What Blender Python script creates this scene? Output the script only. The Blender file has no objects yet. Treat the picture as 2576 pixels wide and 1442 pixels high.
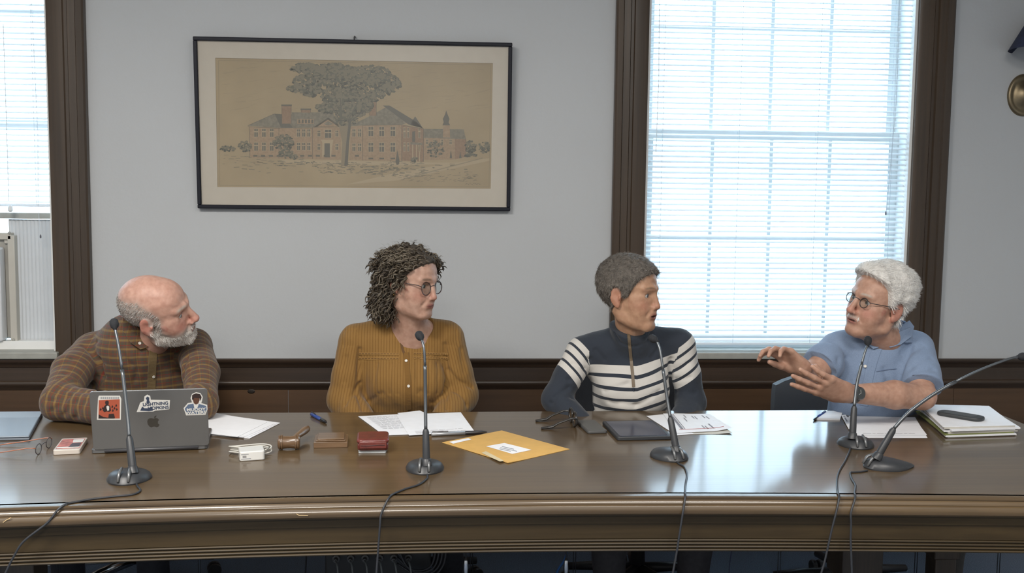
import bpy, math, random
import numpy as np
from mathutils import Vector, Matrix
random.seed(7); np.random.seed(7)
scene = bpy.context.scene
COL = scene.collection
PI = math.pi

# ------------------------------------------------------------------ camera
FPX, CZ = 2600.0, 1.51
def cam_basis(yaw, pitch, roll):
    y, p, r = map(math.radians, (yaw, pitch, roll))
    Rz = np.array([[math.cos(-y), -math.sin(-y), 0], [math.sin(-y), math.cos(-y), 0], [0, 0, 1]])
    Rx = np.array([[1, 0, 0], [0, math.cos(-p), -math.sin(-p)], [0, math.sin(-p), math.cos(-p)]])
    Ry = np.array([[math.cos(r), 0, math.sin(r)], [0, 1, 0], [-math.sin(r), 0, math.cos(r)]])
    return Rz @ Rx @ Ry
RC = cam_basis(4.2, 5.4, -0.69)
cam_d = bpy.data.cameras.new('camera'); cam = bpy.data.objects.new('camera', cam_d); COL.objects.link(cam)
cam_d.sensor_fit = 'HORIZONTAL'; cam_d.sensor_width = 36.0; cam_d.lens = 36.0 * FPX / 2576.0
cam_d.clip_start = 0.05; cam_d.clip_end = 200
M = Matrix.Identity(4)
for i in range(3):
    M[i][0] = RC[i, 0]; M[i][1] = RC[i, 2]; M[i][2] = -RC[i, 1]
M[2][3] = CZ
cam.matrix_world = M
scene.camera = cam
scene.view_settings.view_transform = 'Standard'; scene.view_settings.look = 'None'
scene.view_settings.gamma = 1.0; scene.view_settings.use_curve_mapping = False
scene.view_settings.exposure = -0.14

def ray(px, py): return RC @ np.array([(px - 1288) / FPX, 1, -(py - 721) / FPX])
def at(px, py, Y):                      # a point seen at a pixel, at depth Y in the room
    d = ray(px, py); return Vector(np.array([0, 0, CZ]) + d * Y / d[1])
TZ = 0.75                               # table top height
def on_z(px, py, z=TZ):
    d = ray(px, py); return Vector(np.array([0, 0, CZ]) + d * (z - CZ) / d[2])
YW = 4.35                               # the window wall

# ------------------------------------------------------------------ daylight and room lights
world = bpy.data.worlds.new('daylight'); scene.world = world; world.use_nodes = True
wn = world.node_tree.nodes; wl = world.node_tree.links
bg = wn['Background']; bg.inputs[0].default_value = (0.60, 0.82, 1.0, 1); bg.inputs[1].default_value = 7.5

def area(name, loc, size, power, col, aim=None):
    l = bpy.data.lights.new(name, 'AREA'); l.shape = 'RECTANGLE'; l.size = size[0]; l.size_y = size[1]
    l.energy = power; l.color = col
    o = bpy.data.objects.new(name, l); COL.objects.link(o); o.location = loc
    if aim is not None:
        o.rotation_euler = (Vector(aim) - Vector(loc)).to_track_quat('-Z', 'Y').to_euler()
    return o
area('ceiling_light', (-1.3, 1.1, 3.02), (1.2, 0.6), 140, (1.0, 0.95, 0.88))
area('ceiling_light', (1.1, 0.8, 3.02), (1.2, 0.6), 75, (1.0, 0.95, 0.88))
area('ceiling_light', (-0.3, -1.6, 3.02), (1.2, 0.6), 110, (1.0, 0.95, 0.88))

# ------------------------------------------------------------------ helpers
def tag(o, label=None, cat=None, group=None, kind=None):
    if label: o['label'] = label
    if cat: o['category'] = cat
    if group: o['group'] = group
    if kind: o['kind'] = kind
    return o
def empty(name, loc, label=None, cat=None, group=None, kind=None):
    o = bpy.data.objects.new(name, None); COL.objects.link(o); o.location = loc
    o.empty_display_size = 0.05
    return tag(o, label, cat, group, kind)

class MB:
    def __init__(s): s.v = []; s.f = []; s.m = []
    def add(s, vs, fs, mi=0):
        n = len(s.v); s.v += [tuple(v) for v in vs]; s.f += [tuple(i + n for i in f) for f in fs]; s.m += [mi] * len(fs); return s
    def box(s, lo, hi, T=None, mi=0):
        x0, y0, z0 = lo; x1, y1, z1 = hi
        vs = [(x0,y0,z0),(x1,y0,z0),(x1,y1,z0),(x0,y1,z0),(x0,y0,z1),(x1,y0,z1),(x1,y1,z1),(x0,y1,z1)]
        if T is not None: vs = [T @ Vector(v) for v in vs]
        return s.add(vs, [(0,3,2,1),(4,5,6,7),(0,1,5,4),(1,2,6,5),(2,3,7,6),(3,0,4,7)], mi)
    def prism(s, poly, z0, z1, T=None, mi=0):
        n = len(poly); vs = [(p[0], p[1], z0) for p in poly] + [(p[0], p[1], z1) for p in poly]
        if T is not None: vs = [T @ Vector(v) for v in vs]
        a = sum(poly[i][0]*poly[(i+1)%n][1]-poly[(i+1)%n][0]*poly[i][1] for i in range(n))
        fs = [tuple(range(n-1,-1,-1)), tuple(range(n,2*n))] + [(i,(i+1)%n,(i+1)%n+n,i+n) for i in range(n)]
        if a < 0: fs = [f[::-1] for f in fs]
        return s.add(vs, fs, mi)
    def tube(s, pts, r, n=8, mi=0, caps=True, flat=1.0):
        pts = [Vector(p) for p in pts]; k = len(pts)
        rs = r if hasattr(r, '__len__') else [r]*k
        t0 = (pts[1]-pts[0]).normalized()
        up = Vector((0,0,1)) if abs(t0.z) < .9 else Vector((1,0,0))
        nx = t0.cross(up).normalized()
        vs = []
        for i, p in enumerate(pts):
            t = (pts[min(i+1,k-1)]-pts[max(i-1,0)])
            if t.length < 1e-9: t = t0
            t = t.normalized()
            nx = (nx - t*nx.dot(t))
            nx = nx.normalized() if nx.length > 1e-6 else t.orthogonal().normalized()
            ny = t.cross(nx)
            for j in range(n):
                a = 2*PI*j/n; vs.append(p + nx*math.cos(a)*rs[i] + ny*math.sin(a)*rs[i]*flat)
        fs = [(i*n+j, i*n+(j+1)%n, (i+1)*n+(j+1)%n, (i+1)*n+j) for i in range(k-1) for j in range(n)]
        if caps: fs += [tuple(range(n-1,-1,-1)), tuple(range((k-1)*n, k*n))]
        return s.add(vs, fs, mi)
    def lathe(s, prof, n=24, T=None, mi=0):
        vs = []
        for (r, z) in prof:
            for j in range(n):
                a = 2*PI*j/n; vs.append(Vector((r*math.cos(a), r*math.sin(a), z)))
        if T is not None: vs = [T @ v for v in vs]
        k = len(prof)
        fs = [(i*n+j, i*n+(j+1)%n, (i+1)*n+(j+1)%n, (i+1)*n+j) for i in range(k-1) for j in range(n)]
        fs += [tuple(range(n-1,-1,-1)), tuple(range((k-1)*n, k*n))]
        return s.add(vs, fs, mi)
    def build(s, name, mat, parent=None, smooth=False, bevel=0, seg=2, loc=None, angle=None):
        me = bpy.data.meshes.new(name); me.from_pydata(s.v, [], s.f)
        mats = mat if isinstance(mat, (list, tuple)) else [mat]
        for m in mats: me.materials.append(m)
        if len(mats) > 1: me.polygons.foreach_set('material_index', s.m)
        me.update()
        if smooth: me.shade_smooth()
        o = bpy.data.objects.new(name, me); COL.objects.link(o)
        if parent is not None:
            o.parent = parent
        if loc is not None: o.location = loc
        if bevel:
            b = o.modifiers.new('bevel', 'BEVEL'); b.width = bevel; b.segments = seg; b.limit_method = 'ANGLE'; b.angle_limit = math.radians(35)
            me.shade_smooth()
            try: me.set_sharp_from_angle(angle=math.radians(40))
            except Exception: pass
        if angle:
            me.shade_smooth(); me.set_sharp_from_angle(angle=math.radians(angle))
        return o
def local(root, v): return Vector(v) - root.location
def rotz(a, loc=(0,0,0)): return Matrix.Translation(loc) @ Matrix.Rotation(a, 4, 'Z')
def copy_tree(o, parent=None):
    c = o.copy(); COL.objects.link(c)
    if parent is not None: c.parent = parent
    for ch in list(o.children): copy_tree(ch, c)
    return c

# ------------------------------------------------------------------ materials
def mat(name, col, rough=0.5, metal=0.0, noise=None, bump=None, coat=0.0, coat_rough=0.05, spec=None, sheen=0, trans=0, emit=None, sss=0):
    m = bpy.data.materials.new(name); m.use_nodes = True
    N = m.node_tree.nodes; L = m.node_tree.links; b = N['Principled BSDF']
    b.inputs['Base Color'].default_value = (*col, 1); b.inputs['Roughness'].default_value = rough
    b.inputs['Metallic'].default_value = metal
    if coat: b.inputs['Coat Weight'].default_value = coat; b.inputs['Coat Roughness'].default_value = coat_rough
    if spec is not None: b.inputs['Specular IOR Level'].default_value = spec
    if sheen: b.inputs['Sheen Weight'].default_value = sheen
    if trans: b.inputs['Transmission Weight'].default_value = trans
    if sss:
        b.inputs['Subsurface Weight'].default_value = sss; b.inputs['Subsurface Radius'].default_value = (.01, .004, .002); b.inputs['Subsurface Scale'].default_value = 0.6
    if emit: b.inputs['Emission Color'].default_value = (*emit[0], 1); b.inputs['Emission Strength'].default_value = emit[1]
    tc = N.new('ShaderNodeTexCoord')
    if noise:      # (scale xyz, amount, detail)
        sc, amt, det = noise
        mp = N.new('ShaderNodeMapping'); mp.inputs['Scale'].default_value = sc if hasattr(sc, '__len__') else (sc,)*3
        L.new(tc.outputs['Object'], mp.inputs[0])
        nz = N.new('ShaderNodeTexNoise'); nz.inputs['Scale'].default_value = 1; nz.inputs['Detail'].default_value = det
        L.new(mp.outputs[0], nz.inputs['Vector'])
        cr = N.new('ShaderNodeValToRGB')
        cr.color_ramp.elements[0].position = .3; cr.color_ramp.elements[1].position = .7
        cr.color_ramp.elements[0].color = (*[c*(1-amt) for c in col], 1); cr.color_ramp.elements[1].color = (*[min(1, c*(1+amt)) for c in col], 1)
        L.new(nz.outputs[0], cr.inputs[0]); L.new(cr.outputs[0], b.inputs['Base Color'])
    if bump:
        sc, dist = bump
        mp = N.new('ShaderNodeMapping'); mp.inputs['Scale'].default_value = sc if hasattr(sc, '__len__') else (sc,)*3
        L.new(tc.outputs['Object'], mp.inputs[0])
        nz = N.new('ShaderNodeTexNoise'); nz.inputs['Scale'].default_value = 1; nz.inputs['Detail'].default_value = 4
        L.new(mp.outputs[0], nz.inputs['Vector'])
        bp = N.new('ShaderNodeBump'); bp.inputs['Strength'].default_value = 1; bp.inputs['Distance'].default_value = dist
        L.new(nz.outputs[0], bp.inputs['Height']); L.new(bp.outputs[0], b.inputs['Normal'])
    return m
def wood(name, c0, c1, axis='x', rough=0.4, coat=0.0, coat_rough=.1, fine=90, spec=.5, bump=.0002, streak=1.3):
    m = bpy.data.materials.new(name); m.use_nodes = True
    N = m.node_tree.nodes; L = m.node_tree.links; b = N['Principled BSDF']
    b.inputs['Roughness'].default_value = rough; b.inputs['Coat Weight'].default_value = coat; b.inputs['Coat Roughness'].default_value = coat_rough
    b.inputs['Specular IOR Level'].default_value = spec
    tc = N.new('ShaderNodeTexCoord'); mp = N.new('ShaderNodeMapping'); L.new(tc.outputs['Object'], mp.inputs[0])
    s = {'x': (streak, fine, fine), 'z': (fine, fine, streak), 'y': (fine, streak, fine)}[axis]
    mp.inputs['Scale'].default_value = s
    n1 = N.new('ShaderNodeTexNoise'); n1.inputs['Scale'].default_value = 1; n1.inputs['Detail'].default_value = 6; n1.inputs['Roughness'].default_value = .65
    L.new(mp.outputs[0], n1.inputs['Vector'])
    mp2 = N.new('ShaderNodeMapping'); L.new(tc.outputs['Object'], mp2.inputs[0]); mp2.inputs['Scale'].default_value = tuple(v*.12 if v == fine else v*.5 for v in s)
    n2 = N.new('ShaderNodeTexNoise'); n2.inputs['Scale'].default_value = 1; n2.inputs['Detail'].default_value = 3; L.new(mp2.outputs[0], n2.inputs['Vector'])
    ad = N.new('ShaderNodeMath'); ad.operation = 'ADD'; L.new(n1.outputs[0], ad.inputs[0]); L.new(n2.outputs[0], ad.inputs[1])
    cr = N.new('ShaderNodeValToRGB'); cr.color_ramp.elements[0].position = .78; cr.color_ramp.elements[1].position = 1.22
    cr.color_ramp.elements[0].color = (*c0, 1); cr.color_ramp.elements[1].color = (*c1, 1)
    mr = N.new('ShaderNodeMath'); mr.operation = 'MULTIPLY'; mr.inputs[1].default_value = .5
    cr.color_ramp.elements[0].position = .36; cr.color_ramp.elements[1].position = .64
    L.new(ad.outputs[0], mr.inputs[0]); L.new(mr.outputs[0], cr.inputs[0]); L.new(cr.outputs[0], b.inputs['Base Color'])
    bp = N.new('ShaderNodeBump'); bp.inputs['Strength'].default_value = .5; bp.inputs['Distance'].default_value = bump
    L.new(n1.outputs[0], bp.inputs['Height']); L.new(bp.outputs[0], b.inputs['Normal'])
    return m

WALL = mat('wall_paint', (0.47, 0.485, 0.50), 0.75, noise=(1.1, .03, 2), bump=(60, .0006))
CEIL = mat('ceiling_paint', (0.75, 0.75, 0.73), 0.9, noise=(8, .04, 3))
CARPET = mat('carpet', (0.11, 0.14, 0.19), 0.95, noise=(260, .35, 2), bump=(400, .002))
CASING = wood('dark_casing_wood', (0.034, 0.021, 0.012), (0.070, 0.044, 0.025), 'z', .42, coat=.15, coat_rough=.3, fine=60)
WAIN = wood('wainscot_wood', (0.030, 0.019, 0.012), (0.058, 0.036, 0.023), 'x', .4, coat=.1, coat_rough=.3, fine=50)
WAINP = wood('wainscot_panel_wood', (0.058, 0.030, 0.013), (0.108, 0.057, 0.027), 'x', .4, coat=.1, coat_rough=.3, fine=28)
TABLEW = wood('table_top_wood', (0.058, 0.034, 0.0125), (0.100, 0.062, 0.026), 'x', .5, coat=.75, coat_rough=.13, fine=70, streak=1.0)
APRONW = wood('table_apron_wood', (0.026, 0.0165, 0.0062), (0.055, 0.036, 0.0145), 'x', .5, coat=.08, coat_rough=.3, fine=55, spec=.3)
WHITEP = mat('white_paint', (0.80, 0.81, 0.80), 0.45, noise=(14, .02, 2))
GREYSILL = mat('grey_sill_paint', (0.33, 0.33, 0.30), 0.5, noise=(20, .08, 3))
# ================================================================== the room
def X(px, py, Y=YW): return at(px, py, Y).x
def Zp(px, py, Y=YW): return at(px, py, Y).z
XL, XR, YB, HC = -2.75, 3.1, -3.0, 3.05
# openings in the window wall
W2x0, W2x1 = X(1622, 450), X(2290, 450)
W1x1 = X(131, 450); W1x0 = W1x1 - 1.16
Wz0, Wz1 = Zp(1700, 885), 2.72
DEP = 0.16
wb = MB()
for (x0, x1, z0, z1) in [(XL, W1x0, 0, HC), (W1x0, W1x1, 0, Wz0), (W1x0, W1x1, Wz1, HC), (W1x1, W2x0, 0, HC), (W2x0, W2x1, 0, Wz0), (W2x0, W2x1, Wz1, HC), (W2x1, XR, 0, HC)]:
    wb.box((x0, YW, z0), (x1, YW + .22, z1))
tag(wb.build('wall_back', WALL), kind='structure')
tag(MB().box((XL - .1, YB, 0), (XL, YW + .22, HC)).build('wall_left', WALL), kind='structure')
tag(MB().box((XR, YB, 0), (XR + .1, YW + .22, HC)).build('wall_right', WALL), kind='structure')
tag(MB().box((XL - .1, YB - .1, 0), (XR + .1, YB, HC)).build('wall_front', WALL), kind='structure')
tag(MB().box((XL - .1, YB - .1, -.1), (XR + .1, YW + .22, 0)).build('floor', CARPET), kind='structure')
tag(MB().box((XL - .1, YB - .1, HC), (XR + .1, YW + .22, HC + .1)).build('ceiling', CEIL), kind='structure')

# wainscot: swept profiles along the wall below the windows
def hprofile(name, x0, x1, prof, m, **k):          # prof: list of (out from wall, z)
    vs = []; n = len(prof)
    for x in (x0, x1):
        for (d, z) in prof: vs.append((x, YW - d, z))
    fs = [(i, i + 1, n + i + 1, n + i) for i in range(n - 1)] + [tuple(range(n)), tuple(range(2*n-1, n-1, -1))]
    b = MB(); b.add(vs, fs); return b.build(name, m, **k)
def zz(py, d): return at(1000, py, YW - d).z
capp = [(0, zz(902, 0)), (.030, zz(903, .03)), (.034, zz(905, .034)), (.034, zz(911, .034)), (.028, zz(914, .028)), (.020, zz(918, .02)), (.016, zz(924, .016)), (0, zz(924, .0))]
tag(hprofile('trim_1', XL, XR, capp, WAIN, angle=50), kind='structure')
band = [(0, zz(924, 0)), (.012, zz(925, .012)), (.012, zz(957, .012)), (.018, zz(959, .018)), (.022, zz(964, .022)), (.020, zz(969, .02)), (.010, zz(974, .01)), (.006, zz(980, .006)), (0, zz(980, 0))]
tag(hprofile('trim_2', XL, XR, band, WAIN, angle=50), kind='structure')
wp = empty('trim_3', (0, YW, 0)); tag(wp, kind='structure')
zt = zz(980, 0)
xs = [XL, -1.95, -.62, .80, 2.28, XR]
for i in range(5):
    MB().box((xs[i] + .001, -.005, .14), (xs[i+1] - .001, 0, zt)).build('panel', WAINP, wp)
# the knots of the panel wood are small dark discs of harder wood set flush in the boards
k = at(632, 985, YW - .006)
kn = MB().lathe([(.012, 0), (.009, .0015), (.002, .002)], 20, Matrix.Translation(local(wp, k)) @ Matrix.Rotation(PI/2, 4, 'X') @ Matrix.Diagonal((1.3, .8, 1, 1)))
kn.build('knot', mat('knot_wood', (.016, .010, .006), .5), wp)
tag(hprofile('baseboard_back', XL, XR, [(0, 0), (.02, 0), (.02, .12), (.012, .14), (0, .14)], WAIN, angle=50), kind='structure')

# ------------------------------------------------------------------ windows
GLASS = bpy.data.materials.new('window_glass'); GLASS.use_nodes = True
_n = GLASS.node_tree.nodes; _l = GLASS.node_tree.links; _n.remove(_n['Principled BSDF'])
_t = _n.new('ShaderNodeBsdfTransparent'); _g = _n.new('ShaderNodeBsdfGlossy'); _g.inputs['Roughness'].default_value = .02
_x = _n.new('ShaderNodeMixShader'); _x.inputs[0].default_value = .06
_l.new(_t.outputs[0], _x.inputs[1]); _l.new(_g.outputs[0], _x.inputs[2]); _l.new(_x.outputs[0], _n['Material Output'].inputs[0])

def casing_profile(sgn):   # across x (0 at opening, outward), depth
    return [(0, 0), (0, .018), (.010, .022), (.052, .022), (.056, .017), (.066, .017), (.070, .026), (.094, .026), (.098, .034), (.118, .036), (.124, .030), (.124, 0)]
def vcasing(parent, x, sgn, z0, z1, w=.155):
    pr = casing_profile(sgn); s = w / .124; n = len(pr); vs = []
    for z in (z0, z1):
        for (a, d) in pr: vs.append(local(parent, (x + sgn*a*s, YW - d, z)))
    fs = [(i, i + 1, n + i + 1, n + i) for i in range(n - 1)] + [tuple(range(n)), tuple(range(2*n-1, n-1, -1))]
    if sgn > 0: fs = [f[::-1] for f in fs]
    MB().add(vs, fs).build('casing', CASING, parent, angle=30)
def make_window(name, x0, x1, mullx, lower_solid=False):
    r = empty(name, ((x0+x1)/2, YW, Wz0)); tag(r, kind='structure')
    def B(n, lo, hi, m, **k): return MB().box(local(r, lo), local(r, hi)).build(n, m, r, **k)
    cwL = abs(X(1622, 450) - X(1540, 450)); cwR = abs(X(2375, 450) - X(2290, 450))
    zb = zz(902, 0)
    vcasing(r, x0, -1, zb, Wz1 + .02, cwL); vcasing(r, x1, 1, zb, Wz1 + .02, cwR)
    B('head_casing', (x0 - cwL, YW - .03, Wz1), (x1 + cwR, YW, Wz1 + .15), CASING, bevel=.004)
    # jambs, in white paint
    B('jamb', (x0, YW + .0, Wz0), (x0 + .012, YW + DEP + .05, Wz1), WHITEP)
    B('jamb', (x1 - .012, YW + .0, Wz0), (x1, YW + DEP + .05, Wz1), WHITEP)
    B('head_jamb', (x0, YW, Wz1 - .02), (x1, YW + DEP + .05, Wz1), WHITEP)
    B('sill', (x0 - .015, YW - .045, zz(902, .02)), (x1 + .015, YW + DEP, zz(886, .03)), GREYSILL, bevel=.004)
    zm = Zp(1950, 352, YW + .1)
    def sash(y, z0, z1, rows, cols, low):
        s = B('sash', (x0 + .012, y, z0), (x0 + .055, y + .035, z1), WHITEP)   # stiles and rails are pieces of the sash
        for lo, hi in [((x1 - .055, y, z0), (x1 - .012, y + .035, z1)), ((x0 + .055, y, z0), (x1 - .055, y + .035, z0 + (.060 if low else .035))), ((x0 + .055, y, z1 - .035), (x1 - .055, y + .035, z1))]:
            q = MB().box(local(r, lo), local(r, hi)).build('rail', WHITEP, s); 
        a, b, c, d = x0 + .055, x1 - .055, z0 + (.06 if low else .035), z1 - .035
        for i in range(1, cols):
            xx = a + (b - a)*i/cols
            MB().box(local(r, (xx - .008, y + .006, c)), local(r, (xx + .008, y + .03, d))).build('muntin', WHITEP, s)
        for j in range(1, rows):
            z_ = c + (d - c)*j/rows
            MB().box(local(r, (a, y + .0075, z_ - .008)), local(r, (b, y + .0285, z_ + .008))).build('muntin', WHITEP, s)
        for i in range(cols):
            for j in range(rows):
                xa, xb = a + (b-a)*i/cols + .008, a + (b-a)*(i+1)/cols - .008
                za, zb_ = c + (d-c)*j/rows + .008, c + (d-c)*(j+1)/rows - .008
                MB().box(local(r, (xa, y + .016, za)), local(r, (xb, y + .020, zb_))).build('pane', GLASS, s)
    sash(YW + .145, zm, Wz1 - .02, 2, 4, False)
    if not lower_solid:
        sash(YW + .105, zz(886, .0), zm + .035, 2, 4, True)
    return r, zm
win2, zm2 = make_window('window_2', W2x0, W2x1, None)
win1, zm1 = make_window('window_1', W1x0, W1x1, None, lower_solid=True)

# ------------------------------------------------------------------ venetian blinds
SLAT = bpy.data.materials.new('blind_slat'); SLAT.use_nodes = True
_n = SLAT.node_tree.nodes; _l = SLAT.node_tree.links; _b = _n['Principled BSDF']
_b.inputs['Base Color'].default_value = (.86, .88, .90, 1); _b.inputs['Roughness'].default_value = .4
_tr = _n.new('ShaderNodeBsdfTranslucent'); _tr.inputs[0].default_value = (.88, .93, .96, 1)
_mx = _n.new('ShaderNodeMixShader'); _mx.inputs[0].default_value = .3
_l.new(_b.outputs[0], _mx.inputs[1]); _l.new(_tr.outputs[0], _mx.inputs[2]); _l.new(_mx.outputs[0], _n['Material Output'].inputs[0])
CORD = mat('blind_cord', (.55, .60, .66), .8)
CLEAR = mat('clear_plastic', (.75, .78, .8), .25)
def blind(x0, x1, y, zbot, label, tilt):
    r = empty('window_blind', ((x0+x1)/2, y, zbot)); tag(r, label, 'blind')
    w = x1 - x0; pitch = .0226; hw = .0125
    me = None; n = int((Wz1 - .05 - zbot - .02) / pitch)
    for i in range(n):
        z = zbot + .022 + i*pitch
        if me is None:
            vs = []; fs = []
            K = 5
            for xx in (-w/2, w/2):
                for j in range(K):
                    t = -1 + 2*j/(K-1); yy = t*hw; zz_ = .0018*(1 - t*t)
                    vs.append((xx, yy*math.cos(tilt), yy*math.sin(tilt) + zz_))
            fs = [(j, j+1, K+j+1, K+j) for j in range(K-1)]
            nn = len(vs); vs += [(a, b, c - .0004) for (a, b, c) in vs]; fs += [tuple(q + nn for q in f[::-1]) for f in fs]
            o = MB().add(vs, fs).build('slat', SLAT, r, smooth=False); me = o.data
        else:
            o = bpy.data.objects.new('slat', me); COL.objects.link(o); o.parent = r
        o.location = (0, 0, z - zbot)
        o.rotation_euler = (random.uniform(-.03, .03), random.uniform(-.0006, .0006), 0)
    MB().box((-w/2, -.012, 0), (w/2, .012, .012)).build('bottom_rail', SLAT, r, bevel=.003)
    MB().box((-w/2, -.02, Wz1 - .045 - zbot), (w/2, .02, Wz1 - .02 - zbot)).build('head_rail', WHITEP, r, bevel=.002)
    for fx in (.06, .35, .65, .94):
        c = MB()
        for dy in (-.0135, .0135):
            c.tube([(-w/2 + w*fx, dy, .01), (-w/2 + w*fx, dy, Wz1 - .03 - zbot)], .0007, 4)
        c.build('ladder_cord', CORD, r)
    return r
zb2 = Zp(1900, 868, YW + .03)
bl2 = blind(W2x0 + .008, X(2278, 440, YW + .03), YW + .035, zb2, 'long white venetian blind lowered in front of the bright right window', .45)
zb1 = Zp(60, 520, YW + .03)
bl1 = blind(W1x0 + .01, W1x1 - .004, YW + .035, zb1, 'short white venetian blind raised halfway over the left window', .45)
# pull cords and wand
def hang(parent, pts, r, name, m):
    b = MB(); b.tube([local(parent, p) for p in pts], r, 5); return b.build(name, m, parent)
hang(bl2, [at(1661, -200, YW + .015), at(1657, 200, YW + .015), at(1650, 385, YW + .015)], .0016, 'tilt_wand', CLEAR)
hang(bl2, [at(2266, -100, YW + .012), at(2255, 250, YW + .012), at(2229, 540, YW + .012)], .0009, 'pull_cord', CORD)
q = at(2228, 538, YW + .012); MB().lathe([(.001, .012), (.004, .004), (.004, -.004), (.001, -.006)], 8, Matrix.Translation(local(bl2, q))).build('tassel', mat('tassel_grey', (.2, .22, .26), .5), bl2)
hang(bl1, [at(76, -60, YW + .012), at(95, 330, YW + .012), at(96, 520, YW + .012), at(102, 594, YW + .012)], .0009, 'pull_cord', CORD)
q = at(102, 596, YW + .012); MB().lathe([(.001, .010), (.0035, .004), (.0035, -.004), (.001, -.006)], 8, Matrix.Translation(local(bl1, q))).build('tassel', mat('tassel_dark', (.10, .10, .12), .5), bl1)
hang(bl1, [at(8, 60, YW + .012), at(17, 330, YW + .012), at(22, 505, YW + .012)], .0016, 'tilt_wand', CLEAR)
q = at(26, 525, YW + .012); MB().lathe([(.002, .016), (.009, .008), (.010, -.008), (.004, -.014)], 10, Matrix.Translation(local(bl1, q))).build('wand_clip', CLEAR, bl1)

# ------------------------------------------------------------------ left window: raised sash rail, accordion panel and air conditioner
PANELG = mat('accordion_vinyl', (.60, .63, .66), .55, noise=(7, .03, 2))
BEIGE = mat('aged_beige_plastic', (.50, .48, .43), .5, noise=(9, .05, 3))
ac = empty('air_conditioner', (W1x0 + .4, YW + .06, Wz0)); tag(ac, 'pale beige window air conditioner with accordion side panel under the short blind', 'air conditioner')
yA = YW + .09
def AB(n, lo, hi, m, **k): return MB().box(local(ac, lo), local(ac, hi)).build(n, m, ac, **k)
ztop = Zp(60, 552, yA); xb = X(40, 720, yA)
AB('top_channel', (W1x0 + .01, yA - .02, Zp(60, 550, yA)), (W1x1 - .014, yA + .03, Zp(60, 535, yA)), GREYSILL, bevel=.002)
# accordion pleats, one part of joined folds
nv = 26; vs = []; xa0, xa1 = xb - .02, W1x1 - .014
for i in range(nv + 1):
    xx = xa0 + (xa1 - xa0)*i/nv; yy = yA + (.0025 if i % 2 else -.0025)
    vs += [local(ac, (xx, yy, Wz0)), local(ac, (xx, yy, ztop))]
MB().add(vs, [(2*i, 2*i+2, 2*i+3, 2*i+1) for i in range(nv)]).build('accordion_panel', PANELG, ac)
AB('bottom_channel', (W1x0 + .01, yA - .055, Zp(60, 880, yA - .055)), (X(138, 870, yA - .05), yA - .005, Zp(60, 859, yA - .055)), WHITEP, bevel=.002)
# the unit's surround: frame with a stepped inner corner
fx1, fx0 = X(40, 700, yA - .03), W1x0 + .03
fz1, fz0 = Zp(20, 586, yA - .03), Zp(20, 859, yA - .03)
fr = MB()
yy0, yy1 = yA - .035, yA
fr.box(local(ac, (fx1 - .028, yy0, fz0)), local(ac, (fx1, yy1, fz1 - .01)))
fr.box(local(ac, (fx0, yy0, fz1 - .028)), local(ac, (fx1 - .012, yy1, fz1)))
fr.box(local(ac, (fx0, yy0, fz0)), local(ac, (fx0 + .028, yy1, fz1)))
fr.box(local(ac, (fx1 - .045, yy0 + .01, fz1 - .045)), local(ac, (fx1 - .02, yy1, fz1 - .02)))
fr.build('surround', BEIGE, ac, bevel=.003)
AB('cabinet', (fx0 + .02, yA - .012, fz0 + .01), (fx1 - .02, yA + .3, fz1 - .02), mat('ac_shell', (.34, .33, .30), .5, noise=(12, .05, 2)), bevel=.006)
gx1 = X(8, 760, yA - .05)
gr = AB('front_cover', (fx0 + .05, yA - .075, fz0 + .004), (gx1, yA - .012, Zp(10, 622, yA - .05)), mat('ac_white', (.78, .80, .83), .4, noise=(12, .02, 2)), bevel=.01)
for i in range(12):
    z = fz0 + .02 + i*.014
    MB().box(local(ac, (fx0 + .08, yA - .079, z)), local(ac, (gx1 - .03, yA - .075, z + .006))).build('louvre', BEIGE, gr)
for (px, py) in [(24, 586), (34, 855)]:
    q = at(px, py, yA - .036); MB().lathe([(.006, 0), (.006, .003), (.003, .005)], 12, Matrix.Translation(local(ac, q)) @ Matrix.Rotation(PI/2, 4, 'X')).build('screw', GREYSILL, ac)

# ------------------------------------------------------------------ the world outside the glass: paving, made pale so the low view stays bright
OUTG = mat('pavement_outside', (.42, .50, .52), .95, noise=(3, .3, 4))
tag(MB().box((-14, YW + .6, -1.35), (14, 40, -1.25)).build('outside_ground', OUTG), kind='structure')
# ================================================================== the long table
FR = [(-2.35, 2.33), (-1.6, 2.395), (-1.016, 2.441), (-.788, 2.463), (-.55, 2.480), (-.142, 2.498), (.201, 2.495), (.599, 2.484), (1.101, 2.464), (1.479, 2.442), (2.05, 2.40)]
BKp = [(0, 1042), (650, 1038), (1300, 1033), (1900, 1031), (2480, 1030)]
bk = [on_z(*p) for p in BKp]; bk_s = (bk[-1].y - bk[0].y)/(bk[-1].x - bk[0].x)
def yback(x): return bk[0].y + bk_s*(x - bk[0].x)
def yfront(x): return float(np.interp(x, [p[0] for p in FR], [p[1] for p in FR]))
XE = on_z(2484, 1030).x; XS = -2.3
from bisect import bisect
fx = np.linspace(XS, XE, 61); px_, py_ = np.array([p[0] for p in FR]), np.array([p[1] for p in FR])
cf = np.polyfit(px_, py_, 4); fyv = np.polyval(cf, fx)
def yfront(x): return float(np.polyval(cf, x))
table = empty('conference_table', (0, 3.0, 0)); tag(table, 'long dark varnished wooden table with a moulded front edge', 'table')
prof = [(-.03, 0), (0, 0), (.0035, -.0015), (.004, -.005), (.0035, -.0068), (.0022, -.0076), (.0022, -.0084), (.004, -.0095), (.0085, -.014), (.010, -.018),
        (.0095, -.020), (.0135, -.022), (.0175, -.028), (.0185, -.034), (.0165, -.041), (.011, -.046), (-.004, -.049), (-.006, -.052)]
prof2 = [(-.006, -.052), (-.006, -.073), (-.010, -.0745), (-.010, -.113)]
z = -.113
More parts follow.
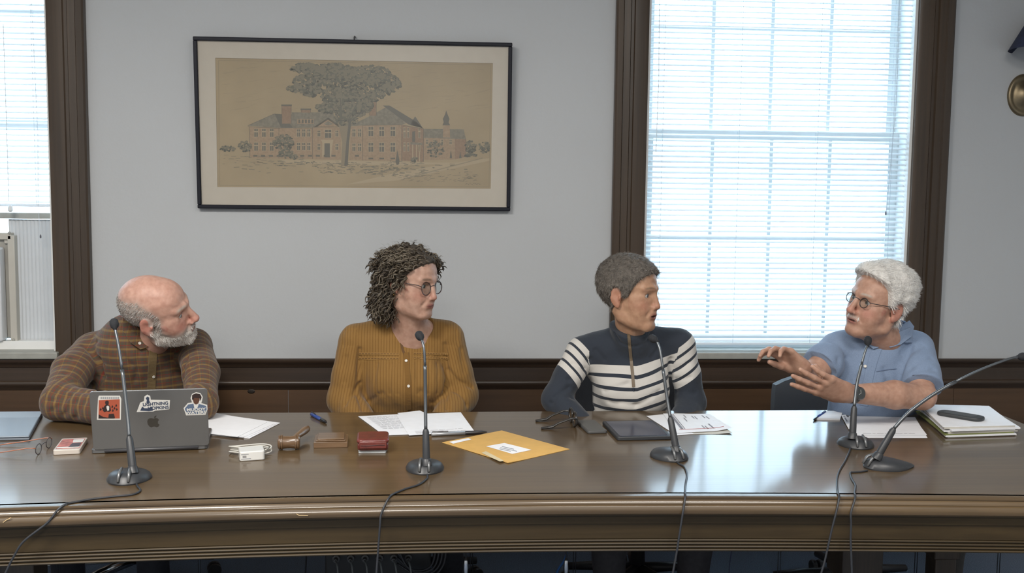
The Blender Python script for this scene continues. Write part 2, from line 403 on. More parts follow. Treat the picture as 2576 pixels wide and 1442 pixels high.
for i in range(4):
    prof2 += [(-.013, z - .0005), (-.013, z - .0015)]
    for a in (40, 90, 140): prof2.append((-.013 + .0045*math.sin(math.radians(a)), z - .0015 - .0035 + .0035*math.cos(math.radians(a))))
    z -= .0085
prof2 += [(-.013, z), (-.02, z - .001), (-.05, z - .001)]
def sweep(pr, name, m, parent, **k):
    n = len(pr); vs = []; K = len(fx)
    for i, x in enumerate(fx):
        t = Vector((1, np.polyval(np.polyder(cf), x), 0)).normalized(); out = Vector((t.y, -t.x, 0))
        for (d, z) in pr:
            vs.append(local(parent, Vector((x, fyv[i], TZ + z)) + out*d))
    fs = [((i+1)*n + j, i*n + j, i*n + j + 1, (i+1)*n + j + 1)[::-1] for i in range(K-1) for j in range(n-1)]
    fs = [f[::-1] for f in fs]
    fs += [tuple(range(n)), tuple(range(K*n-1, (K-1)*n-1, -1))]
    return MB().add(vs, fs).build(name, m, parent, **k)
# top slab behind the moulded edge
vs = []; 
poly = [(float(x), float(y) + .02) for x, y in zip(fx, fyv)] + [(XE, yback(XE) - .004), (XE - .02, yback(XE-.02)), (XS, yback(XS))]
poly[len(fx)-1] = (XE, poly[len(fx)-1][1])
tp = MB().prism([(p[0] - table.location.x, p[1] - table.location.y) for p in poly], TZ - .038, TZ)
tp.build('tabletop', TABLEW, table)
sweep(prof, 'edge_moulding', TABLEW, table, angle=28)
sweep(prof2, 'apron', APRONW, table, angle=28)
bkap = MB().box(local(table, (XS, 0, 0)), local(table, (XE - .12, .02, .10)))
ang = math.atan(bk_s)
sb = MB(); sb.prism([(XS, yback(XS) - .10 - 3.0), (XE - .12, yback(XE-.12) - .10 - 3.0), (XE - .12, yback(XE-.12) - .08 - 3.0), (XS, yback(XS) - .08 - 3.0)], TZ - .10, TZ - .038)
sb.build('back_rail', APRONW, table)
sb = MB(); sb.box((XE - .06, yfront(XE) + .03 - 3, TZ - .12), (XE - .035, yback(XE) - .08 - 3, TZ - .038)); sb.build('end_rail', APRONW, table)
# legs: square turned posts seen below the apron
LEGW = wood('table_leg_wood', (0.035, 0.024, 0.016), (0.065, 0.045, 0.030), 'z', .45)
for (px, py, hw, Y) in [(2149, 1420, .062, 2.95), (2366, 1420, .043, 3.1), (60, 1600, .05, 2.75), (1200, 1000, .05, 0)]:
    if Y == 0: continue
    q = at(px, py, Y); l = MB()
    T = Matrix.Translation(local(table, (q.x, Y, 0)))
    l.box((-hw, -hw, 0), (hw, hw, .10), T); l.box((-hw*.8, -hw*.8, .10), (hw*.8, hw*.8, .36), T); l.box((-hw, -hw, .36), (hw, hw, TZ - .038), T)
    l.build('leg', LEGW, table, bevel=.004)
STEEL = mat('dark_steel_rod', (.05, .055, .06), .35, .8)
for px in (146, 502, 1186, 1445, 1960, 2304, 2512):   # paired thin steel braces
    for dx in (-3, 3):
        q = at(px + dx, 1420, 3.35)
        MB().tube([local(table, (q.x, 3.35, .0)), local(table, (q.x, 3.35, TZ - .038))], .0016, 6).build('brace_rod', STEEL, table)
# two old scratches in the varnish of the edge
sc = mat('bare_scratch', (.50, .36, .18), .6)
def scratch(pts, name='scratch'):
    def surf(px, py):
        Y = 2.5
        for _ in range(6):
            p = at(px, py, Y); Y = yfront(p.x) - .0175
        return at(px, py, Y - .0010)
    P = [surf(*p) for p in pts]
    MB().tube([local(table, p) for p in P], .0010, 5).build(name, sc, table)
scratch([(745, 1293), (752, 1297), (763, 1297), (775, 1298)]); scratch([(8, 1315), (16, 1309), (28, 1303)])
# ================================================================== figures: smooth distance-field modelling
def A(v): return np.array(v, dtype=np.float32)
def smin(a, b, k):
    h = np.clip(.5 + .5*(b - a)/k, 0, 1); return b*(1-h) + a*h - k*h*(1-h)
def smax(a, b, k): return -smin(-a, -b, k)
def ell(P, c, r, R=None):
    q = P - A(c)
    if R is not None: q = q @ R        # columns of R are the ellipsoid's axes
    r = A(r); k0 = np.linalg.norm(q/r, axis=-1); k1 = np.linalg.norm(q/(r*r), axis=-1) + 1e-9
    return k0*(k0 - 1)/k1
def seg(P, a, b):
    a = A(a); b = A(b); ab = b - a; t = np.clip(((P - a) @ ab)/max(float(ab @ ab), 1e-12), 0, 1)
    return t, np.linalg.norm(P - a - t[..., None]*ab, axis=-1)
def cap(P, a, b, ra, rb):
    t, d = seg(P, a, b); return d - (ra + (rb - ra)*t)
def fcap(P, a, b, ra, rb, n, flat):     # capsule flattened along direction n
    n = A(n)/np.linalg.norm(n); s = (1/flat - 1)
    a = A(a); b = A(b); ab = b - a; t = np.clip(((P - a) @ ab)/float(ab @ ab), 0, 1)
    q = P - a - t[..., None]*ab; q = q + (q @ n)[..., None]*n*s
    return (np.linalg.norm(q, axis=-1) - (ra + (rb - ra)*t))*flat
def hnoise(P, s, seed=0):               # smooth cheap noise from sines
    x, y, z = P[..., 0]*s, P[..., 1]*s, P[..., 2]*s
    k = seed*1.7
    return (np.sin(x + 1.3*np.sin(y*1.1 + k) + k) * np.sin(y*.9 + 1.4*np.sin(z*1.2 - k) + 2*k) + np.sin(z*1.1 + 1.2*np.sin(x*.8 + 3*k)))*.5

def mesh_field(fn, lo, hi, h, block=8):
    """dual-contour (surface nets) mesh of fn < 0 inside the box, evaluated only in blocks near the surface"""
    lo = np.array(lo, float); n = np.ceil((np.array(hi, float) - lo)/h).astype(int) + 1
    nb = np.ceil(n/block).astype(int); n = nb*block
    F = np.full(tuple(n), 1.0, np.float32)
    ci = np.stack(np.meshgrid(*[np.arange(b) for b in nb], indexing='ij'), -1).reshape(-1, 3)
    cen = (lo + (ci*block + block/2)*h).astype(np.float32)
    d = fn(cen); rad = block*h*.87*1.35 + .006
    g = np.stack(np.meshgrid(*[np.arange(block)]*3, indexing='ij'), -1)
    act = np.abs(d) < rad
    for c, dd in zip(ci[~act], d[~act]):
        if dd < 0:
            i, j, k = c*block; F[i:i+block, j:j+block, k:k+block] = -1
    A_ = ci[act]
    for s in range(0, len(A_), 256):
        ch = A_[s:s+256]
        P = (lo + (ch[:, None, None, None, :]*block + g[None])*h).astype(np.float32)
        v = fn(P.reshape(-1, 3)).reshape(len(ch), block, block, block)
        for q, c in enumerate(ch):
            i, j, k = c*block; F[i:i+block, j:j+block, k:k+block] = v[q]
    ins = F < 0
    s = sum(ins[a:n[0]-1+a, b:n[1]-1+b, c:n[2]-1+c].astype(np.int8) for a in (0,1) for b in (0,1) for c in (0,1))
    cells = np.argwhere((s > 0) & (s < 8))
    idx = -np.ones(tuple(n), np.int64); idx[cells[:,0], cells[:,1], cells[:,2]] = np.arange(len(cells))
    acc = np.zeros((len(cells), 3)); cnt = np.zeros(len(cells))
    corners = [(a,b,c) for a in (0,1) for b in (0,1) for c in (0,1)]
    for a in corners:
        for ax in range(3):
            if a[ax]: continue
            b = list(a); b[ax] = 1
            fa = F[cells[:,0]+a[0], cells[:,1]+a[1], cells[:,2]+a[2]]; fb = F[cells[:,0]+b[0], cells[:,1]+b[1], cells[:,2]+b[2]]
            m = (fa < 0) != (fb < 0); t = np.where(m, fa/np.where(m, fa - fb, 1), 0)
            p = np.array(a, float)[None].repeat(len(cells), 0); p[:, ax] += t
            acc[m] += p[m]; cnt[m] += 1
    V = lo + (cells + acc/np.maximum(cnt, 1)[:, None])*h
    quads = []
    for ax in range(3):
        u, v = [(1,2),(2,0),(0,1)][ax]
        sl0 = [slice(1, n[0]-1), slice(1, n[1]-1), slice(1, n[2]-1)]; sl1 = list(sl0); sl1[ax] = slice(2, n[ax])
        a = ins[tuple(sl0)]; b = ins[tuple(sl1)]
        for flip, mm in ((False, a & ~b), (True, ~a & b)):
            e = np.argwhere(mm) + 1
            du = np.zeros(3, int); du[u] = 1; dv = np.zeros(3, int); dv[v] = 1
            q = [e, e - du, e - du - dv, e - dv]
            ii = np.stack([idx[w[:,0], w[:,1], w[:,2]] for w in q], 1)
            if flip: ii = ii[:, ::-1]
            quads.append(ii[:, ::1])
    Q = np.concatenate(quads); Q = Q[(Q >= 0).all(1)]
    return V, Q
def field_object(name, fn, lo, hi, h, m, parent, attrs=None, smooth_it=0, disp=None):
    V, Q = mesh_field(fn, lo, hi, h)
    V0 = V.copy()
    if disp is not None:
        V32 = V.astype(np.float32); V = V - grad(fn, V32, h*.6)*disp(V32)[:, None]
    if smooth_it:
        for _ in range(smooth_it):
            S = np.zeros_like(V); c = np.zeros(len(V))
            for a in range(4):
                i, j = Q[:, a], Q[:, (a+1) % 4]
                np.add.at(S, i, V[j]); np.add.at(c, i, 1)
            V = V*.5 + .5*S/np.maximum(c, 1)[:, None]
    me = bpy.data.meshes.new(name)
    off = np.array(parent.matrix_world.translation) if False else np.array(root_of(parent))
    W = V - off
    me.vertices.add(len(W)); me.vertices.foreach_set('co', W.astype(np.float32).ravel())
    me.loops.add(Q.size); me.loops.foreach_set('vertex_index', Q.astype(np.int32).ravel())
    me.polygons.add(len(Q)); me.polygons.foreach_set('loop_start', np.arange(0, Q.size, 4, dtype=np.int32))
    me.update(calc_edges=True); me.validate()
    me.shade_smooth()
    ms = m if isinstance(m, (list, tuple)) else [m]
    for q in ms: me.materials.append(q)
    if attrs:
        for k, f in attrs.items():
            val = f(V0.astype(np.float32))
            if val.ndim == 1:
                at_ = me.attributes.new(k, 'FLOAT', 'POINT'); at_.data.foreach_set('value', val.astype(np.float32))
            else:
                at_ = me.attributes.new(k, 'FLOAT_COLOR', 'POINT')
                at_.data.foreach_set('color', np.concatenate([val, np.ones((len(val), 1))], 1).astype(np.float32).ravel())
    o = bpy.data.objects.new(name, me); COL.objects.link(o); o.parent = parent
    return o, V
def root_of(p):
    v = np.zeros(3)
    while p is not None: v = v + np.array(p.location); p = p.parent
    return v

# ------------------------------------------------------------------ head, in head space: x = the person's left, y = forward, z = up
class Head:
    def __init__(s, c, fwd, up, scale=1.0, **k):
        f = np.array(fwd, float); f /= np.linalg.norm(f); u = np.array(up, float); u -= f*(u @ f); u /= np.linalg.norm(u)
        x = np.cross(f, u)                       # right-handed: x = f x u is the person's right
        s.R = np.stack([x, f, u], 1).astype(np.float32); s.c = A(c); s.s = scale; s.k = k
    def loc(s, P): return ((P - s.c) @ s.R)/s.s
    def w(s, p): return s.c + s.R @ (A(p)*s.s)
    def wd(s, p): return s.R @ A(p)
    def skull(s, Q, lean=0.0):
        k = s.k; fw = k.get('face_w', 1.0); jw = k.get('jaw_w', 1.0); jl = k.get('jaw_l', 0.0)
        X_ = Q.copy(); X_[..., 0] = np.abs(X_[..., 0])
        d = ell(Q, (0, -.016, .040), (.077, .098, .086))
        d = smin(d, ell(Q, (0, .048, .040), (.060, .046, .058)), .03)            # forehead
        d = smin(d, ell(Q, (0, .040, -.030), (.058*fw, .056, .075)), .035)        # face mass
        d = smin(d, ell(X_, (.040*fw, .045, -.020), (.026, .030, .026)), .025)    # cheeks
        d = smin(d, ell(X_, (.030*fw, .050, -.056), (.026, .032, .030)), .03)
        d = smin(d, cap(X_, (.054*jw, -.008, -.050), (.050*jw, -.004, -.074 - jl*.5), .018, .013), .03)
        d = smin(d, cap(X_, (.050*jw, .0, -.076 - jl*.5), (.015, .074, -.103 - jl), .014, .017), .025)   # jaw line
        d = smin(d, ell(Q, (0, .080, -.099 - jl), (.022, .016, .016)), .018)       # chin
        d = smin(d, ell(Q, (0, .035, -.085 - jl*.7), (.042, .045, .024)), .03)
        return d
    def face(s, P):
        r = np.linalg.norm(P - s.c, axis=-1); o = (r - .15*s.s).astype(np.float32); m = r < .20*s.s
        if m.any(): o[m] = s.face_in(P[m])
        return o
    def face_in(s, P):
        Q = s.loc(P); k = s.k
        X_ = Q.copy(); X_[..., 0] = np.abs(X_[..., 0])
        d = s.skull(Q)
        d = smin(d, cap(X_, (.010, .096, .026), (.044, .078, .026), .009, .007), .014)     # brow ridge
        d = smax(d, -ell(X_, (.032, .104, .003), (.019, .018, .013)), .012)               # sockets
        d = smin(d, ell(X_, (.0315, .0755, .004), (.0165, .0150, .0135)), .005)            # lids over the eyeball
        op = k.get('eye_open', .0048)*1.35
        d = smax(d, -ell(X_, (.0335, .0935, .0025), (.0136, .0145, op)), .0012)            # opening between the lids
        nl = k.get('nose_l', 0.0); nw = k.get('nose_w', 1.0)
        d = smin(d, cap(Q, (0, .094, .020), (0, .113 + nl, -.030), .0075, .0095*nw), .010)  # bridge
        d = smin(d, ell(Q, (0, .113 + nl, -.034), (.0125*nw, .012, .0105)), .007)          # tip
        d = smin(d, ell(X_, (.012*nw, .101 + nl*.5, -.038), (.0085*nw, .0115, .0080)), .005)  # wings
        d = smax(d, -ell(X_, (.0070*nw, .106 + nl*.6, -.0465), (.0036, .0055, .0040)), .002)  # nostrils
        d = smin(d, ell(Q, (0, .088, -.062), (.026, .016, .020)), .016)                    # muzzle
        d = smax(d, -cap(Q, (0, .108, -.046), (0, .106, -.056), .0022, .0030), .004)        # philtrum
        mo = k.get('mouth', 0.0)
        d = smin(d, cap(X_, (.0, .1005, -.0615 + mo*.3), (.020, .089, -.0650), .0050, .0028), .004)
        d = smin(d, cap(X_, (.0, .0985, -.0720 - mo), (.017, .0890, -.0695 - mo*.6), .0056, .0032), .004)
        d = smax(d, -ell(X_, (0, .104, -.0668 - mo*.45), (.0235, .014, .0010 + mo*.5)), .0016)
        d = smax(d, -cap(X_, (.018, .105, -.034), (.034, .090, -.064), .0022, .0020), .010)  # nasolabial fold
        d = smax(d, -cap(X_, (.010, .105, -.083), (0, .105, -.083), .004, .004), .010)
        # ears
        er = k.get('ear', 1.0)
        R_ = np.array([[.94, -.34, 0], [.34, .94, 0], [0, 0, 1]], np.float32)   # flare
        e = ell(X_, (.079, -.010, -.004), (.0065, .0175*er, .030*er), R_)
        e = smin(e, ell(X_, (.078, -.004, -.028*er), (.006, .0095, .012)), .006)
        bowl = ell(X_, (.0875, -.006, .001), (.0062, .0100*er, .0180*er), R_)
        e = smax(e, -bowl, .003)
        e = smin(e, cap(X_, (.080, .006, -.004), (.080, .004, -.012), .0045, .0035), .003)
        d = smin(d, e, .006)
        d = d + .0006*hnoise(Q, 170, 3)
        return d*s.s

SKINC = {}
def skin_mat(name, base):
    m = bpy.data.materials.new(name); m.use_nodes = True
    N = m.node_tree.nodes; L = m.node_tree.links; b = N['Principled BSDF']
    a = N.new('ShaderNodeAttribute'); a.attribute_name = 'skin'
    tc = N.new('ShaderNodeTexCoord'); nz = N.new('ShaderNodeTexNoise'); nz.inputs['Scale'].default_value = 55; nz.inputs['Detail'].default_value = 4
    L.new(tc.outputs['Object'], nz.inputs['Vector'])
    cr = N.new('ShaderNodeValToRGB'); cr.color_ramp.elements[0].color = (.86, .80, .78, 1); cr.color_ramp.elements[1].color = (1.10, 1.12, 1.12, 1)
    cr.color_ramp.elements[0].position = .3; cr.color_ramp.elements[1].position = .7
    L.new(nz.outputs[0], cr.inputs[0])
    mx = N.new('ShaderNodeMix'); mx.data_type = 'RGBA'; mx.blend_type = 'MULTIPLY'; mx.inputs[0].default_value = 1
    L.new(a.outputs['Color'], mx.inputs[6]); L.new(cr.outputs[0], mx.inputs[7]); L.new(mx.outputs[2], b.inputs['Base Color'])
    b.inputs['Roughness'].default_value = .48; b.inputs['Specular IOR Level'].default_value = .4
    b.inputs['Subsurface Weight'].default_value = .12; b.inputs['Subsurface Radius'].default_value = (1, .35, .18); b.inputs['Subsurface Scale'].default_value = .006
    n2 = N.new('ShaderNodeTexNoise'); n2.inputs['Scale'].default_value = 420; n2.inputs['Detail'].default_value = 3; L.new(tc.outputs['Object'], n2.inputs['Vector'])
    bp = N.new('ShaderNodeBump'); bp.inputs['Distance'].default_value = .0006; bp.inputs['Strength'].default_value = .5
    L.new(n2.outputs[0], bp.inputs['Height']); L.new(bp.outputs[0], b.inputs['Normal'])
    return m
def mixc(c, t, w): w = w[..., None]; return c*(1-w) + A(t)*w
def face_colours(H, V, base, lip, flush=None, brow=None, beard=None, scalp=None, brow_w=1.0):
    Q = H.loc(V); X_ = np.abs(Q[:, 0]); y, z = Q[:, 1], Q[:, 2]
    k = H.k; c = np.tile(A(base), (len(V), 1)); mo = k.get('mouth', 0.0)
    if flush is not None:
        w = np.exp(-(((X_-.045)/.022)**2 + ((z+.03)/.02)**2))*(y > .03)*.55
        w = np.maximum(w, np.exp(-((X_/.02)**2 + ((z+.035)/.018)**2))*(y > .08)*.6)
        w = np.maximum(w, (X_ > .072)*(np.abs(z) < .045)*.55)
        c = mixc(c, flush, np.clip(w, 0, 1))
    w = np.exp(-(((X_)/.021)**4 + ((z + .067 + mo*.45)/(.0085 + mo*.7))**4))*(y > .07); c = mixc(c, lip, np.clip(w*1.1, 0, .85))
    w = (np.exp(-(((X_)/.022)**4 + ((z + .0668 + mo*.45)/(.0012 + mo*.45))**4))*(y > .066)); c = mixc(c, (.06, .02, .018), np.clip(w, 0, 1)*.8)
    if brow is not None:
        yy = .030 - ((X_ - .030)/.03)**2*.006
        w = np.exp(-(((z - yy)/(.0042*brow_w))**2 + ((X_ - .031)/.017)**4))*(y > .05); c = mixc(c, brow, np.clip(w*1.2, 0, .85))
    w = np.exp(-(((X_-.0325)/.0155)**4 + ((z - .0095)/.0022)**2))*(y > .07); c = mixc(c, (.06, .03, .025), w*.8)      # lash line
    if beard is not None:
        bc, zt, yb = beard
        ang = (y - .10)/.10
        zl = np.interp(y, [-.03, 0, .03, .06, .085, .12], zt)
        w = 1/(1 + np.exp((z - zl)/.004)); w = w*(1/(1+np.exp(-(y - yb)/.004)))
        lipm = np.exp(-(((X_)/.021)**4 + ((z + .067)/.008)**4))
        w = w*(1 - lipm*.9); neck = 1/(1 + np.exp(-(z + .125)/.004))
        c = mixc(c, bc, np.clip(w*neck, 0, 1)*.9)
    if scalp is not None:
        sc_, mask = scalp; c = mixc(c, sc_, np.clip(mask(Q), 0, 1))
    return c
WHITE_EYE = mat('eye_white', (.42, .40, .38), .25, coat=.6)
def eyes(H, parent, iris, look):
    """an eyeball with iris and pupil, both sides; look = direction in head space"""
    off = root_of(parent); im = mat('iris', iris, .3, coat=.6); pm = mat('pupil', (.01, .01, .01), .2, coat=.8)
    l = Vector(look).normalized()
    for sx in (-1, 1):
        c = Vector([float(t) for t in H.w((sx*.0315, .0765, .004))]) - Vector(off)
        q = Vector([float(t) for t in H.wd(tuple(l))]).to_track_quat('Z', 'Y').to_matrix().to_4x4()
        b = MB(); r = .0127*H.s; n = 20
        pr = [(r*math.sin(a), r*math.cos(a)) for a in [PI*i/16 for i in range(1, 17)]][::-1]
        pr = [(max(a, 1e-5), z) for a, z in pr] + [(1e-5, r)]
        b.lathe(pr, n, Matrix.Translation(c) @ q)
        e = b.build('eyeball', WHITE_EYE, parent, smooth=True)
        b = MB(); b.lathe([(.0060*H.s, r*.895), (.0052*H.s, r*.945), (.002*H.s, r*1.01)], 18, Matrix.Translation(c) @ q); b.build('iris', im, e, smooth=True)
        b = MB(); b.lathe([(.0026*H.s, r*1.0), (.001*H.s, r*1.03)], 12, Matrix.Translation(c) @ q); b.build('pupil', pm, e, smooth=True)

# ------------------------------------------------------------------ a hand: palm and five bent fingers, merged into the body's field
def hand_sdf(P, wrist, pdir, pnorm, side, curl=(.25,)*4, spread=.10, thumb=.7, s=1.0, thumb_dir=None):
    """pdir: wrist to knuckles, pnorm: out of the back of the hand, side: +1/-1 for which side carries the thumb (along pdir x pnorm)"""
    pd = A(pdir)/np.linalg.norm(pdir); pn = A(pnorm) - pd*(A(pnorm) @ pd); pn /= np.linalg.norm(pn)
    sd = np.cross(pd, pn)*side; w = A(wrist)
    r = np.linalg.norm(P - (w + pd*.07*s), axis=-1); m = r < .19*s
    if not m.all():
        o = (r - .14*s).astype(np.float32)
        if m.any(): o[m] = hand_sdf(P[m], wrist, pdir, pnorm, side, curl, spread, thumb, s, thumb_dir)
        return o
    d = fcap(P, w - pd*.01*s, w + pd*.015*s, .027*s, .029*s, pn, .72)
    kn = []
    for i, (o, l) in enumerate(zip((.030, .010, -.010, -.029), (.090, .094, .090, .082))):
        k0 = w + pd*l*s + sd*o*s*1.0; kn.append(k0)
        d = smin(d, fcap(P, w + pd*.012*s + sd*o*.55*s, k0, .017*s, .0125*s, pn, .80), .014*s)
    d = smin(d, cap(P, w + pd*.022*s + sd*.026*s - pn*.008*s, w + pd*.055*s + sd*.030*s - pn*.008*s, .017*s, .013*s), .012*s)
    L = ((.043, .026, .021), (.047, .030, .023), (.044, .028, .022), (.035, .021, .019))
    fd = np.full(len(P), 1., np.float32)
    for i in range(4):
        a = kn[i]; ang = -.05; sp = spread*(1.5 - i)/1.5
        for j in range(3):
            ang += curl[i]*(.75, 1.15, .8)[j]
            dr = (pd*math.cos(ang) - pn*math.sin(ang))*math.cos(sp) + sd*math.sin(sp)
            b = a + dr*L[i][j]*s; r = (.0092, .0083, .0074, .0062)
            q = cap(P, a, b, r[j]*s*1.02, r[j+1]*s)
            fd = smin(fd, q, .003*s) if j or i else q
            a = b
    d = smin(d, fd, .006*s)
    td = thumb_dir if thumb_dir is not None else (pd*.62 + sd*math.sin(thumb) - pn*.30)
    td = A(td)/np.linalg.norm(td); a = w + pd*.028*s + sd*.030*s - pn*.010*s
    b = a + td*.040*s; t2 = td + pd*.35; t2 /= np.linalg.norm(t2); c = b + t2*.031*s; t3 = t2 + pd*.15; t3 /= np.linalg.norm(t3); e = c + t3*.024*s
    t = smin(smin(cap(P, a, b, .0145*s, .0115*s), cap(P, b, c, .0112*s, .0098*s), .004*s), cap(P, c, e, .0098*s, .0078*s), .003*s)
    return smin(d, t, .010*s)

# ------------------------------------------------------------------ hair strands as thin tapered blades
def strands(name, roots, dirs, length, mats, parent, curl=0.0, width=.0008, segn=4, gravity=0.0, rnd=.25, curl_n=1.5, seed=1, lift=0.12, norms=None):
    rs = np.random.RandomState(seed); n = len(roots); off = root_of(parent)
    if norms is not None:
        d0 = dirs - norms*(dirs*norms).sum(1)[:, None]; l0 = np.linalg.norm(d0, axis=1)[:, None]; dirs = d0/np.maximum(l0, .15) + norms*lift
    d = dirs + rs.normal(0, rnd, (n, 3)); d /= np.linalg.norm(d, axis=1)[:, None]
    L = length*rs.uniform(.6, 1.2, n) if np.isscalar(length) else length*rs.uniform(.8, 1.15, n)
    side = np.cross(d, rs.normal(0, 1, (n, 3))); side /= np.linalg.norm(side, axis=1)[:, None]; s2 = np.cross(d, side)
    vs = np.zeros((n, (segn+1)*2, 3)); ph = rs.uniform(0, 2*PI, n)
    for i in range(segn + 1):
        t = i/segn
        p = roots + d*(L*t)[:, None]; p[:, 2] -= gravity*L*t*t
        if curl:
            an = ph + t*2*PI*curl_n; p = p + side*(np.cos(an) - np.cos(ph))[:, None]*curl + s2*(np.sin(an) - np.sin(ph))[:, None]*curl
        w = width*(1 - t*.8)
        q = side*w if not curl else np.cross(d, np.stack([np.cos(ph + i), np.sin(ph + i), ph*0 + .3], 1))*w
        vs[:, 2*i] = p + q; vs[:, 2*i+1] = p - q
    V = vs.reshape(-1, 3) - off; K = (segn+1)*2
    base = (np.arange(n)*K)[:, None, None]
    f = np.array([[2*i, 2*i+1, 2*i+3, 2*i+2] for i in range(segn)])[None]
    Q = (base + f).reshape(-1, 4)
    me = bpy.data.meshes.new(name); me.vertices.add(len(V)); me.vertices.foreach_set('co', V.astype(np.float32).ravel())
    me.loops.add(Q.size); me.loops.foreach_set('vertex_index', Q.astype(np.int32).ravel())
    me.polygons.add(len(Q)); me.polygons.foreach_set('loop_start', np.arange(0, Q.size, 4, dtype=np.int32)); me.update(calc_edges=True)
    for m in mats: me.materials.append(m)
    mi = np.repeat(rs.randint(0, len(mats), n), segn).astype(np.int32); me.polygons.foreach_set('material_index', mi); me.shade_smooth()
    o = bpy.data.objects.new(name, me); COL.objects.link(o); o.parent = parent
    return o
def locks(name, roots, dirs, length, mats, parent, curl, r, seed=1, n=1.4, ns=9, sides=5):
    """thick curling locks of hair, tubes that taper to a point"""
    rs = np.random.RandomState(seed); off = Vector(root_of(parent)); b = MB()
    for p, d in zip(roots, dirs):
        d = Vector([float(t) for t in d]).normalized(); d = (d + Vector(rs.normal(0, .22, 3))).normalized(); s1 = d.orthogonal().normalized(); s2 = d.cross(s1)
        ph = rs.uniform(0, 2*PI); L = length*rs.uniform(.6, 1.15); c = curl*rs.uniform(.6, 1.3); q = Vector([float(t) for t in p]) - off; pts = []
        for i in range(ns + 1):
            t = i/ns; a = ph + t*2*PI*n*rs.uniform(.95, 1.05)
            pts.append(q + d*L*t + s1*(math.cos(a) - math.cos(ph))*c + s2*(math.sin(a) - math.sin(ph))*c - Vector((0, 0, 1))*L*.15*t*t)
        b.tube(pts, [r*(.75 + .5*math.sin(PI*(i/ns)**.7)) * (1 if i < ns else .2) for i in range(ns + 1)], sides, mi=rs.randint(0, len(mats)), flat=.55)
    return b.build(name, mats, parent, smooth=True)
def pick(V, N_, mask, n, seed=0):
    rs = np.random.RandomState(seed); i = np.nonzero(mask)[0]; i = rs.choice(i, n); return i
def grad(fn, P, e=.001):
    g = np.stack([fn(P + A((e,0,0))) - fn(P - A((e,0,0))), fn(P + A((0,e,0))) - fn(P - A((0,e,0))), fn(P + A((0,0,e))) - fn(P - A((0,0,e)))], 1)
    return g/(np.linalg.norm(g, axis=1)[:, None] + 1e-9)
# a tint for each vertex driving cloth patterns
def cloth(name, graph, rough=.85, bump=(900, .0004), sheen=.15):
    m = bpy.data.materials.new(name); m.use_nodes = True
    N = m.node_tree.nodes; L = m.node_tree.links; b = N['Principled BSDF']
    b.inputs['Roughness'].default_value = rough; b.inputs['Sheen Weight'].default_value = sheen; b.inputs['Specular IOR Level'].default_value = .2
    graph(N, L, b)
    tc = N.new('ShaderNodeTexCoord'); nz = N.new('ShaderNodeTexNoise'); nz.inputs['Scale'].default_value = bump[0]; L.new(tc.outputs['Object'], nz.inputs['Vector'])
    n2 = N.new('ShaderNodeTexNoise'); n2.inputs['Scale'].default_value = 22; n2.inputs['Detail'].default_value = 3; L.new(tc.outputs['Object'], n2.inputs['Vector'])
    b1 = N.new('ShaderNodeBump'); b1.inputs['Distance'].default_value = bump[1]; b1.inputs['Strength'].default_value = .6; L.new(nz.outputs[0], b1.inputs['Height'])
    b2 = N.new('ShaderNodeBump'); b2.inputs['Distance'].default_value = .006; b2.inputs['Strength'].default_value = .6; L.new(n2.outputs[0], b2.inputs['Height']); L.new(b1.outputs[0], b2.inputs['Normal'])
    L.new(b2.outputs[0], b.inputs['Normal'])
    return m
def attr_node(N, name): a = N.new('ShaderNodeAttribute'); a.attribute_name = name; return a.outputs['Fac']
def mth(N, L, op, a, b=None, c=None):
    m = N.new('ShaderNodeMath'); m.operation = op
    for i, v in enumerate((a, b, c)):
        if v is None: continue
        if hasattr(v, 'links'): L.new(v, m.inputs[i])
        else: m.inputs[i].default_value = v
    return m.outputs[0]
def ramp(N, L, fac, stops, const=True):
    cr = N.new('ShaderNodeValToRGB'); cr.color_ramp.interpolation = 'CONSTANT' if const else 'LINEAR'
    e = cr.color_ramp.elements
    e[0].position = stops[0][0]; e[0].color = (*stops[0][1], 1); e[1].position = stops[1][0]; e[1].color = (*stops[1][1], 1)
    for p, c in stops[2:]: q = e.new(p); q.color = (*c, 1)
    L.new(fac, cr.inputs[0]); return cr.outputs[0]
def mixn(N, L, fac, a, b, blend='MIX'):
    m = N.new('ShaderNodeMix'); m.data_type = 'RGBA'; m.blend_type = blend
    for i, v in ((0, fac), (6, a), (7, b)):
        if hasattr(v, 'links'): L.new(v, m.inputs[i])
        else: m.inputs[i].default_value = v if i == 0 else (*v, 1)
    return m.outputs[2]
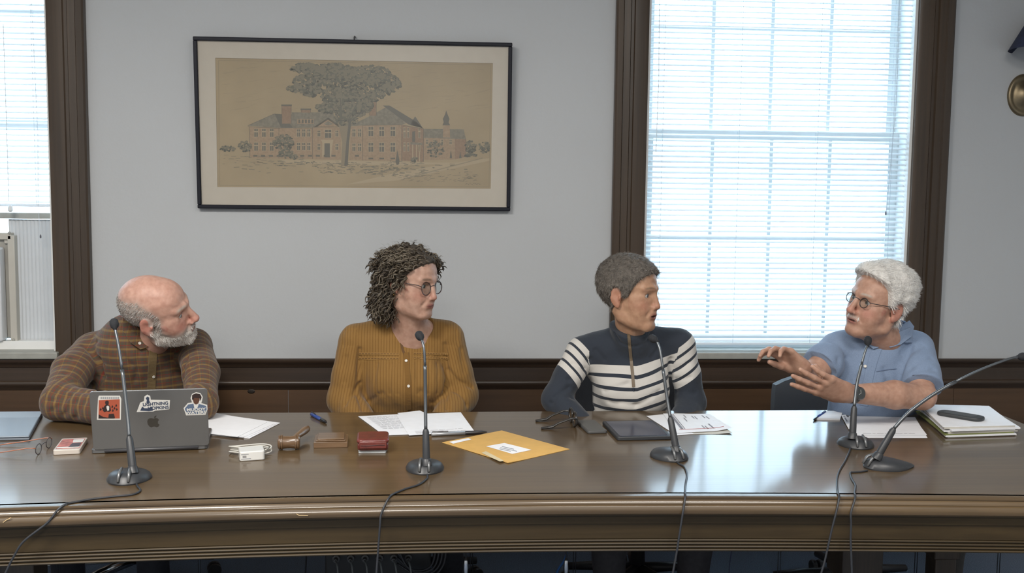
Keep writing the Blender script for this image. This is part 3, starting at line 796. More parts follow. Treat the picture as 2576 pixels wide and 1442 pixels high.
# ================================================================== the four people
def a3(px, py, Y): return A(tuple(at(px, py, Y)))
def hit(fn, px, py, y0=2.7, y1=4.2):           # first point of a surface met along a line of sight
    d = ray(px, py); o = np.array([0, 0, CZ]); t = y0/d[1]
    for _ in range(120):
        p = (o + d*t).astype(np.float32); s = float(fn(p[None])[0])
        if s < .0004: break
        t += max(s, .0006)*.6/np.linalg.norm(d)
        if t*d[1] > y1: break
    return p
def facing(yaw, pitch, tilt=(0, 0, 1)):        # yaw: degrees turned to the picture's right, pitch: degrees up
    y, p = math.radians(yaw), math.radians(pitch)
    return (math.sin(y)*math.cos(p), -math.cos(y)*math.cos(p), math.sin(p)), tilt
def torso_sdf(P, neck, sL, sR, hip, w=.16, flat=.66, fwd=(0, -1, 0), belly=0.0, sh=.062, chest_r=None, trap=.047):
    neck, sL, sR, hip = A(neck), A(sL), A(sR), A(hip); f = A(fwd)
    ch = (sL + sR)/2 + A((0, .01, -.115))
    d = fcap(P, ch, hip, chest_r or w, w*.96, f, flat)
    d = smin(d, cap(P, sL + (sR - sL)*.10 + A((0, .015, -.012)), sR + (sL - sR)*.10 + A((0, .015, -.012)), sh, sh), .07)
    d = smin(d, cap(P, neck + A((0, .03, -.015)), sL + A((0, .015, .0)), trap, sh*.80), .045)
    d = smin(d, cap(P, neck + A((0, .03, -.015)), sR + A((0, .015, .0)), trap, sh*.80), .045)
    if belly: d = smin(d, ell(P, (ch + hip)/2 + f*.055 + A((0, 0, -.05)), (w*.85, .10, .14)), belly)
    return d
def limb(P, *j):      # list of (point, radius)
    d = None
    for (a, ra), (b, rb) in zip(j[:-1], j[1:]):
        q = cap(P, a, b, ra, rb); d = q if d is None else smin(d, q, .018)
    return d
def grooves(P, lst):
    o = np.zeros(len(P), np.float32)
    for (pts, dep, wid) in lst:
        for a, b in zip(pts[:-1], pts[1:]):
            if np.min(np.abs(P[:, 0] - (a[0]+b[0])/2)) > .5: continue
            t, d = seg(P, a, b); o = np.maximum(o, dep*np.exp(-(d/wid)**2)) if dep > 0 else np.minimum(o, dep*np.exp(-(d/wid)**2))
    return o
def sum_grooves(P, lst):
    o = np.zeros(len(P), np.float32)
    for g in lst: o = o + grooves(P, [g])
    return o
BUTTON = mat('pearl_button', (.62, .60, .55), .3, coat=.4)
def button(fn, px, py, parent, r=.0055, m=None, lift=.0045):
    p = hit(fn, px, py); n = grad(fn, p[None])[0]; p = p + n*lift
    T = Matrix.Translation(Vector([float(t) for t in p]) - Vector(root_of(parent))) @ Vector([float(t) for t in n]).to_track_quat('Z', 'Y').to_matrix().to_4x4()
    b = MB(); b.lathe([(r*.9, -.001), (r, .0008), (r*.8, .0018), (r*.6, .0012)], 16, T)
    return b.build('button', m or BUTTON, parent, smooth=True)
def on_surface(fn, pts, lift=.001): 
    out = []
    for p in pts:
        q = hit(fn, *p); n = grad(fn, q[None])[0]; out.append(Vector([float(t) for t in q + n*lift]))
    return out
def ribbon(fn, pts, w, name, m, parent, lift=.0012, thick=.0012):
    k_ = 5; dense = [tuple(np.array(pts[i])*(1 - j/k_) + np.array(pts[i+1])*(j/k_)) for i in range(len(pts)-1) for j in range(k_)] + [pts[-1]]
    P = on_surface(fn, dense, 0); off = Vector(root_of(parent)); b = MB(); rows = []
    for i, p in enumerate(P):
        n = Vector([float(t) for t in grad(fn, A(tuple(p))[None])[0]])
        t = (P[min(i+1, len(P)-1)] - P[max(i-1, 0)]).normalized(); s = t.cross(n).normalized()*(w[i] if hasattr(w, '__len__') else w)
        rows.append([p + s - n*thick - off, p + s + n*lift - off, p - s + n*lift - off, p - s - n*thick - off])
    vs = [v for r in rows for v in r]; fs = []
    for i in range(len(rows) - 1):
        for j in range(3): fs.append((4*i+j, 4*i+4+j, 4*i+5+j, 4*i+1+j))
    fs += [(0, 1, 2, 3), tuple(4*(len(rows)-1) + j for j in (3, 2, 1, 0))]
    return b.add(vs, fs).build(name, m, parent, smooth=False)
def spectacles(H, parent, m, lens_m, r=.0215, asp=1.0, y=.112, z=.002, wire=.0016, half=.033, temple_z=.010, ear_y=-.012, tilt=-.12):
    off = Vector(root_of(parent)); L = lambda p: Vector([float(t) for t in H.w(p)]) - off
    g = None
    g = MB()
    for sx in (-1, 1):
        ring = [(sx*half + r*math.cos(a), y - abs(r*math.cos(a) + half)*.10 + tilt*r*asp*math.sin(a), z + r*asp*math.sin(a)) for a in np.linspace(0, 2*PI, 29)]
        g.tube([L(p) for p in ring], wire, 6, caps=False)
    g.tube([L(p) for p in [(-half + r*.92, y - .001, z + r*.30), (-.004, y + .004, z + r*.45), (.004, y + .004, z + r*.45), (half - r*.92, y - .001, z + r*.30)]], wire, 6)
    root = g.build('eyeglasses', m, parent, smooth=True)
    for sx in (-1, 1):
        t = MB(); t.tube([L(p) for p in [(sx*(half + r*.95), y - .007, z + .007), (sx*(half + r + .010), y - .016, temple_z), (sx*.080, .03, temple_z), (sx*.083, ear_y, temple_z - .004), (sx*.083, ear_y - .022, temple_z - .026)]], wire*1.0, 6)
        t.build('temple', m, root, smooth=True)
        n = 24; c = (sx*half, y - half*.10, z)
        l = MB(); vs = [L((sx*half + r*.97*math.cos(a), y - abs(r*math.cos(a) + half)*.10 + tilt*r*asp*math.sin(a) + dy, z + r*.97*asp*math.sin(a))) for dy in (0, .001) for a in np.linspace(0, 2*PI, n, endpoint=False)]
        l.add(vs, [tuple(range(n)), tuple(range(2*n-1, n-1, -1))] + [(i, (i+1) % n, n + (i+1) % n, n + i) for i in range(n)]).build('lens', lens_m, root)
    return root
LENS = bpy.data.materials.new('lens_glass'); LENS.use_nodes = True
_n = LENS.node_tree.nodes; _l = LENS.node_tree.links; _n.remove(_n['Principled BSDF'])
_t = _n.new('ShaderNodeBsdfTransparent'); _t.inputs[0].default_value = (.93, .95, .95, 1); _g = _n.new('ShaderNodeBsdfGlossy'); _g.inputs['Roughness'].default_value = .03
_x = _n.new('ShaderNodeMixShader'); _x.inputs[0].default_value = .07
_l.new(_t.outputs[0], _x.inputs[1]); _l.new(_g.outputs[0], _x.inputs[2]); _l.new(_x.outputs[0], _n['Material Output'].inputs[0])

def person(label, x, y): return empty('person', (x, y, 0), label, 'person')
TROUS = {}
def lower_body(root, hip, col, knee_dx=.10, shoe=(.02, .02, .02), fwd=-1, foot_y=-.42, foot_back=0.0):
    """seated legs: thighs to the knees under the table, shins to the floor"""
    h = A(hip); key = str(col)
    m = TROUS.setdefault(key, mat('trouser_cloth', col, .85, noise=(60, .15, 3)))
    hz = .53
    J = []
    for s in (-1, 1):
        H0 = A((h[0] + s*.09, h[1] + .02, hz)); K = A((h[0] + s*(.09 + knee_dx*.5), h[1] + foot_y + .02, .54)); N_ = A((h[0] + s*(.09 + knee_dx*.5), h[1] + foot_y + .06 + foot_back, .09)); J.append((H0, K, N_))
    def fn(P):
        d = fcap(P, h + A((-.05, .03, hz - h[2] + .02)), h + A((.05, .03, hz - h[2] + .02)), .155, .155, (0, 1, 0), .85)
        for (a, b, c) in J: d = smin(d, limb(P, (a, .085), (b, .062), (c, .050)), .04)
        return d + .004*hnoise(P, 28, 2)
    lo = (h[0] - .32, h[1] + foot_y - .12, .05); hi = (h[0] + .32, h[1] + .25, .75)
    field_object('trousers', fn, lo, hi, .011, m, root)
    sm = mat('shoe_leather', shoe, .4, coat=.3)
    for (a, b, c) in J:
        def sf(P, c=c):
            d = smin(ell(P, c + A((0, -.09, -.050)), (.046, .115, .042)), cap(P, c + A((0, .01, -.05)), c + A((0, .01, .0)), .042, .044), .03)
            return smax(d, -(P[:, 2] - .012), .004)
        field_object('shoe', sf, (c[0] - .07, c[1] - .24, .0), (c[0] + .07, c[1] + .08, .15), .007, sm, root)
    return J
# ------------------------------------------------------------------ woman in the mustard blouse
def build_p2():
    Yh = 3.56
    f, u = facing(54, -7)
    H = Head(a3(1032, 711, Yh), f, u, .955, face_w=1.04, jaw_w=.95, eye_open=.0050, nose_w=.95, nose_l=-.003)
    Y = 3.66
    neck = a3(1036, 822, Y - .02); sR = a3(893, 858, Y); sL = a3(1128, 850, Y + .01)
    hip = A((float(a3(1030, 1000, Y)[0]), Y + .04, .56))
    eR = a3(868, 1000, Y - .02); eL = a3(1160, 995, Y)
    wR = A((float(a3(950, 1000, Y)[0]), Y - .20, .665)); wL = A((float(a3(1090, 1000, Y)[0]), Y - .20, .665))
    root = person('woman in a mustard blouse with curly grey-brown hair and round glasses, looking sideways', float(hip[0]), Y)
    hb = H.w((0, -.010, -.055)); hb2 = H.w((0, .012, -.085))
    def body(P):
        d = H.face(P)
        n = smin(cap(P, hb, neck + A((0, .012, -.03)), .050, .060), cap(P, hb2, neck + A((0, -.01, -.04)), .034, .045), .03)
        d = smin(d, n, .022)
        t = torso_sdf(P, neck, sL, sR, hip, .130, .55, sh=.046, trap=.036)
        t = smin(t, limb(P, (sR, .040), (eR, .036), (wR, .024)), .02); t = smin(t, limb(P, (sL, .040), (eL, .036), (wL, .024)), .02)
        d = smin(d, t, .035)
        d = smin(d, hand_sdf(P, wR, wL - wR + A((0, -.16, -.01)), (0, -.1, 1), 1, (.5, .5, .55, .6)), .01)
        d = smin(d, hand_sdf(P, wL, wR - wL + A((0, -.16, .0)), (0, -.1, 1), -1, (.5, .5, .55, .6)), .01)
        return d
    base = (.43, .265, .20)
    def cols(V):
        return face_colours(H, V, base, (.28, .105, .09), flush=(.40, .17, .125), brow=(.11, .070, .045), brow_w=1.0)
    sk = skin_mat('skin_fair', base)
    bo, V = field_object('body', body, (hip[0] - .36, Y - .50, .52), (hip[0] + .36, Y + .22, 1.42), .0030, sk, root, {'skin': cols})
    eyes(H, bo, (.06, .075, .075), (.08, 1, -.05))
    # blouse
    def neckline(P):      # scooped opening, lower in front
        q = P - neck; q = q*A((1, 1, 1)); dd = ell(q, (.004, -.055, .030), (.086, .115, .082)); return dd
    G = []
    def gp(*pp): return [hit(base_sh, *p) for p in pp]
    def base_sh(P):
        t = torso_sdf(P, neck, sL, sR, hip, .158, .66, sh=.058, chest_r=.150)
        t = smin(t, ell(P, (neck + hip)/2 + A((.0, -.070, .035)), (.128, .062, .085)), .05)
        ar = np.minimum(limb(P, (sR, .056), ((sR*.4 + eR*.6), .055), (eR + A((0, 0, -.01)), .060), (wR + (eR-wR)*.1, .047)), limb(P, (sL, .056), ((sL*.4 + eL*.6), .056), (eL, .060), (wL + (eL-wL)*.1, .047)))
        return smin(t, ar, .016)
    G += [(gp((905, 880), (902, 940), (903, 1000), (912, 1030)), .010, .009), (gp((1120, 868), (1122, 930), (1120, 1000), (1125, 1028)), .010, .009)]     # armholes
    G += [(gp((1128, 930), (1150, 958), (1186, 975)), .008, .008), (gp((1122, 965), (1150, 985), (1175, 1020)), .008, .009), (gp((868, 1018), (890, 990), (905, 965)), .007, .008)]
    for x in (948, 985, 1000, 1048, 1078, 1100): G.append((gp((x, 915), (x + random.uniform(-5, 5), 950), (x + random.uniform(-9, 9), 990)), .0038, .007))
    for x, s in ((878, -1), (884, -1), (892, -1), (868, -1), (1130, 1), (1138, 1), (1146, 1)): G.append((gp((x, 832), (x + s*4, 870)), .0025, .005))
    for (a, b) in (((930, 1010), (960, 990)), ((1085, 1015), (1060, 985)), ((870, 900), (866, 960)), ((1160, 880), (1168, 935))): G.append((gp(a, b), .005, .010))
    def blouse(P):
        d = base_sh(P) - .001
        d = smax(d, -neckline(P), .004)
        for (w, e) in ((wR, eR), (wL, eL)):
            ax = (w - e)/np.linalg.norm(w - e); d = np.where(((P - w) @ ax > .0) & (np.linalg.norm(P - w, axis=1) < .14), np.maximum(d, (P - w) @ ax), d)
        return d
    DISP = lambda P: sum_grooves(P, G) + .0022*hnoise(P*A((2.2, 1, .6)), 42, 1)
    def full(P): return blouse(P) + DISP(P)
    def vU(V):
        dR = limb(V, (sR, .056), (eR, .056), (wR, .047)); dL = limb(V, (sL, .056), (eL, .056), (wL, .047)); t = torso_sdf(V, neck, sL, sR, hip, .158, .66, sh=.058, chest_r=.150)
        arm = np.minimum(dR, dL) < t - .004
        u = V[:, 0] - hip[0]
        for (s, e, w) in ((sR, eR, wR), (sL, eL, wL)):
            m = arm & (limb(V, (s, .056), (e, .056), (w, .047)) < .03) & (np.abs(V[:, 0] - s[0]) < .14)
            m2 = m & (np.linalg.norm(V - e, axis=1) + .0 > 0)
            u = np.where(m2, (V[:, 0] - (s[0] + (e[0]-s[0])*np.clip((s[2]-V[:, 2])/max(s[2]-e[2], .05), 0, 1)))*1.0 + .003, u)
        return u
    def g(N, L, b):
        u = attr_node(N, 'u')
        st = ramp(N, L, mth(N, L, 'FRACT', mth(N, L, 'MULTIPLY', u, 1/.0098)), [(0, (.78, .74, .66)), (.13, (.78, .74, .66)), (.3, (1.04, 1.04, 1.04)), (.84, (1.04, 1.04, 1.04)), (1, (.78, .74, .66))], False)
        L.new(mixn(N, L, 1.0, (.210, .114, .033), st, 'MULTIPLY'), b.inputs['Base Color'])
    BL = cloth('mustard_blouse_cloth', g)
    so, _ = field_object('blouse', blouse, (hip[0] - .36, Y - .32, .56), (hip[0] + .36, Y + .22, 1.10), .0038, BL, root, {'u': vU}, disp=DISP)
    DK = mat('blouse_seam', (.10, .050, .018), .9); LACE = mat('blouse_lace', (.24, .13, .035), .9)
    for yy, (xa, xb) in ((891, (902, 1004)), (903, (902, 1004)), (889, (1040, 1128)), (900, (1040, 1128))):
        n = 9
        xs_ = np.linspace(xa, xb, n)
        ribbon(full, [(x, yy + (x - 1010)*.015 + random.uniform(-.8, .8)) for x in xs_], .0042, 'lace_band', LACE, so, lift=.0020)
        k = 13
        for i in range(k):
            x0 = xa + (xb - xa)*(i + .15)/k; x1 = xa + (xb - xa)*(i + .8)/k
            P = on_surface(full, [(x0, yy + (x0 - 1010)*.015), (x1, yy + (x1 - 1010)*.015)], .0022)
            MB().tube([p - Vector(root_of(so)) for p in P], .0011, 5).build('stitch', DK, so)
    ribbon(full, [(1022, 888), (1024, 920), (1027, 960), (1028, 1000), (1029, 1030)], .0085, 'placket', BL, so, lift=.0035)
    ribbon(full, [(1009, 862), (1013, 880), (1022, 902)], .004, 'neck_slit', DK, so, lift=.0018)
    for p in ((1031, 861), (1022, 909), (1028, 971)): button(full, p[0], p[1], so, .0052)
    # gathered cloth rows below the yoke
    # hair: a soft base volume and many curls
    def line(y): return np.interp(y, [-.12, -.03, .0, .02, .045, .07, .10], [-.16, -.10, -.012, .020, .050, .072, .10])
    def cap_fn(P):
        Q = H.loc(P); d = H.skull(Q)
        th = .008 + .014*np.clip((.02 - Q[:, 1])/.08, 0, 1)*np.clip((.11 - Q[:, 2])/.06, 0, 1) + .004*hnoise(Q, 85, 2) + .002*hnoise(Q, 190, 5)
        d = d - th
        dn = ell(Q, (0, -.085, -.060), (.082, .048, .075)) + .006*hnoise(Q, 80, 4); d = smin(d, dn, .03)
        m = line(Q[:, 1]) - Q[:, 2]
        d = smax(d, m*.8, .010)
        return d*H.s*.8
    HM = [mat('hair_brown_%s' % n, c, .5, spec=.5) for n, c in (('dark', (.032, .023, .015)), ('mid', (.066, .049, .032)), ('grey', (.120, .098, .070)))]
    c0 = H.c
    ho, HV = field_object('hair', cap_fn, c0 - .19, c0 + .17, .0045, mat('hair_base', (.050, .038, .027), .7, noise=(60, .5, 4), bump=(170, .006)), root)
    HV = HV.astype(np.float32); Nn = grad(cap_fn, HV, .003); Q = H.loc(HV)
    ok = (Q[:, 2] > line(Q[:, 1]) + .002)
    def comb(i):
        q = Q[i]; top = np.clip((q[:, 2] - .03)/.05, 0, 1)[:, None]; sx = np.sign(q[:, 0:1] + .004)
        w = H.R[:, 0][None]*sx*.8 - H.R[:, 1][None]*.45
        return Nn[i]*.10 + A((0, 0, -1.0))*(1 - top*.7) + w*(.25 + top*.8)
    i1 = pick(HV, Nn, ok, 900, 1)
    locks('curl_lock', HV[i1] - Nn[i1]*.002, comb(i1), .050, HM, ho, .0055, .0026, seed=5, n=1.6)
    i2 = pick(HV, Nn, ok & (Q[:, 2] < .03) & (Q[:, 1] < .02), 150, 2)
    locks('curl_lock', HV[i2] - Nn[i2]*.002, comb(i2), .050, HM[:2], ho, .0075, .0032, seed=6, n=1.5)
    i5 = pick(HV, Nn, ok & (Q[:, 2] > .045) & (Q[:, 1] > -.03), 420, 12)
    locks('curl_lock', HV[i5] - Nn[i5]*.003, comb(i5) - H.R[:, 1][None]*.5 - Nn[i5]*.05, .046, HM, ho, .0050, .0024, seed=19, n=1.1)
    i4 = pick(HV, Nn, ok & (Q[:, 0] < -.045) & (Q[:, 1] > -.02) & (Q[:, 2] > -.01) & (Q[:, 2] < .10), 150, 8)
    locks('curl_lock', HV[i4] - Nn[i4]*.002, comb(i4) - H.R[:, 0][None]*.7 + H.R[:, 1][None]*.35, .042, HM, ho, .0065, .0024, seed=9, n=1.5)
    i3 = pick(HV, Nn, ok, 900, 3)
    strands('flyaway', HV[i3] - Nn[i3]*.002, comb(i3) + Nn[i3]*.5, .040, HM, ho, curl=.006, width=.0006, segn=8, curl_n=1.1, rnd=.4, seed=7)
    spectacles(H, root, mat('tortoise_frame', (.045, .022, .018), .3, coat=.5), LENS, r=.0230, y=.101, z=-.002, wire=.0018, half=.034)
    # ear ring
    p = Vector([float(t) for t in H.w((.084, -.004, -.037))]) - Vector(root_of(root)); b = MB(); b.lathe([(.001, .003), (.003, .001), (.003, -.002), (.001, -.004)], 10, Matrix.Translation(p)); b.build('earring', mat('gold', (.7, .45, .15), .3, 1), root)
    lower_body(root, hip, (.03, .03, .035), foot_back=.30)
    return root
build_p2()
# ------------------------------------------------------------------ woman in the navy and white striped quarter-zip
def build_p3():
    Yh = 3.50
    f, u = facing(52, -1)
    H = Head(a3(1583, 740, Yh), f, u, .985, face_w=.93, jaw_w=.88, jaw_l=.004, eye_open=.0050, nose_w=1.0, nose_l=-.005, mouth=.0055, ear=1.12)
    Y = 3.57
    neck = a3(1592, 838, Y - .03); sR = a3(1462, 886, Y); sL = a3(1712, 866, Y + .01)
    hip = A((float(a3(1600, 1000, Y)[0]), Y + .05, .56))
    eR = a3(1400, 1003, Y - .05); eL = a3(1738, 1012, Y)
    wR = A((float(a3(1480, 1000, Y)[0]), Y - .22, .668)); wL = A((float(a3(1660, 1000, Y)[0]), Y - .20, .665))
    root = person('woman with short grey hair in a navy and white striped zip pullover, mouth open', float(hip[0]), Y)
    hb = H.w((0, -.006, -.055))
    def body(P):
        d = H.face(P)
        n = smin(cap(P, hb, neck + A((0, .012, -.03)), .046, .052), cap(P, H.w((.022, .018, -.080)), neck + A((-.004, -.036, -.015)), .010, .010), .014)
        n = smin(n, cap(P, H.w((.05, -.03, -.055)), neck + A((.0, -.034, -.02)), .010, .009), .010)
        d = smin(d, n, .016)
        t = torso_sdf(P, neck, sL, sR, hip, .125, .55, sh=.034, trap=.034)
        t = smin(t, limb(P, (sR, .033), (eR, .034), (wR, .024)), .02); t = smin(t, limb(P, (sL, .033), (eL, .032), (wL, .024)), .02)
        d = smin(d, t, .03)
        d = smin(d, hand_sdf(P, wR, wL - wR + A((0, -.16, -.01)), (0, -.1, 1), 1, (.5, .5, .55, .6)), .01)
        d = smin(d, hand_sdf(P, wL, wR - wL + A((0, -.16, .0)), (0, -.1, 1), -1, (.5, .5, .55, .6)), .01)
        return d
    base = (.40, .235, .150)
    def cols(V): return face_colours(H, V, base, (.27, .105, .08), flush=(.37, .155, .105), brow=(.17, .11, .07), brow_w=.8)
    sk = skin_mat('skin_tanned', base)
    bo, V = field_object('body', body, (hip[0] - .36, Y - .48, .52), (hip[0] + .36, Y + .22, 1.42), .0030, sk, root, {'skin': cols})
    eyes(H, bo, (.08, .09, .10), (.12, 1, .0))
    def base_sh(P):
        t = torso_sdf(P, neck, sL, sR, hip, .142, .64, sh=.054, chest_r=.135)
        t = smin(t, ell(P, (neck + hip)/2 + A((.0, -.060, .02)), (.115, .055, .08)), .05)
        ar = np.minimum(limb(P, (sR, .052), (sR*.5 + eR*.5, .050), (eR, .050), (wR, .040)), limb(P, (sL, .052), (sL*.5 + eL*.5, .050), (eL, .052), (wL, .040)))
        d = smin(t, ar, .016)
        col = smax(cap(P, neck + A((0, .010, -.04)), H.w((0, -.012, -.085)), .064, .0600), (P - (neck + A((0, 0, .022)))) @ A((.16, -.42, .89)), .006)
        return smin(d, col, .012)
    def gp(*pp): return [hit(base_sh, *p) for p in pp]
    G = [(gp((1482, 905), (1478, 950), (1480, 1000), (1492, 1028)), .010, .010), (gp((1688, 905), (1686, 950), (1690, 1000), (1692, 1026)), .009, .009)]
    G += [(gp((1545, 838), (1560, 860), (1590, 872)), .004, .006), (gp((1640, 838), (1630, 856), (1600, 872)), .004, .006)]
    for a, b in (((1520, 985), (1580, 965)), ((1560, 1015), (1660, 985)), ((1600, 1022), (1640, 1000)), ((1530, 1012), (1600, 1020)), ((1700, 930), (1730, 915)), ((1700, 955), (1735, 950)), ((1700, 985), (1748, 990)), ((1470, 930), (1440, 915)), ((1465, 965), (1430, 955)), ((1395, 1000), (1430, 975)), ((1385, 1015), (1440, 1000)), ((1500, 880), (1520, 905)), ((1660, 870), (1640, 900))):
        G.append((gp(a, b), .0055, .009))
    DISP = lambda P: sum_grooves(P, G) + .0020*hnoise(P, 45, 1)
    def sweater(P):
        d = base_sh(P)
        for (w, e) in ((wR, eR), (wL, eL)):
            ax = (w - e)/np.linalg.norm(w - e); d = np.where(((P - w) @ ax > .0) & (np.linalg.norm(P - w, axis=1) < .14), np.maximum(d, (P - w) @ ax), d)
        return d
    full = lambda P: sweater(P) + DISP(P)
    y0 = float(hit(base_sh, 1590, 922)[2])
    def vV(V, what='v'):
        lim = np.ones(len(V), np.float32)
        dR = limb(V, (sR, .052), (eR, .050), (wR, .040)); dL = limb(V, (sL, .052), (eL, .052), (wL, .040)); t = torso_sdf(V, neck, sL, sR, hip, .142, .64, sh=.054, chest_r=.135)
        x = V[:, 0]
        zl = y0 + np.interp(x, [sR[0], float(a3(1590, 920, Y)[0]), sL[0]], [.002, .000, .048])
        v = zl - V[:, 2] + .0035*hnoise(V, 25, 4)
        v = np.where(V[:, 1] > Y + .04, -1, v)
        for (s, e, w, d, sx, o) in ((sR, eR, wR, dR, -1, .018), (sL, eL, wL, dL, 1, .006)):
            ax = e - s; L_ = np.linalg.norm(ax); ax = ax/L_
            arm = (d < t - .0) & (d < .03) & ((V[:, 0] - s[0])*sx > -.055)
            # the yoke runs diagonally off the shoulder to the armhole
            al = (V - s) @ ax + (V[:, 0] - s[0])*sx*.55 + o
            lim = np.where(arm, .158 - al, lim)
            v = np.where(arm, al, v)
        return v if what == 'v' else lim
    def g(N, L, b):
        v = attr_node(N, 'v')
        fr = mth(N, L, 'FRACT', mth(N, L, 'MULTIPLY', v, 1/.0400))
        w = mth(N, L, 'MULTIPLY', mth(N, L, 'LESS_THAN', fr, .70), mth(N, L, 'MULTIPLY', mth(N, L, 'GREATER_THAN', v, 0), mth(N, L, 'GREATER_THAN', attr_node(N, 'lim'), 0)))
        L.new(mixn(N, L, w, (.026, .032, .044), (.52, .50, .47)), b.inputs['Base Color'])
    SW = cloth('striped_knit', g, bump=(1200, .0005))
    so, _ = field_object('pullover', sweater, (hip[0] - .36, Y - .32, .56), (hip[0] + .36, Y + .22, 1.16), .0036, SW, root, {'v': vV, 'lim': lambda V: vV(V, 'lim')}, disp=DISP)
    ribbon(full, [(1581, 836), (1583, 860), (1587, 900), (1591, 940), (1594, 974)], .0052, 'zip', mat('zip_brass', (.13, .095, .06), .5, 0), so, lift=.002)
    NV = mat('zip_tape', (.02, .03, .05), .9)
    z = on_surface(full, [(1594, 976), (1594, 980)], .003); MB().tube([z[0] - Vector(root_of(so)), z[0] - Vector(root_of(so)) + Vector((0, 0, -.012))], [.003, .0022], 6).build('zip_pull', NV, so)
    # short hair
    def line(y): return np.interp(y, [-.12, -.06, -.03, -.006, .012, .030, .050, .07, .10], [-.095, -.080, -.050, .022, -.006, -.004, .032, .060, .088])
    def cap_fn(P):
        Q = H.loc(P); d = H.skull(Q)
        th = .011 + .006*np.clip((Q[:, 2] - .03)/.08, 0, 1) + .0022*hnoise(Q, 90, 2) + .0015*hnoise(Q, 190, 5)
        d = d - th; m = line(Q[:, 1]) - Q[:, 2]
        e = ell(np.abs(Q)*A((1, 0, 0)) + Q*A((0, 1, 1)), (.085, -.008, -.004), (.02, .022, .036))
        d = smax(d, m*.7, .008); return smax(d, -e, .004)
    HM = [mat('hair_short_%s' % n, c, .55, spec=.4) for n, c in (('dark', (.095, .083, .070)), ('mid', (.155, .137, .118)), ('grey', (.24, .215, .19)))]
    ho, HV = field_object('hair', cap_fn, H.c - .16, H.c + .17, .004, mat('hair_short_base', (.095, .082, .070), .75, noise=(90, .4, 4), bump=((220, 220, 220), .004)), root)
    HV = HV.astype(np.float32); Nn = grad(cap_fn, HV, .003); Q = H.loc(HV); ok = (Q[:, 2] > line(Q[:, 1]) + .001)
    i = pick(HV, Nn, ok, 15000, 1); q = Q[i]
    fw = np.clip((q[:, 2] - .0)/.10, 0, 1)[:, None]
    dr = Nn[i]*.13 + H.R[:, 1][None]*(fw*1.0 - .35) + H.R[:, 2][None]*(-.8*(1 - fw)) + H.R[:, 0][None]*np.sign(q[:, 0:1])*.1
    strands('hair_strands', HV[i] - Nn[i]*.002, dr, .015, HM, ho, width=.0006, segn=3, gravity=.05, rnd=.16, seed=4, norms=Nn[i], lift=.16)
    lower_body(root, hip, (.035, .032, .035))
    return root
build_p3()
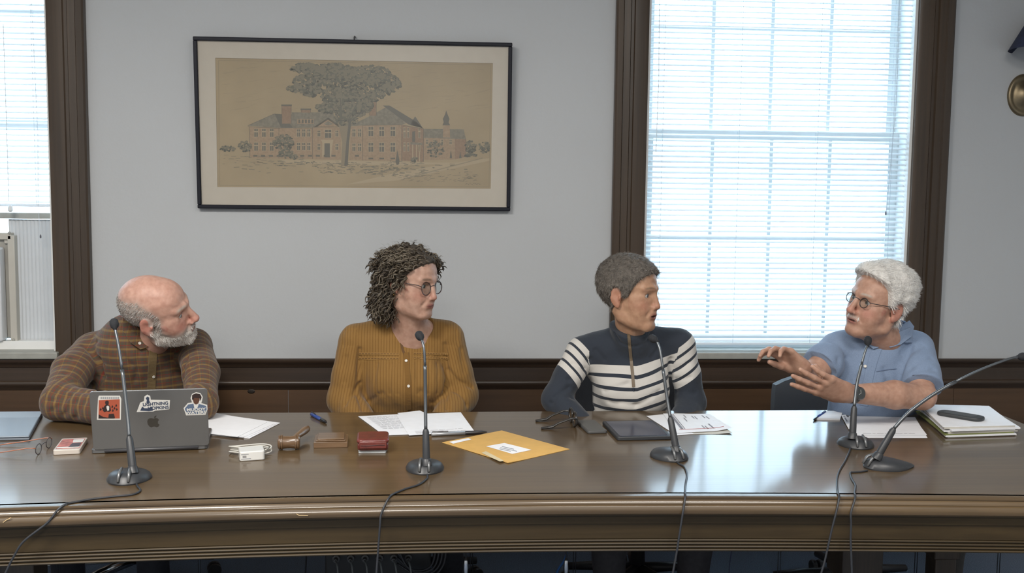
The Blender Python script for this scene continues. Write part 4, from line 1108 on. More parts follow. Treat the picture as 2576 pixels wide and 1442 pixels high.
# ------------------------------------------------------------------ man in the light blue shirt, gesturing
def collar_leaf(fn, pts, parent, m, name='collar', lift=.006):
    """a folded collar leaf: outline given by sight lines, laid over the shirt"""
    P = on_surface(fn, pts, lift); my = sorted(p.y for p in P)[len(P)//2]
    P = [p if abs(p.y - my) < .055 else at(px, py, my + .04) for p, (px, py) in zip(P, pts)]; off = Vector(root_of(parent)); n = len(P); c = sum(P, Vector())/n
    nn = Vector([float(t) for t in grad(fn, A(tuple(c))[None])[0]]); c = c + nn*.003
    vs = [p - off for p in P] + [c - off] + [p - off - nn*.003 for p in P]
    fs = [(i, (i+1) % n, n) for i in range(n)] + [(i, n+1+i, n+1+(i+1) % n, (i+1) % n) for i in range(n)]
    return MB().add(vs, fs).build(name, m, parent, smooth=False)
def build_p4():
    Yh = 3.36
    f, u = facing(-68, 7, (0, -.22, 1))
    H = Head(a3(2210, 763, Yh), f, u, .985, face_w=1.05, jaw_w=1.08, jaw_l=.002, eye_open=.0048, nose_l=.004, nose_w=1.1, mouth=.003, ear=1.15)
    Y = 3.46
    neck = a3(2232, 852, Y - .03); sR = a3(2108, 880, Y - .01); sL = a3(2305, 878, Y - .03)
    hip = A((float(a3(2205, 1000, Y)[0]), Y + .05, .56))
    eL = a3(2322, 1000, 3.27); wL = a3(2128, 990, 3.17)
    eR = a3(2035, 950, 3.36); wR = a3(2018, 925, 3.24)
    root = person('white-haired man in a light blue short-sleeved shirt gesturing with both hands', float(hip[0]), Y)
    hb = H.w((0, -.006, -.055))
    handL = dict(pdir=a3(2040, 958, 3.12) - wL, pnorm=(-.10, -.80, -.42), side=-1, curl=(.06, .10, .15, .20), spread=.07, s=1.10, thumb_dir=(-.30, .30, .90))
    handR = dict(pdir=A((-.055, -.01, .040)), pnorm=(.25, .55, .75), side=1, curl=(.55, .50, .55, .60), spread=.08, s=.98, thumb_dir=(-.60, -.35, .15))
    def body(P):
        d = H.face(P)
        n = smin(cap(P, hb, neck + A((0, .012, -.03)), .052, .056), cap(P, H.w((0, .05, -.095)), neck + A((-.01, -.03, .0)), .030, .04), .03)
        d = smin(d, n, .02)
        t = torso_sdf(P, neck, sL, sR, hip, .150, .60, sh=.044, trap=.028)
        t = smin(t, limb(P, (sR, .046), (eR, .042), (wR, .026)), .02)
        t = smin(t, limb(P, (sL, .048), (eL + A((0, .015, .01)), .044)), .02)
        fl = smin(cap(P, eL, eL*.62 + wL*.38 + A((0, 0, .004)), .042, .044), cap(P, eL*.62 + wL*.38 + A((0, 0, .004)), wL, .044, .0275), .02)
        t = smin(t, fl, .02)
        d = smin(d, t, .014)
        d = smin(d, hand_sdf(P, wL, **handL), .012); d = smin(d, hand_sdf(P, wR, **handR), .012)
        return d
    base = (.43, .255, .185)
    def cols(V):
        c = face_colours(H, V, base, (.30, .12, .10), flush=(.43, .165, .125), brow=(.38, .33, .28), brow_w=.8)
        Q = H.loc(V); X_ = np.abs(Q[:, 0])     # white moustache
        w = np.exp(-((X_/.024)**4 + ((Q[:, 2] + .054)/.007)**2))*(Q[:, 1] > .075); c = mixc(c, (.42, .38, .34), np.clip(w, 0, 1)*.75)
        return c
    sk = skin_mat('skin_ruddy', base)
    bo, V = field_object('body', body, (hip[0] - .60, Y - .60, .52), (hip[0] + .38, Y + .22, 1.42), .0028, sk, root, {'skin': cols})
    eyes(H, bo, (.07, .07, .07), (0, 1, .05))
    sleeveL = eL*.80 + sL*.20; sleeveR = sR*.35 + eR*.65
    def base_sh(P):
        t = torso_sdf(P, neck, sL, sR, hip, .165, .68, sh=.058, chest_r=.155)
        aR = limb(P, (sR, .058), (sR*.5 + eR*.5, .064), (eR, .066)); aL = limb(P, (sL, .058), (sL*.5 + eL*.5, .066), (eL, .070))
        axL = (eL - sL)/np.linalg.norm(eL - sL); axR = (eR - sR)/np.linalg.norm(eR - sR)
        aL = smax(aL, (P - sleeveL) @ axL, .004); aR = smax(aR, (P - sleeveR) @ axR, .004)
        t = smin(t, cap(P, neck + A((0, .03, -.05)), neck + A((.004, .024, -.004)), .088, .074), .03)
        return smin(t, np.minimum(aR, aL), .018)
    def gp(*pp): return [hit(base_sh, *p) for p in pp]
    G = [(gp((2292, 870), (2270, 920), (2262, 960), (2262, 1000)), .009, .010), (gp((2110, 905), (2098, 940), (2085, 975)), .006, .012)]
    for a, b in (((2300, 850), (2270, 890)), ((2320, 870), (2275, 905)), ((2345, 900), (2290, 925)), ((2350, 930), (2290, 945)), ((2060, 880), (2100, 920)), ((2045, 905), (2080, 930)), ((2130, 905), (2140, 990)), ((2160, 950), (2175, 1000)), ((2225, 930), (2240, 990)), ((2090, 860), (2130, 900)), ((2100, 960), (2095, 1010)), ((2250, 860), (2275, 850)), ((2200, 985), (2235, 960))):
        G.append((gp(a, b), .0050, .011))
    DISP = lambda P: sum_grooves(P, G) + .0026*hnoise(P, 38, 1)
    shirt = base_sh; full = lambda P: shirt(P) + DISP(P)
    def g(N, L, b):
        tc = N.new('ShaderNodeTexCoord'); mp = N.new('ShaderNodeMapping'); mp.inputs['Scale'].default_value = (900, 900, 900); L.new(tc.outputs['Object'], mp.inputs[0])
        nz = N.new('ShaderNodeTexNoise'); nz.inputs['Scale'].default_value = 1; L.new(mp.outputs[0], nz.inputs['Vector'])
        L.new(ramp(N, L, nz.outputs[0], [(.3, (.145, .200, .305)), (.7, (.235, .305, .430))], False), b.inputs['Base Color'])
    SH = cloth('blue_oxford_cloth', g)
    so, _ = field_object('shirt', shirt, (hip[0] - .46, Y - .40, .56), (hip[0] + .36, Y + .24, 1.12), .0038, SH, root, disp=DISP)
    # collar: a standing band with a buttoned leaf
    ctr = neck + A((.012, .022, .0))
    def band(P):
        ax = A((-.10, .10, 1)); ax = ax/np.linalg.norm(ax); q = P - ctr; h_ = q @ ax; r = np.linalg.norm((q - h_[:, None]*ax)*A((1, .95, 1)), axis=1)
        r0 = .079 - h_*.12
        return np.maximum(np.abs(r - r0) - .0028, np.abs(h_ - .006) - (.030 + .012*np.clip(q[:, 1]/.05, -1, 1) + .010*np.clip(q[:, 0]/.06, -1, 1)))
    field_object('collar_band', band, ctr - .13, ctr + .13, .0032, SH, so)
    def bandfull(P): return np.minimum(full(P), band(P))
    collar_leaf(bandfull, [(2288, 806), (2300, 822), (2285, 848), (2262, 868), (2238, 876), (2228, 872), (2222, 846), (2246, 836), (2270, 820)], so, SH, lift=.013)
    collar_leaf(bandfull, [(2222, 850), (2216, 874), (2196, 880), (2180, 868), (2190, 856)], so, SH, lift=.011)
    ribbon(full, [(2208, 872), (2198, 900), (2188, 935), (2180, 975), (2172, 1020)], .0145, 'placket', SH, so, lift=.002)
    button(full, 2176, 922, so); button(full, 2170, 975, so); button(bandfull, 2198, 866, so, .0045)
    ribbon(full, [(2205, 935), (2232, 930), (2255, 928)], .0012, 'pocket_seam', mat('shirt_seam', (.11, .15, .24), .9), so, lift=.002)
    # white hair swept back
    def line(y): return np.interp(y, [-.12, -.06, -.03, -.004, .014, .030, .046, .060, .10], [-.075, -.070, -.050, .022, -.010, .010, .060, .078, .102])
    def cap_fn(P):
        Q = H.loc(P); d = H.skull(Q)
        th = .014 + .014*np.clip((Q[:, 2] - .0)/.10, 0, 1) + .003*hnoise(Q, 60, 2) + .002*hnoise(Q*A((1, .5, 1)), 150, 5)
        th = np.where(Q[:, 1] > .06, th + .004, th)
        d = d - th; m = line(Q[:, 1]) - Q[:, 2]
        e = ell(np.abs(Q)*A((1, 0, 0)) + Q*A((0, 1, 1)), (.088, -.002, -.008), (.026, .028, .036))
        d = smax(d, m*.7, .010); return smax(d, -e, .004)
    HM = [mat('hair_white_%s' % n, c, .5, spec=.4) for n, c in (('a', (.62, .60, .57)), ('b', (.74, .72, .69)), ('c', (.85, .83, .80)))]
    ho, HV = field_object('hair', cap_fn, H.c - .17, H.c + .18, .004, mat('hair_white_base', (.60, .58, .55), .7, noise=(60, .15, 4), bump=(140, .004)), root)
    HV = HV.astype(np.float32); Nn = grad(cap_fn, HV, .003); Q = H.loc(HV); ok = (Q[:, 2] > line(Q[:, 1]) + .001)
    i = pick(HV, Nn, ok, 15000, 1); q = Q[i]; sd = np.clip((.05 - q[:, 2])/.08, 0, 1)[:, None]
    dr = Nn[i]*.07 + H.R[:, 1][None]*(-1.0 + sd*.4) + H.R[:, 2][None]*(-.8*sd) + H.R[:, 0][None]*np.sign(q[:, 0:1])*.15
    strands('hair_strands', HV[i] - Nn[i]*.002, dr, .024, HM, ho, width=.0006, segn=4, gravity=.03, rnd=.09, seed=4, norms=Nn[i], lift=.03)
    # moustache
    S = H.R; mp_ = np.array([[x, .104 - abs(x)*.30, -.050 - abs(x)*.10] for x in np.random.RandomState(1).uniform(-.024, .024, 500)])
    mp_[:, 2] += np.random.RandomState(2).uniform(-.004, .003, 500)
    R_ = np.array([H.w(p) for p in mp_]); D_ = np.array([H.wd((p[0]*18, .25, -.9)) for p in mp_])
    strands('moustache', R_ - np.array([H.wd((0, .004, 0))]), D_, .012, HM, root, width=.0006, segn=3, rnd=.15, seed=9)
    spectacles(H, root, mat('dark_wire_frame', (.045, .045, .05), .35, .5), LENS, r=.0200, asp=.80, y=.103, z=.002, wire=.0013, half=.033)
    # watch on the near wrist
    wt = eL*.10 + wL*.90; ax = Vector([float(t) for t in (wL - eL)]).normalized(); off = Vector(root_of(root))
    c = Vector([float(t) for t in wt]) - off + ax*.006
    T = Matrix.Translation(c) @ ax.to_track_quat('Z', 'Y').to_matrix().to_4x4()
    b = MB(); n = 28; vs = []
    for (r, z) in ((.0315, -.0095), (.0330, -.008), (.0330, .008), (.0315, .0095)):
        for j in range(n): a = 2*PI*j/n; vs.append(T @ Vector((r*math.cos(a), r*math.sin(a)*.96, z)))
    b.add(vs, [(i*n+j, i*n+(j+1) % n, (i+1)*n+(j+1) % n, (i+1)*n+j) for i in range(3) for j in range(n)])
    wa = b.build('wristwatch', mat('watch_strap', (.025, .025, .028), .5), root, smooth=True)
    fd = (Vector((-.35, -1, .25)) - ax*Vector((-.35, -1, .25)).dot(ax)).normalized()
    Tf = Matrix.Translation(c + fd*.031) @ fd.to_track_quat('Z', 'Y').to_matrix().to_4x4()
    MB().lathe([(.0185, -.001), (.0205, .002), (.0205, .006), (.0180, .008)], 28, Tf).build('case', mat('watch_steel', (.20, .20, .20), .3, 1), wa, smooth=False)
    MB().lathe([(.0175, .0078), (.0172, .0086)], 28, Tf).build('dial', mat('watch_dial', (.03, .035, .035), .25, coat=.6), wa)
    hd = MB(); hd.box((-.0006, 0, .0086), (.0006, .012, .0090), Tf); hd.box((-.0006, 0, .0086), (.0006, .009, .0090), Tf @ Matrix.Rotation(1.9, 4, 'Z')); hd.build('hands', mat('watch_hand', (.5, .5, .48), .4), wa)
    lower_body(root, hip, (.05, .045, .04), foot_y=-.36)
    return root
build_p4()
# ------------------------------------------------------------------ bald man in the plaid shirt leaning on the table
def build_p1():
    Yh = 3.50
    f, u = facing(82, 3, (0, -.60, 1))
    H = Head(a3(396, 783, Yh), f, u, 1.05, face_w=1.06, jaw_w=1.05, eye_open=.0035, nose_l=.002, nose_w=1.2, ear=1.15)
    Y = 3.72
    neck = a3(362, 868, Y - .13); sR = a3(232, 885, Y - .05); sL = a3(488, 872, Y - .02)
    hip = A((float(a3(330, 1000, Y)[0]), Y + .10, .56))
    eR = A((on_z(152, 1058).x, on_z(152, 1058).y, TZ + .060)); eL = A((on_z(506, 1058).x, on_z(506, 1058).y, TZ + .060))
    wR = A((on_z(350, 1078).x, on_z(350, 1078).y, TZ + .052)); wL = A((on_z(440, 1072).x, on_z(440, 1072).y, TZ + .052))
    root = person('bald man with a white beard in a brown plaid shirt leaning over his laptop', float(hip[0]), Y)
    hb = H.w((0, -.010, -.055))
    def body(P):
        d = H.face(P)
        n = smin(cap(P, hb, neck + A((0, .02, -.03)), .050, .056), cap(P, H.w((0, .035, -.080)), neck + A((.01, .0, -.01)), .026, .036), .03)
        d = smin(d, n, .02)
        t = torso_sdf(P, neck, sL, sR, hip, .150, .60, sh=.050, trap=.034)
        t = smin(t, limb(P, (sR, .045), (eR, .038), (wR, .026)), .02); t = smin(t, limb(P, (sL, .045), (eL, .038), (wL, .026)), .02)
        d = smin(d, t, .014)
        d = smin(d, hand_sdf(P, wR, (1, -.25, -.02), (0, -.1, 1), 1, (.35, .35, .4, .45)), .01)
        d = smin(d, hand_sdf(P, wL, (-1, .25, -.02), (0, -.1, 1), -1, (.35, .35, .4, .45)), .01)
        return d
    base = (.49, .285, .220)
    side = lambda Q: 1/(1 + np.exp((Q[:, 2] - (.083 - np.clip(Q[:, 1] + .02, 0, .2)*.9))/.007))*1/(1 + np.exp((Q[:, 1] - .036 + np.clip(-.0 - Q[:, 2], 0, .1)*.2)/.006))*(1/(1 + np.exp(-(Q[:, 2] + .050)/.005)))
    def cols(V):
        return face_colours(H, V, base, (.33, .14, .11), flush=(.45, .165, .13), brow=(.40, .35, .30),
            beard=((.46, .43, .40), [-.030, -.020, -.040, -.052, -.052, -.047], -.006), scalp=((.36, .33, .30), lambda Q: side(Q)*.75*(np.abs(Q[:, 0]) < .080)))
    sk = skin_mat('skin_pink', base)
    bo, V = field_object('body', body, (hip[0] - .46, Y - .52, .52), (hip[0] + .50, Y + .30, 1.36), .0030, sk, root, {'skin': cols})
    eyes(H, bo, (.12, .14, .15), (0, 1, -.2))
    def base_sh(P):
        t = torso_sdf(P, neck, sL, sR, hip, .170, .70, sh=.066, chest_r=.160)
        t = smin(t, cap(P, A((float(hip[0]), Y - .02, .80)), A((float(hip[0]) + .04, Y - .10, .95)), .14, .12), .06)
        ar = np.minimum(limb(P, (sR, .066), (sR*.5 + eR*.5 + A((-.015, 0, .01)), .064), (eR, .058), (eR*.5 + wR*.5, .052), (wR, .044)), limb(P, (sL, .062), (sL*.5 + eL*.5 + A((.012, 0, 0)), .060), (eL, .054), (wL, .044)))
        d = smin(t, ar, .02)
        return smax(d, -(P[:, 2] - (TZ + .0015)) - 10*(P[:, 1] > yback_(P[:, 0]) + .0), .002) if True else d
    def yback_(x): return bk[0].y + bk_s*(x - bk[0].x)
    def gp(*pp): return [hit(base_sh, *p) for p in pp]
    G = [(gp((248, 905), (258, 950), (250, 985), (236, 985)), .012, .009), (gp((470, 900), (460, 950), (460, 982)), .010, .010)]
    for a, b in (((135, 985), (175, 995)), ((150, 975), (235, 985)), ((120, 1010), (165, 1000)), ((130, 1035), (160, 1010)), ((160, 1045), (190, 1010)), ((190, 1052), (215, 1010)), ((225, 880), (260, 920)), ((180, 900), (245, 950)), ((165, 940), (235, 972)), ((300, 880), (330, 920)), ((350, 880), (340, 960)), ((420, 880), (440, 940)), ((500, 900), (480, 930)), ((520, 960), (478, 965)), ((290, 850), (240, 860)), ((210, 868), (240, 900))):
        G.append((gp(a, b), .0055, .010))
    DISP = lambda P: (sum_grooves(P, G) + .0026*hnoise(P, 36, 1))*np.clip((P[:, 2] - TZ - .004)/.012, 0, 1)
    def shirt(P):
        d = base_sh(P)
        for (w, e) in ((wR, eR), (wL, eL)):
            ax = (w - e)/np.linalg.norm(w - e); d = np.where(((P - w) @ ax > -.005) & (np.linalg.norm(P - w, axis=1) < .12), np.maximum(d, (P - w) @ ax + .005), d)
        return d
    full = lambda P: shirt(P) + DISP(P)
    def uv(V, what):
        t = torso_sdf(V, neck, sL, sR, hip, .170, .70, sh=.066, chest_r=.160)
        u = V[:, 0].copy(); v = V[:, 2].copy()
        for (s, e, w) in ((sR, eR, wR), (sL, eL, wL)):
            for (a, b, off_) in ((s, e, 0), (e, w, np.linalg.norm(e - s))):
                tt, d = seg(V, a, b); ax = (b - a)/np.linalg.norm(b - a)
                m = (d - .066 < t - .002) & (d < .085)
                if off_: m &= (V - e) @ ax > -.01
                al = (V - a) @ ax + off_
                n1 = np.cross(ax, A((0, 1, 0))); n1 /= np.linalg.norm(n1); n2 = np.cross(ax, n1); q = V - a
                an = np.arctan2(q @ n1, -(q @ n2))*.058
                u = np.where(m, an, u); v = np.where(m, al, v)
        return u if what == 'u' else v
    def g(N, L, b):
        u, v = attr_node(N, 'u'), attr_node(N, 'v')
        fu = mth(N, L, 'FRACT', mth(N, L, 'MULTIPLY', u, 1/.0300)); fv = mth(N, L, 'FRACT', mth(N, L, 'MULTIPLY', v, 1/.0290))
        OL, GR, RD, GO, BR = (.080, .056, .030), (.050, .056, .060), (.17, .026, .018), (.20, .125, .040), (.105, .050, .030)
        cv = ramp(N, L, fv, [(0, GO), (.24, BR), (.44, OL), (.52, RD), (.62, OL), (.88, BR)])
        cu = ramp(N, L, fu, [(0, GR), (.30, BR), (.42, GR), (.60, GO), (.68, BR)])
        c = mixn(N, L, .33, cv, cu); L.new(c, b.inputs['Base Color'])
    SH = cloth('plaid_flannel', g)
    so, _ = field_object('shirt', shirt, (hip[0] - .46, Y - .48, .56), (hip[0] + .50, Y + .34, 1.12), .0038, SH, root, {'u': lambda V: uv(V, 'u'), 'v': lambda V: uv(V, 'v')}, disp=DISP)
    ctr = neck + A((.0, .03, .005))
    def band(P):
        ax = A((.16, -.30, 1)); ax = ax/np.linalg.norm(ax); q = P - ctr; h_ = q @ ax; r = np.linalg.norm(q - h_[:, None]*ax, axis=1)
        return np.maximum(np.abs(r - (.082 - h_*.08)) - .0028, np.abs(h_ - .004) - (.028 + .016*np.clip(-q[:, 0]/.06, -1, 1)))
    field_object('collar_band', band, ctr - .14, ctr + .14, .0032, SH, so, {'u': lambda V: V[:, 0], 'v': lambda V: V[:, 2]})
    bandfull = lambda P: np.minimum(full(P), band(P))
    def lf(pts): 
        o = collar_leaf(bandfull, pts, so, SH, lift=.012)
        me = o.data; co = np.array([v.co for v in me.vertices]) + root_of(so)
        for k, ax in (('u', 0), ('v', 2)): at_ = me.attributes.new(k, 'FLOAT', 'POINT'); at_.data.foreach_set('value', co[:, ax].astype(np.float32))
    lf([(312, 800), (338, 822), (362, 842), (388, 866), (376, 872), (354, 878), (330, 864), (312, 836)])
    ribbon(full, [(386, 872), (384, 900), (382, 940), (380, 990)], .014, 'placket', SH, so, lift=.002)
    for p in ((367, 854), (351, 864), (385, 947)): button(bandfull, p[0], p[1], so, .0052)
    # white beard and the fringe of grey hair
    HM = [mat('beard_%s' % n, c, .6, spec=.3) for n, c in (('a', (.55, .51, .47)), ('b', (.68, .65, .61)), ('c', (.80, .78, .75)))]
    GM = [mat('fringe_%s' % n, c, .6, spec=.3) for n, c in (('a', (.30, .28, .255)), ('b', (.44, .415, .39)), ('c', (.60, .57, .54)))]
    V = V.astype(np.float32); Q = H.loc(V); near = np.linalg.norm(V - H.c, axis=1) < .17
    zl = np.interp(Q[:, 1], [-.01, 0, .03, .06, .085, .12], [-.030, -.024, -.050, -.060, -.062, -.050])
    lips = (np.abs(Q[:, 0]) < .020) & (np.abs(Q[:, 2] + .067) < .008)
    bm = near & (Q[:, 2] < zl) & (Q[:, 1] > -.004) & (Q[:, 2] > -.128) & ~lips
    i = pick(V, None, bm, 7000, 1); Nn = grad(body, V[i], .002)
    strands('beard', V[i], Nn*.16 + H.R[:, 2][None]*(-.8) + H.R[:, 1][None]*.3, .010, HM, root, width=.0005, segn=3, rnd=.2, seed=3, norms=Nn, lift=.12)
    sm_ = near & (side(Q) > .5) & (np.abs(Q[:, 0]) < .081) & ~((np.abs(Q[:, 0]) > .071) & (Q[:, 1] > -.03) & (Q[:, 1] < .02) & (Q[:, 2] < .03))
    i = pick(V, None, sm_, 9000, 2); Nn = grad(body, V[i], .002)
    strands('hair', V[i], Nn*.10 + H.R[:, 2][None]*(-.5) + H.R[:, 1][None]*(-.6), .010, GM, root, width=.0005, segn=3, rnd=.2, seed=5, norms=Nn, lift=.08)
    lower_body(root, hip, (.02, .022, .03))
    return root
build_p1()
# ================================================================== helpers for things on the table
def plane_hit(px, py, p0, n):
    d = Vector(ray(px, py)); o = Vector((0, 0, CZ)); n = Vector(n)
    return o + d*((Vector(p0) - o).dot(n)/d.dot(n))
def quad(cs, z=TZ): return [on_z(px, py, z) for px, py in cs]
def text(s, size, M_, m, parent, name='lettering', ext=.0002, align='CENTER', sx=1.0, bold=0.0):
    c = bpy.data.curves.new(name, 'FONT'); c.body = s; c.size = size; c.extrude = ext; c.align_x = align; c.align_y = 'CENTER'; c.offset = bold; c.resolution_u = 3
    t = bpy.data.objects.new('tmp', c); COL.objects.link(t)
    dg = bpy.context.evaluated_depsgraph_get(); me = bpy.data.meshes.new_from_object(t.evaluated_get(dg))
    bpy.data.objects.remove(t); me.name = name; me.transform(M_ @ Matrix.Diagonal((sx, 1, 1, 1))); me.materials.clear(); me.materials.append(m)
    o = bpy.data.objects.new(name, me); COL.objects.link(o); o.parent = parent; return o
def rounded(w, h, r, n=5, cx=0, cy=0):
    pts = []
    for (sx, sy, a0) in ((1, 1, 0), (-1, 1, 90), (-1, -1, 180), (1, -1, 270)):
        for i in range(n + 1):
            a = math.radians(a0 + 90*i/n); pts.append((cx + sx*(w/2 - r) + r*math.cos(a), cy + sy*(h/2 - r) + r*math.sin(a)))
    return pts
PAPER = mat('white_paper', (.76, .77, .80), .8, noise=(30, .02, 2))
PAPER2 = mat('cream_paper', (.52, .50, .45), .8, noise=(30, .04, 2))
INK = mat('grey_ink', (.22, .22, .25), .8)
REDINK = mat('red_ink', (.40, .12, .12), .8)
def frame_of(c):        # c: four table points in order TL, TR, BR, BL -> centre, x axis, size
    ctr = sum(c, Vector())/4; x = ((c[1] - c[0]) + (c[2] - c[3])); w = x.length/2; y = ((c[0] - c[3]) + (c[1] - c[2])); h = y.length/2
    a = math.atan2(x.y, x.x); return ctr, a, w, h
def sheet(name, px, z, label, cat, m=PAPER, thick=.0006, curl=0.0, lines=None, group=None, n=8):
    """a sheet through four sight points (TL, TR, BR, BL) lying at height z, with a slight lift of one edge"""
    c = quad(px, z); ctr, a, w, h = frame_of(c)
    o = empty(name, (ctr.x, ctr.y, z)) if lines else None
    vs = []; 
    for k in range(2):
        for j in range(n + 1):
            for i in range(n + 1):
                u, v = i/n, j/n
                p = (c[3]*(1-u) + c[2]*u)*(1-v) + (c[0]*(1-u) + c[1]*u)*v
                zz_ = curl*(max(0, u - .6)/.4)**2*(1 - v) + .0006*math.sin(u*5 + v*3)**2*(1 if curl else 0)
                vs.append(Vector((p.x - ctr.x, p.y - ctr.y, zz_ + thick*k)))
    N1 = (n+1)**2; fs = []
    for j in range(n):
        for i in range(n):
            q = (j*(n+1)+i, j*(n+1)+i+1, (j+1)*(n+1)+i+1, (j+1)*(n+1)+i)
            fs.append(tuple(N1 + t for t in q)); fs.append(q[::-1])
    ring = [i for i in range(n+1)] + [j*(n+1)+n for j in range(1, n+1)] + [n*(n+1)+i for i in range(n-1, -1, -1)] + [j*(n+1) for j in range(n-1, 0, -1)]
    for i in range(len(ring)): p, q = ring[i], ring[(i+1) % len(ring)]; fs.append((p, q, N1+q, N1+p))
    b = MB(); b.add(vs, fs)
    if o is None:
        o = b.build(name, m, None, loc=(ctr.x, ctr.y, z)); tag(o, label, cat, group); return o
    b.build('sheet', m, o, smooth=False); tag(o, label, cat, group)
    pr = MB()
    def P(u, v): p = (c[3]*(1-u) + c[2]*u)*(1-v) + (c[0]*(1-u) + c[1]*u)*v; return Vector((p.x - ctr.x, p.y - ctr.y, thick + .0003 + curl*(max(0, u - .6)/.4)**2*(1 - v) + (.0007 if curl else 0)))
    for (u0, v0, u1, v1) in lines:
        pr.add([P(u0, v0), P(u1, v0), P(u1, v1), P(u0, v1)], [(0, 1, 2, 3)])
    pr.build('print', INK, o)
    return o
def textlines(rows, u0=.12, u1=.88, seed=0, v0=.9, dv=.05, th=.010):
    r = random.Random(seed); out = []
    for i in range(rows):
        v = v0 - i*dv; u = u0
        e = u1 if r.random() < .7 else u0 + (u1-u0)*r.uniform(.3, .8)
        while u < e - .03:
            l = r.uniform(.03, .12); out.append((u, v, min(u + l, e), v + th)); u += l + .018
    return out

# ------------------------------------------------------------------ laptop in front of the plaid shirt
ALU = mat('laptop_aluminium', (.20, .205, .21), .36, .75, noise=(3, .04, 2))
ALUE = mat('laptop_edge', (.55, .56, .57), .25, .9)
P0, P1 = on_z(235, 1143), on_z(526, 1131)
lap = empty('laptop', (P0 + P1)/2, 'open silver laptop with three stickers on its lid in front of the bald man', 'laptop')
ux = (P1 - P0).normalized(); W_ = (P1 - P0).length; bk_dir = Vector((-ux.y, ux.x, 0))
lean = math.radians(13); vv = (Vector((0, 0, 1))*math.cos(lean) - bk_dir*math.sin(lean)).normalized(); nn = ux.cross(vv).normalized()   # nn faces the camera
if nn.y > 0: nn = -nn
org = P0 + Vector((0, 0, .012))
topL = plane_hit(237, 986, org, nn); H_ = (topL - org).dot(vv)
LT = Matrix(((ux.x, vv.x, nn.x, 0), (ux.y, vv.y, nn.y, 0), (ux.z, vv.z, nn.z, 0), (0, 0, 0, 1)))
T = Matrix.Translation(org - lap.location) @ LT
MB().prism(rounded(W_, H_, .009, cx=W_/2, cy=H_/2), -.0045, 0, T).build('lid', ALU, lap, bevel=.0008)
MB().prism(rounded(W_ + .0006, H_ + .0006, .009, cx=W_/2, cy=H_/2), -.0036, -.0022, T).build('lid_rim', ALUE, lap)
MB().prism(rounded(W_ - .012, H_ - .012, .006, cx=W_/2, cy=H_/2), -.0052, -.0046, T).build('screen', mat('screen_dark', (.01, .01, .012), .1), lap)
TB = Matrix.Translation(Vector(P0) - lap.location) @ Matrix(((ux.x, bk_dir.x, 0, 0), (ux.y, bk_dir.y, 0, 0), (0, 0, 1, 0), (0, 0, 0, 1)))
dp = W_*.70
MB().prism(rounded(W_, dp, .009, cx=W_/2 - .006, cy=dp/2 + .004), .001, .012, TB).build('keyboard_deck', ALU, lap, bevel=.001)
hb_ = MB(); hb_.tube([TB @ Vector((.03, .0, .008)), TB @ Vector((W_ - .03, .0, .008))], .0045, 10); hb_.build('hinge', mat('hinge_dark', (.05, .05, .055), .4), lap, smooth=True)
kb = MB()
for r_ in range(5):
    for c_ in range(14): kb.box((.03 + c_*(W_-.06)/14, .035 + r_*.019, .012), (.03 + (c_+.86)*(W_-.06)/14, .035 + r_*.019 + .016, .013), TB)
kb.build('keyboard', mat('keys_black', (.02, .02, .022), .5), lap)
def lidpt(px, py): p = plane_hit(px, py, org, nn) - org; return (p.dot(ux), p.dot(vv))
def lidpoly(name, pts, m, z, parent, th=.00025):
    return MB().prism([lidpt(*p) for p in pts], z, z + th, T).build(name, m, parent)
def crop5(pts): return [(x/3.578, 960 + y/3.578) for x, y in pts]
SW = mat('sticker_white', (.62, .61, .58), .5); SB = mat('sticker_navy', (.035, .05, .09), .5); SR = mat('sticker_red', (.38, .085, .045), .5)
SDK = mat('sticker_dark', (.03, .018, .018), .5); SG = mat('sticker_grey', (.30, .31, .33), .5); SBL = mat('sticker_blue', (.10, .14, .22), .5); SKB = mat('sticker_brown', (.10, .045, .028), .5)
st = lidpoly('sticker', crop5([(882, 150), (890, 128), (1080, 128), (1092, 155), (1088, 345), (872, 345)]), SW, .0001, lap)
st['label'] = 'square red poster sticker with a white border'
lidpoly('picture_ground', crop5([(889, 168), (1078, 160), (1078, 333), (886, 333)]), SR, .0004, st)
lidpoly('ground_shadow', crop5([(886, 333), (888, 295), (930, 318), (975, 325), (980, 292), (1025, 288), (1035, 325), (1030, 333)]), SDK, .0006, st)
fg = lidpoly('figure', crop5([(945, 190), (950, 175), (965, 170), (978, 176), (980, 195), (975, 208), (992, 222), (1000, 262), (985, 272), (962, 268), (940, 275), (925, 262), (936, 225), (952, 208)]), SDK, .0006, st)
lidpoly('figure', crop5([(958, 222), (972, 216), (984, 225), (982, 258), (968, 264), (960, 240)]), SW, .0008, st)
for (x, y) in ((905, 250), (925, 240), (1010, 225), (1030, 240), (1045, 215), (1015, 260), (1050, 250)): lidpoly('figure', crop5([(x, y - 14), (x + 10, y), (x + 4, y + 12), (x - 8, y + 8)]), SDK, .0006, st)
for i in range(9): x = 905 + i*19; lidpoly('letter_mark', crop5([(x, 138), (x + 13, 137), (x + 13, 156), (x, 157)]), SG, .0005, st)
def lidtext(s, px, py, size, m, parent, z, tiltdeg=0, sx=1.0, bold=0.0):
    u_, v_ = lidpt(px, py); return text(s, size, T @ Matrix.Translation((u_, v_, z)) @ Matrix.Rotation(math.radians(tiltdeg), 4, 'Z'), m, parent, sx=sx, bold=bold)
st2 = lidpoly('sticker', crop5([(1230, 275), (1262, 190), (1295, 178), (1300, 135), (1325, 118), (1352, 130), (1358, 165), (1385, 165), (1530, 168), (1524, 250), (1400, 262), (1380, 270), (1290, 272)]), SW, .0001, lap)
st2['label'] = 'white die-cut sticker with navy block lettering'
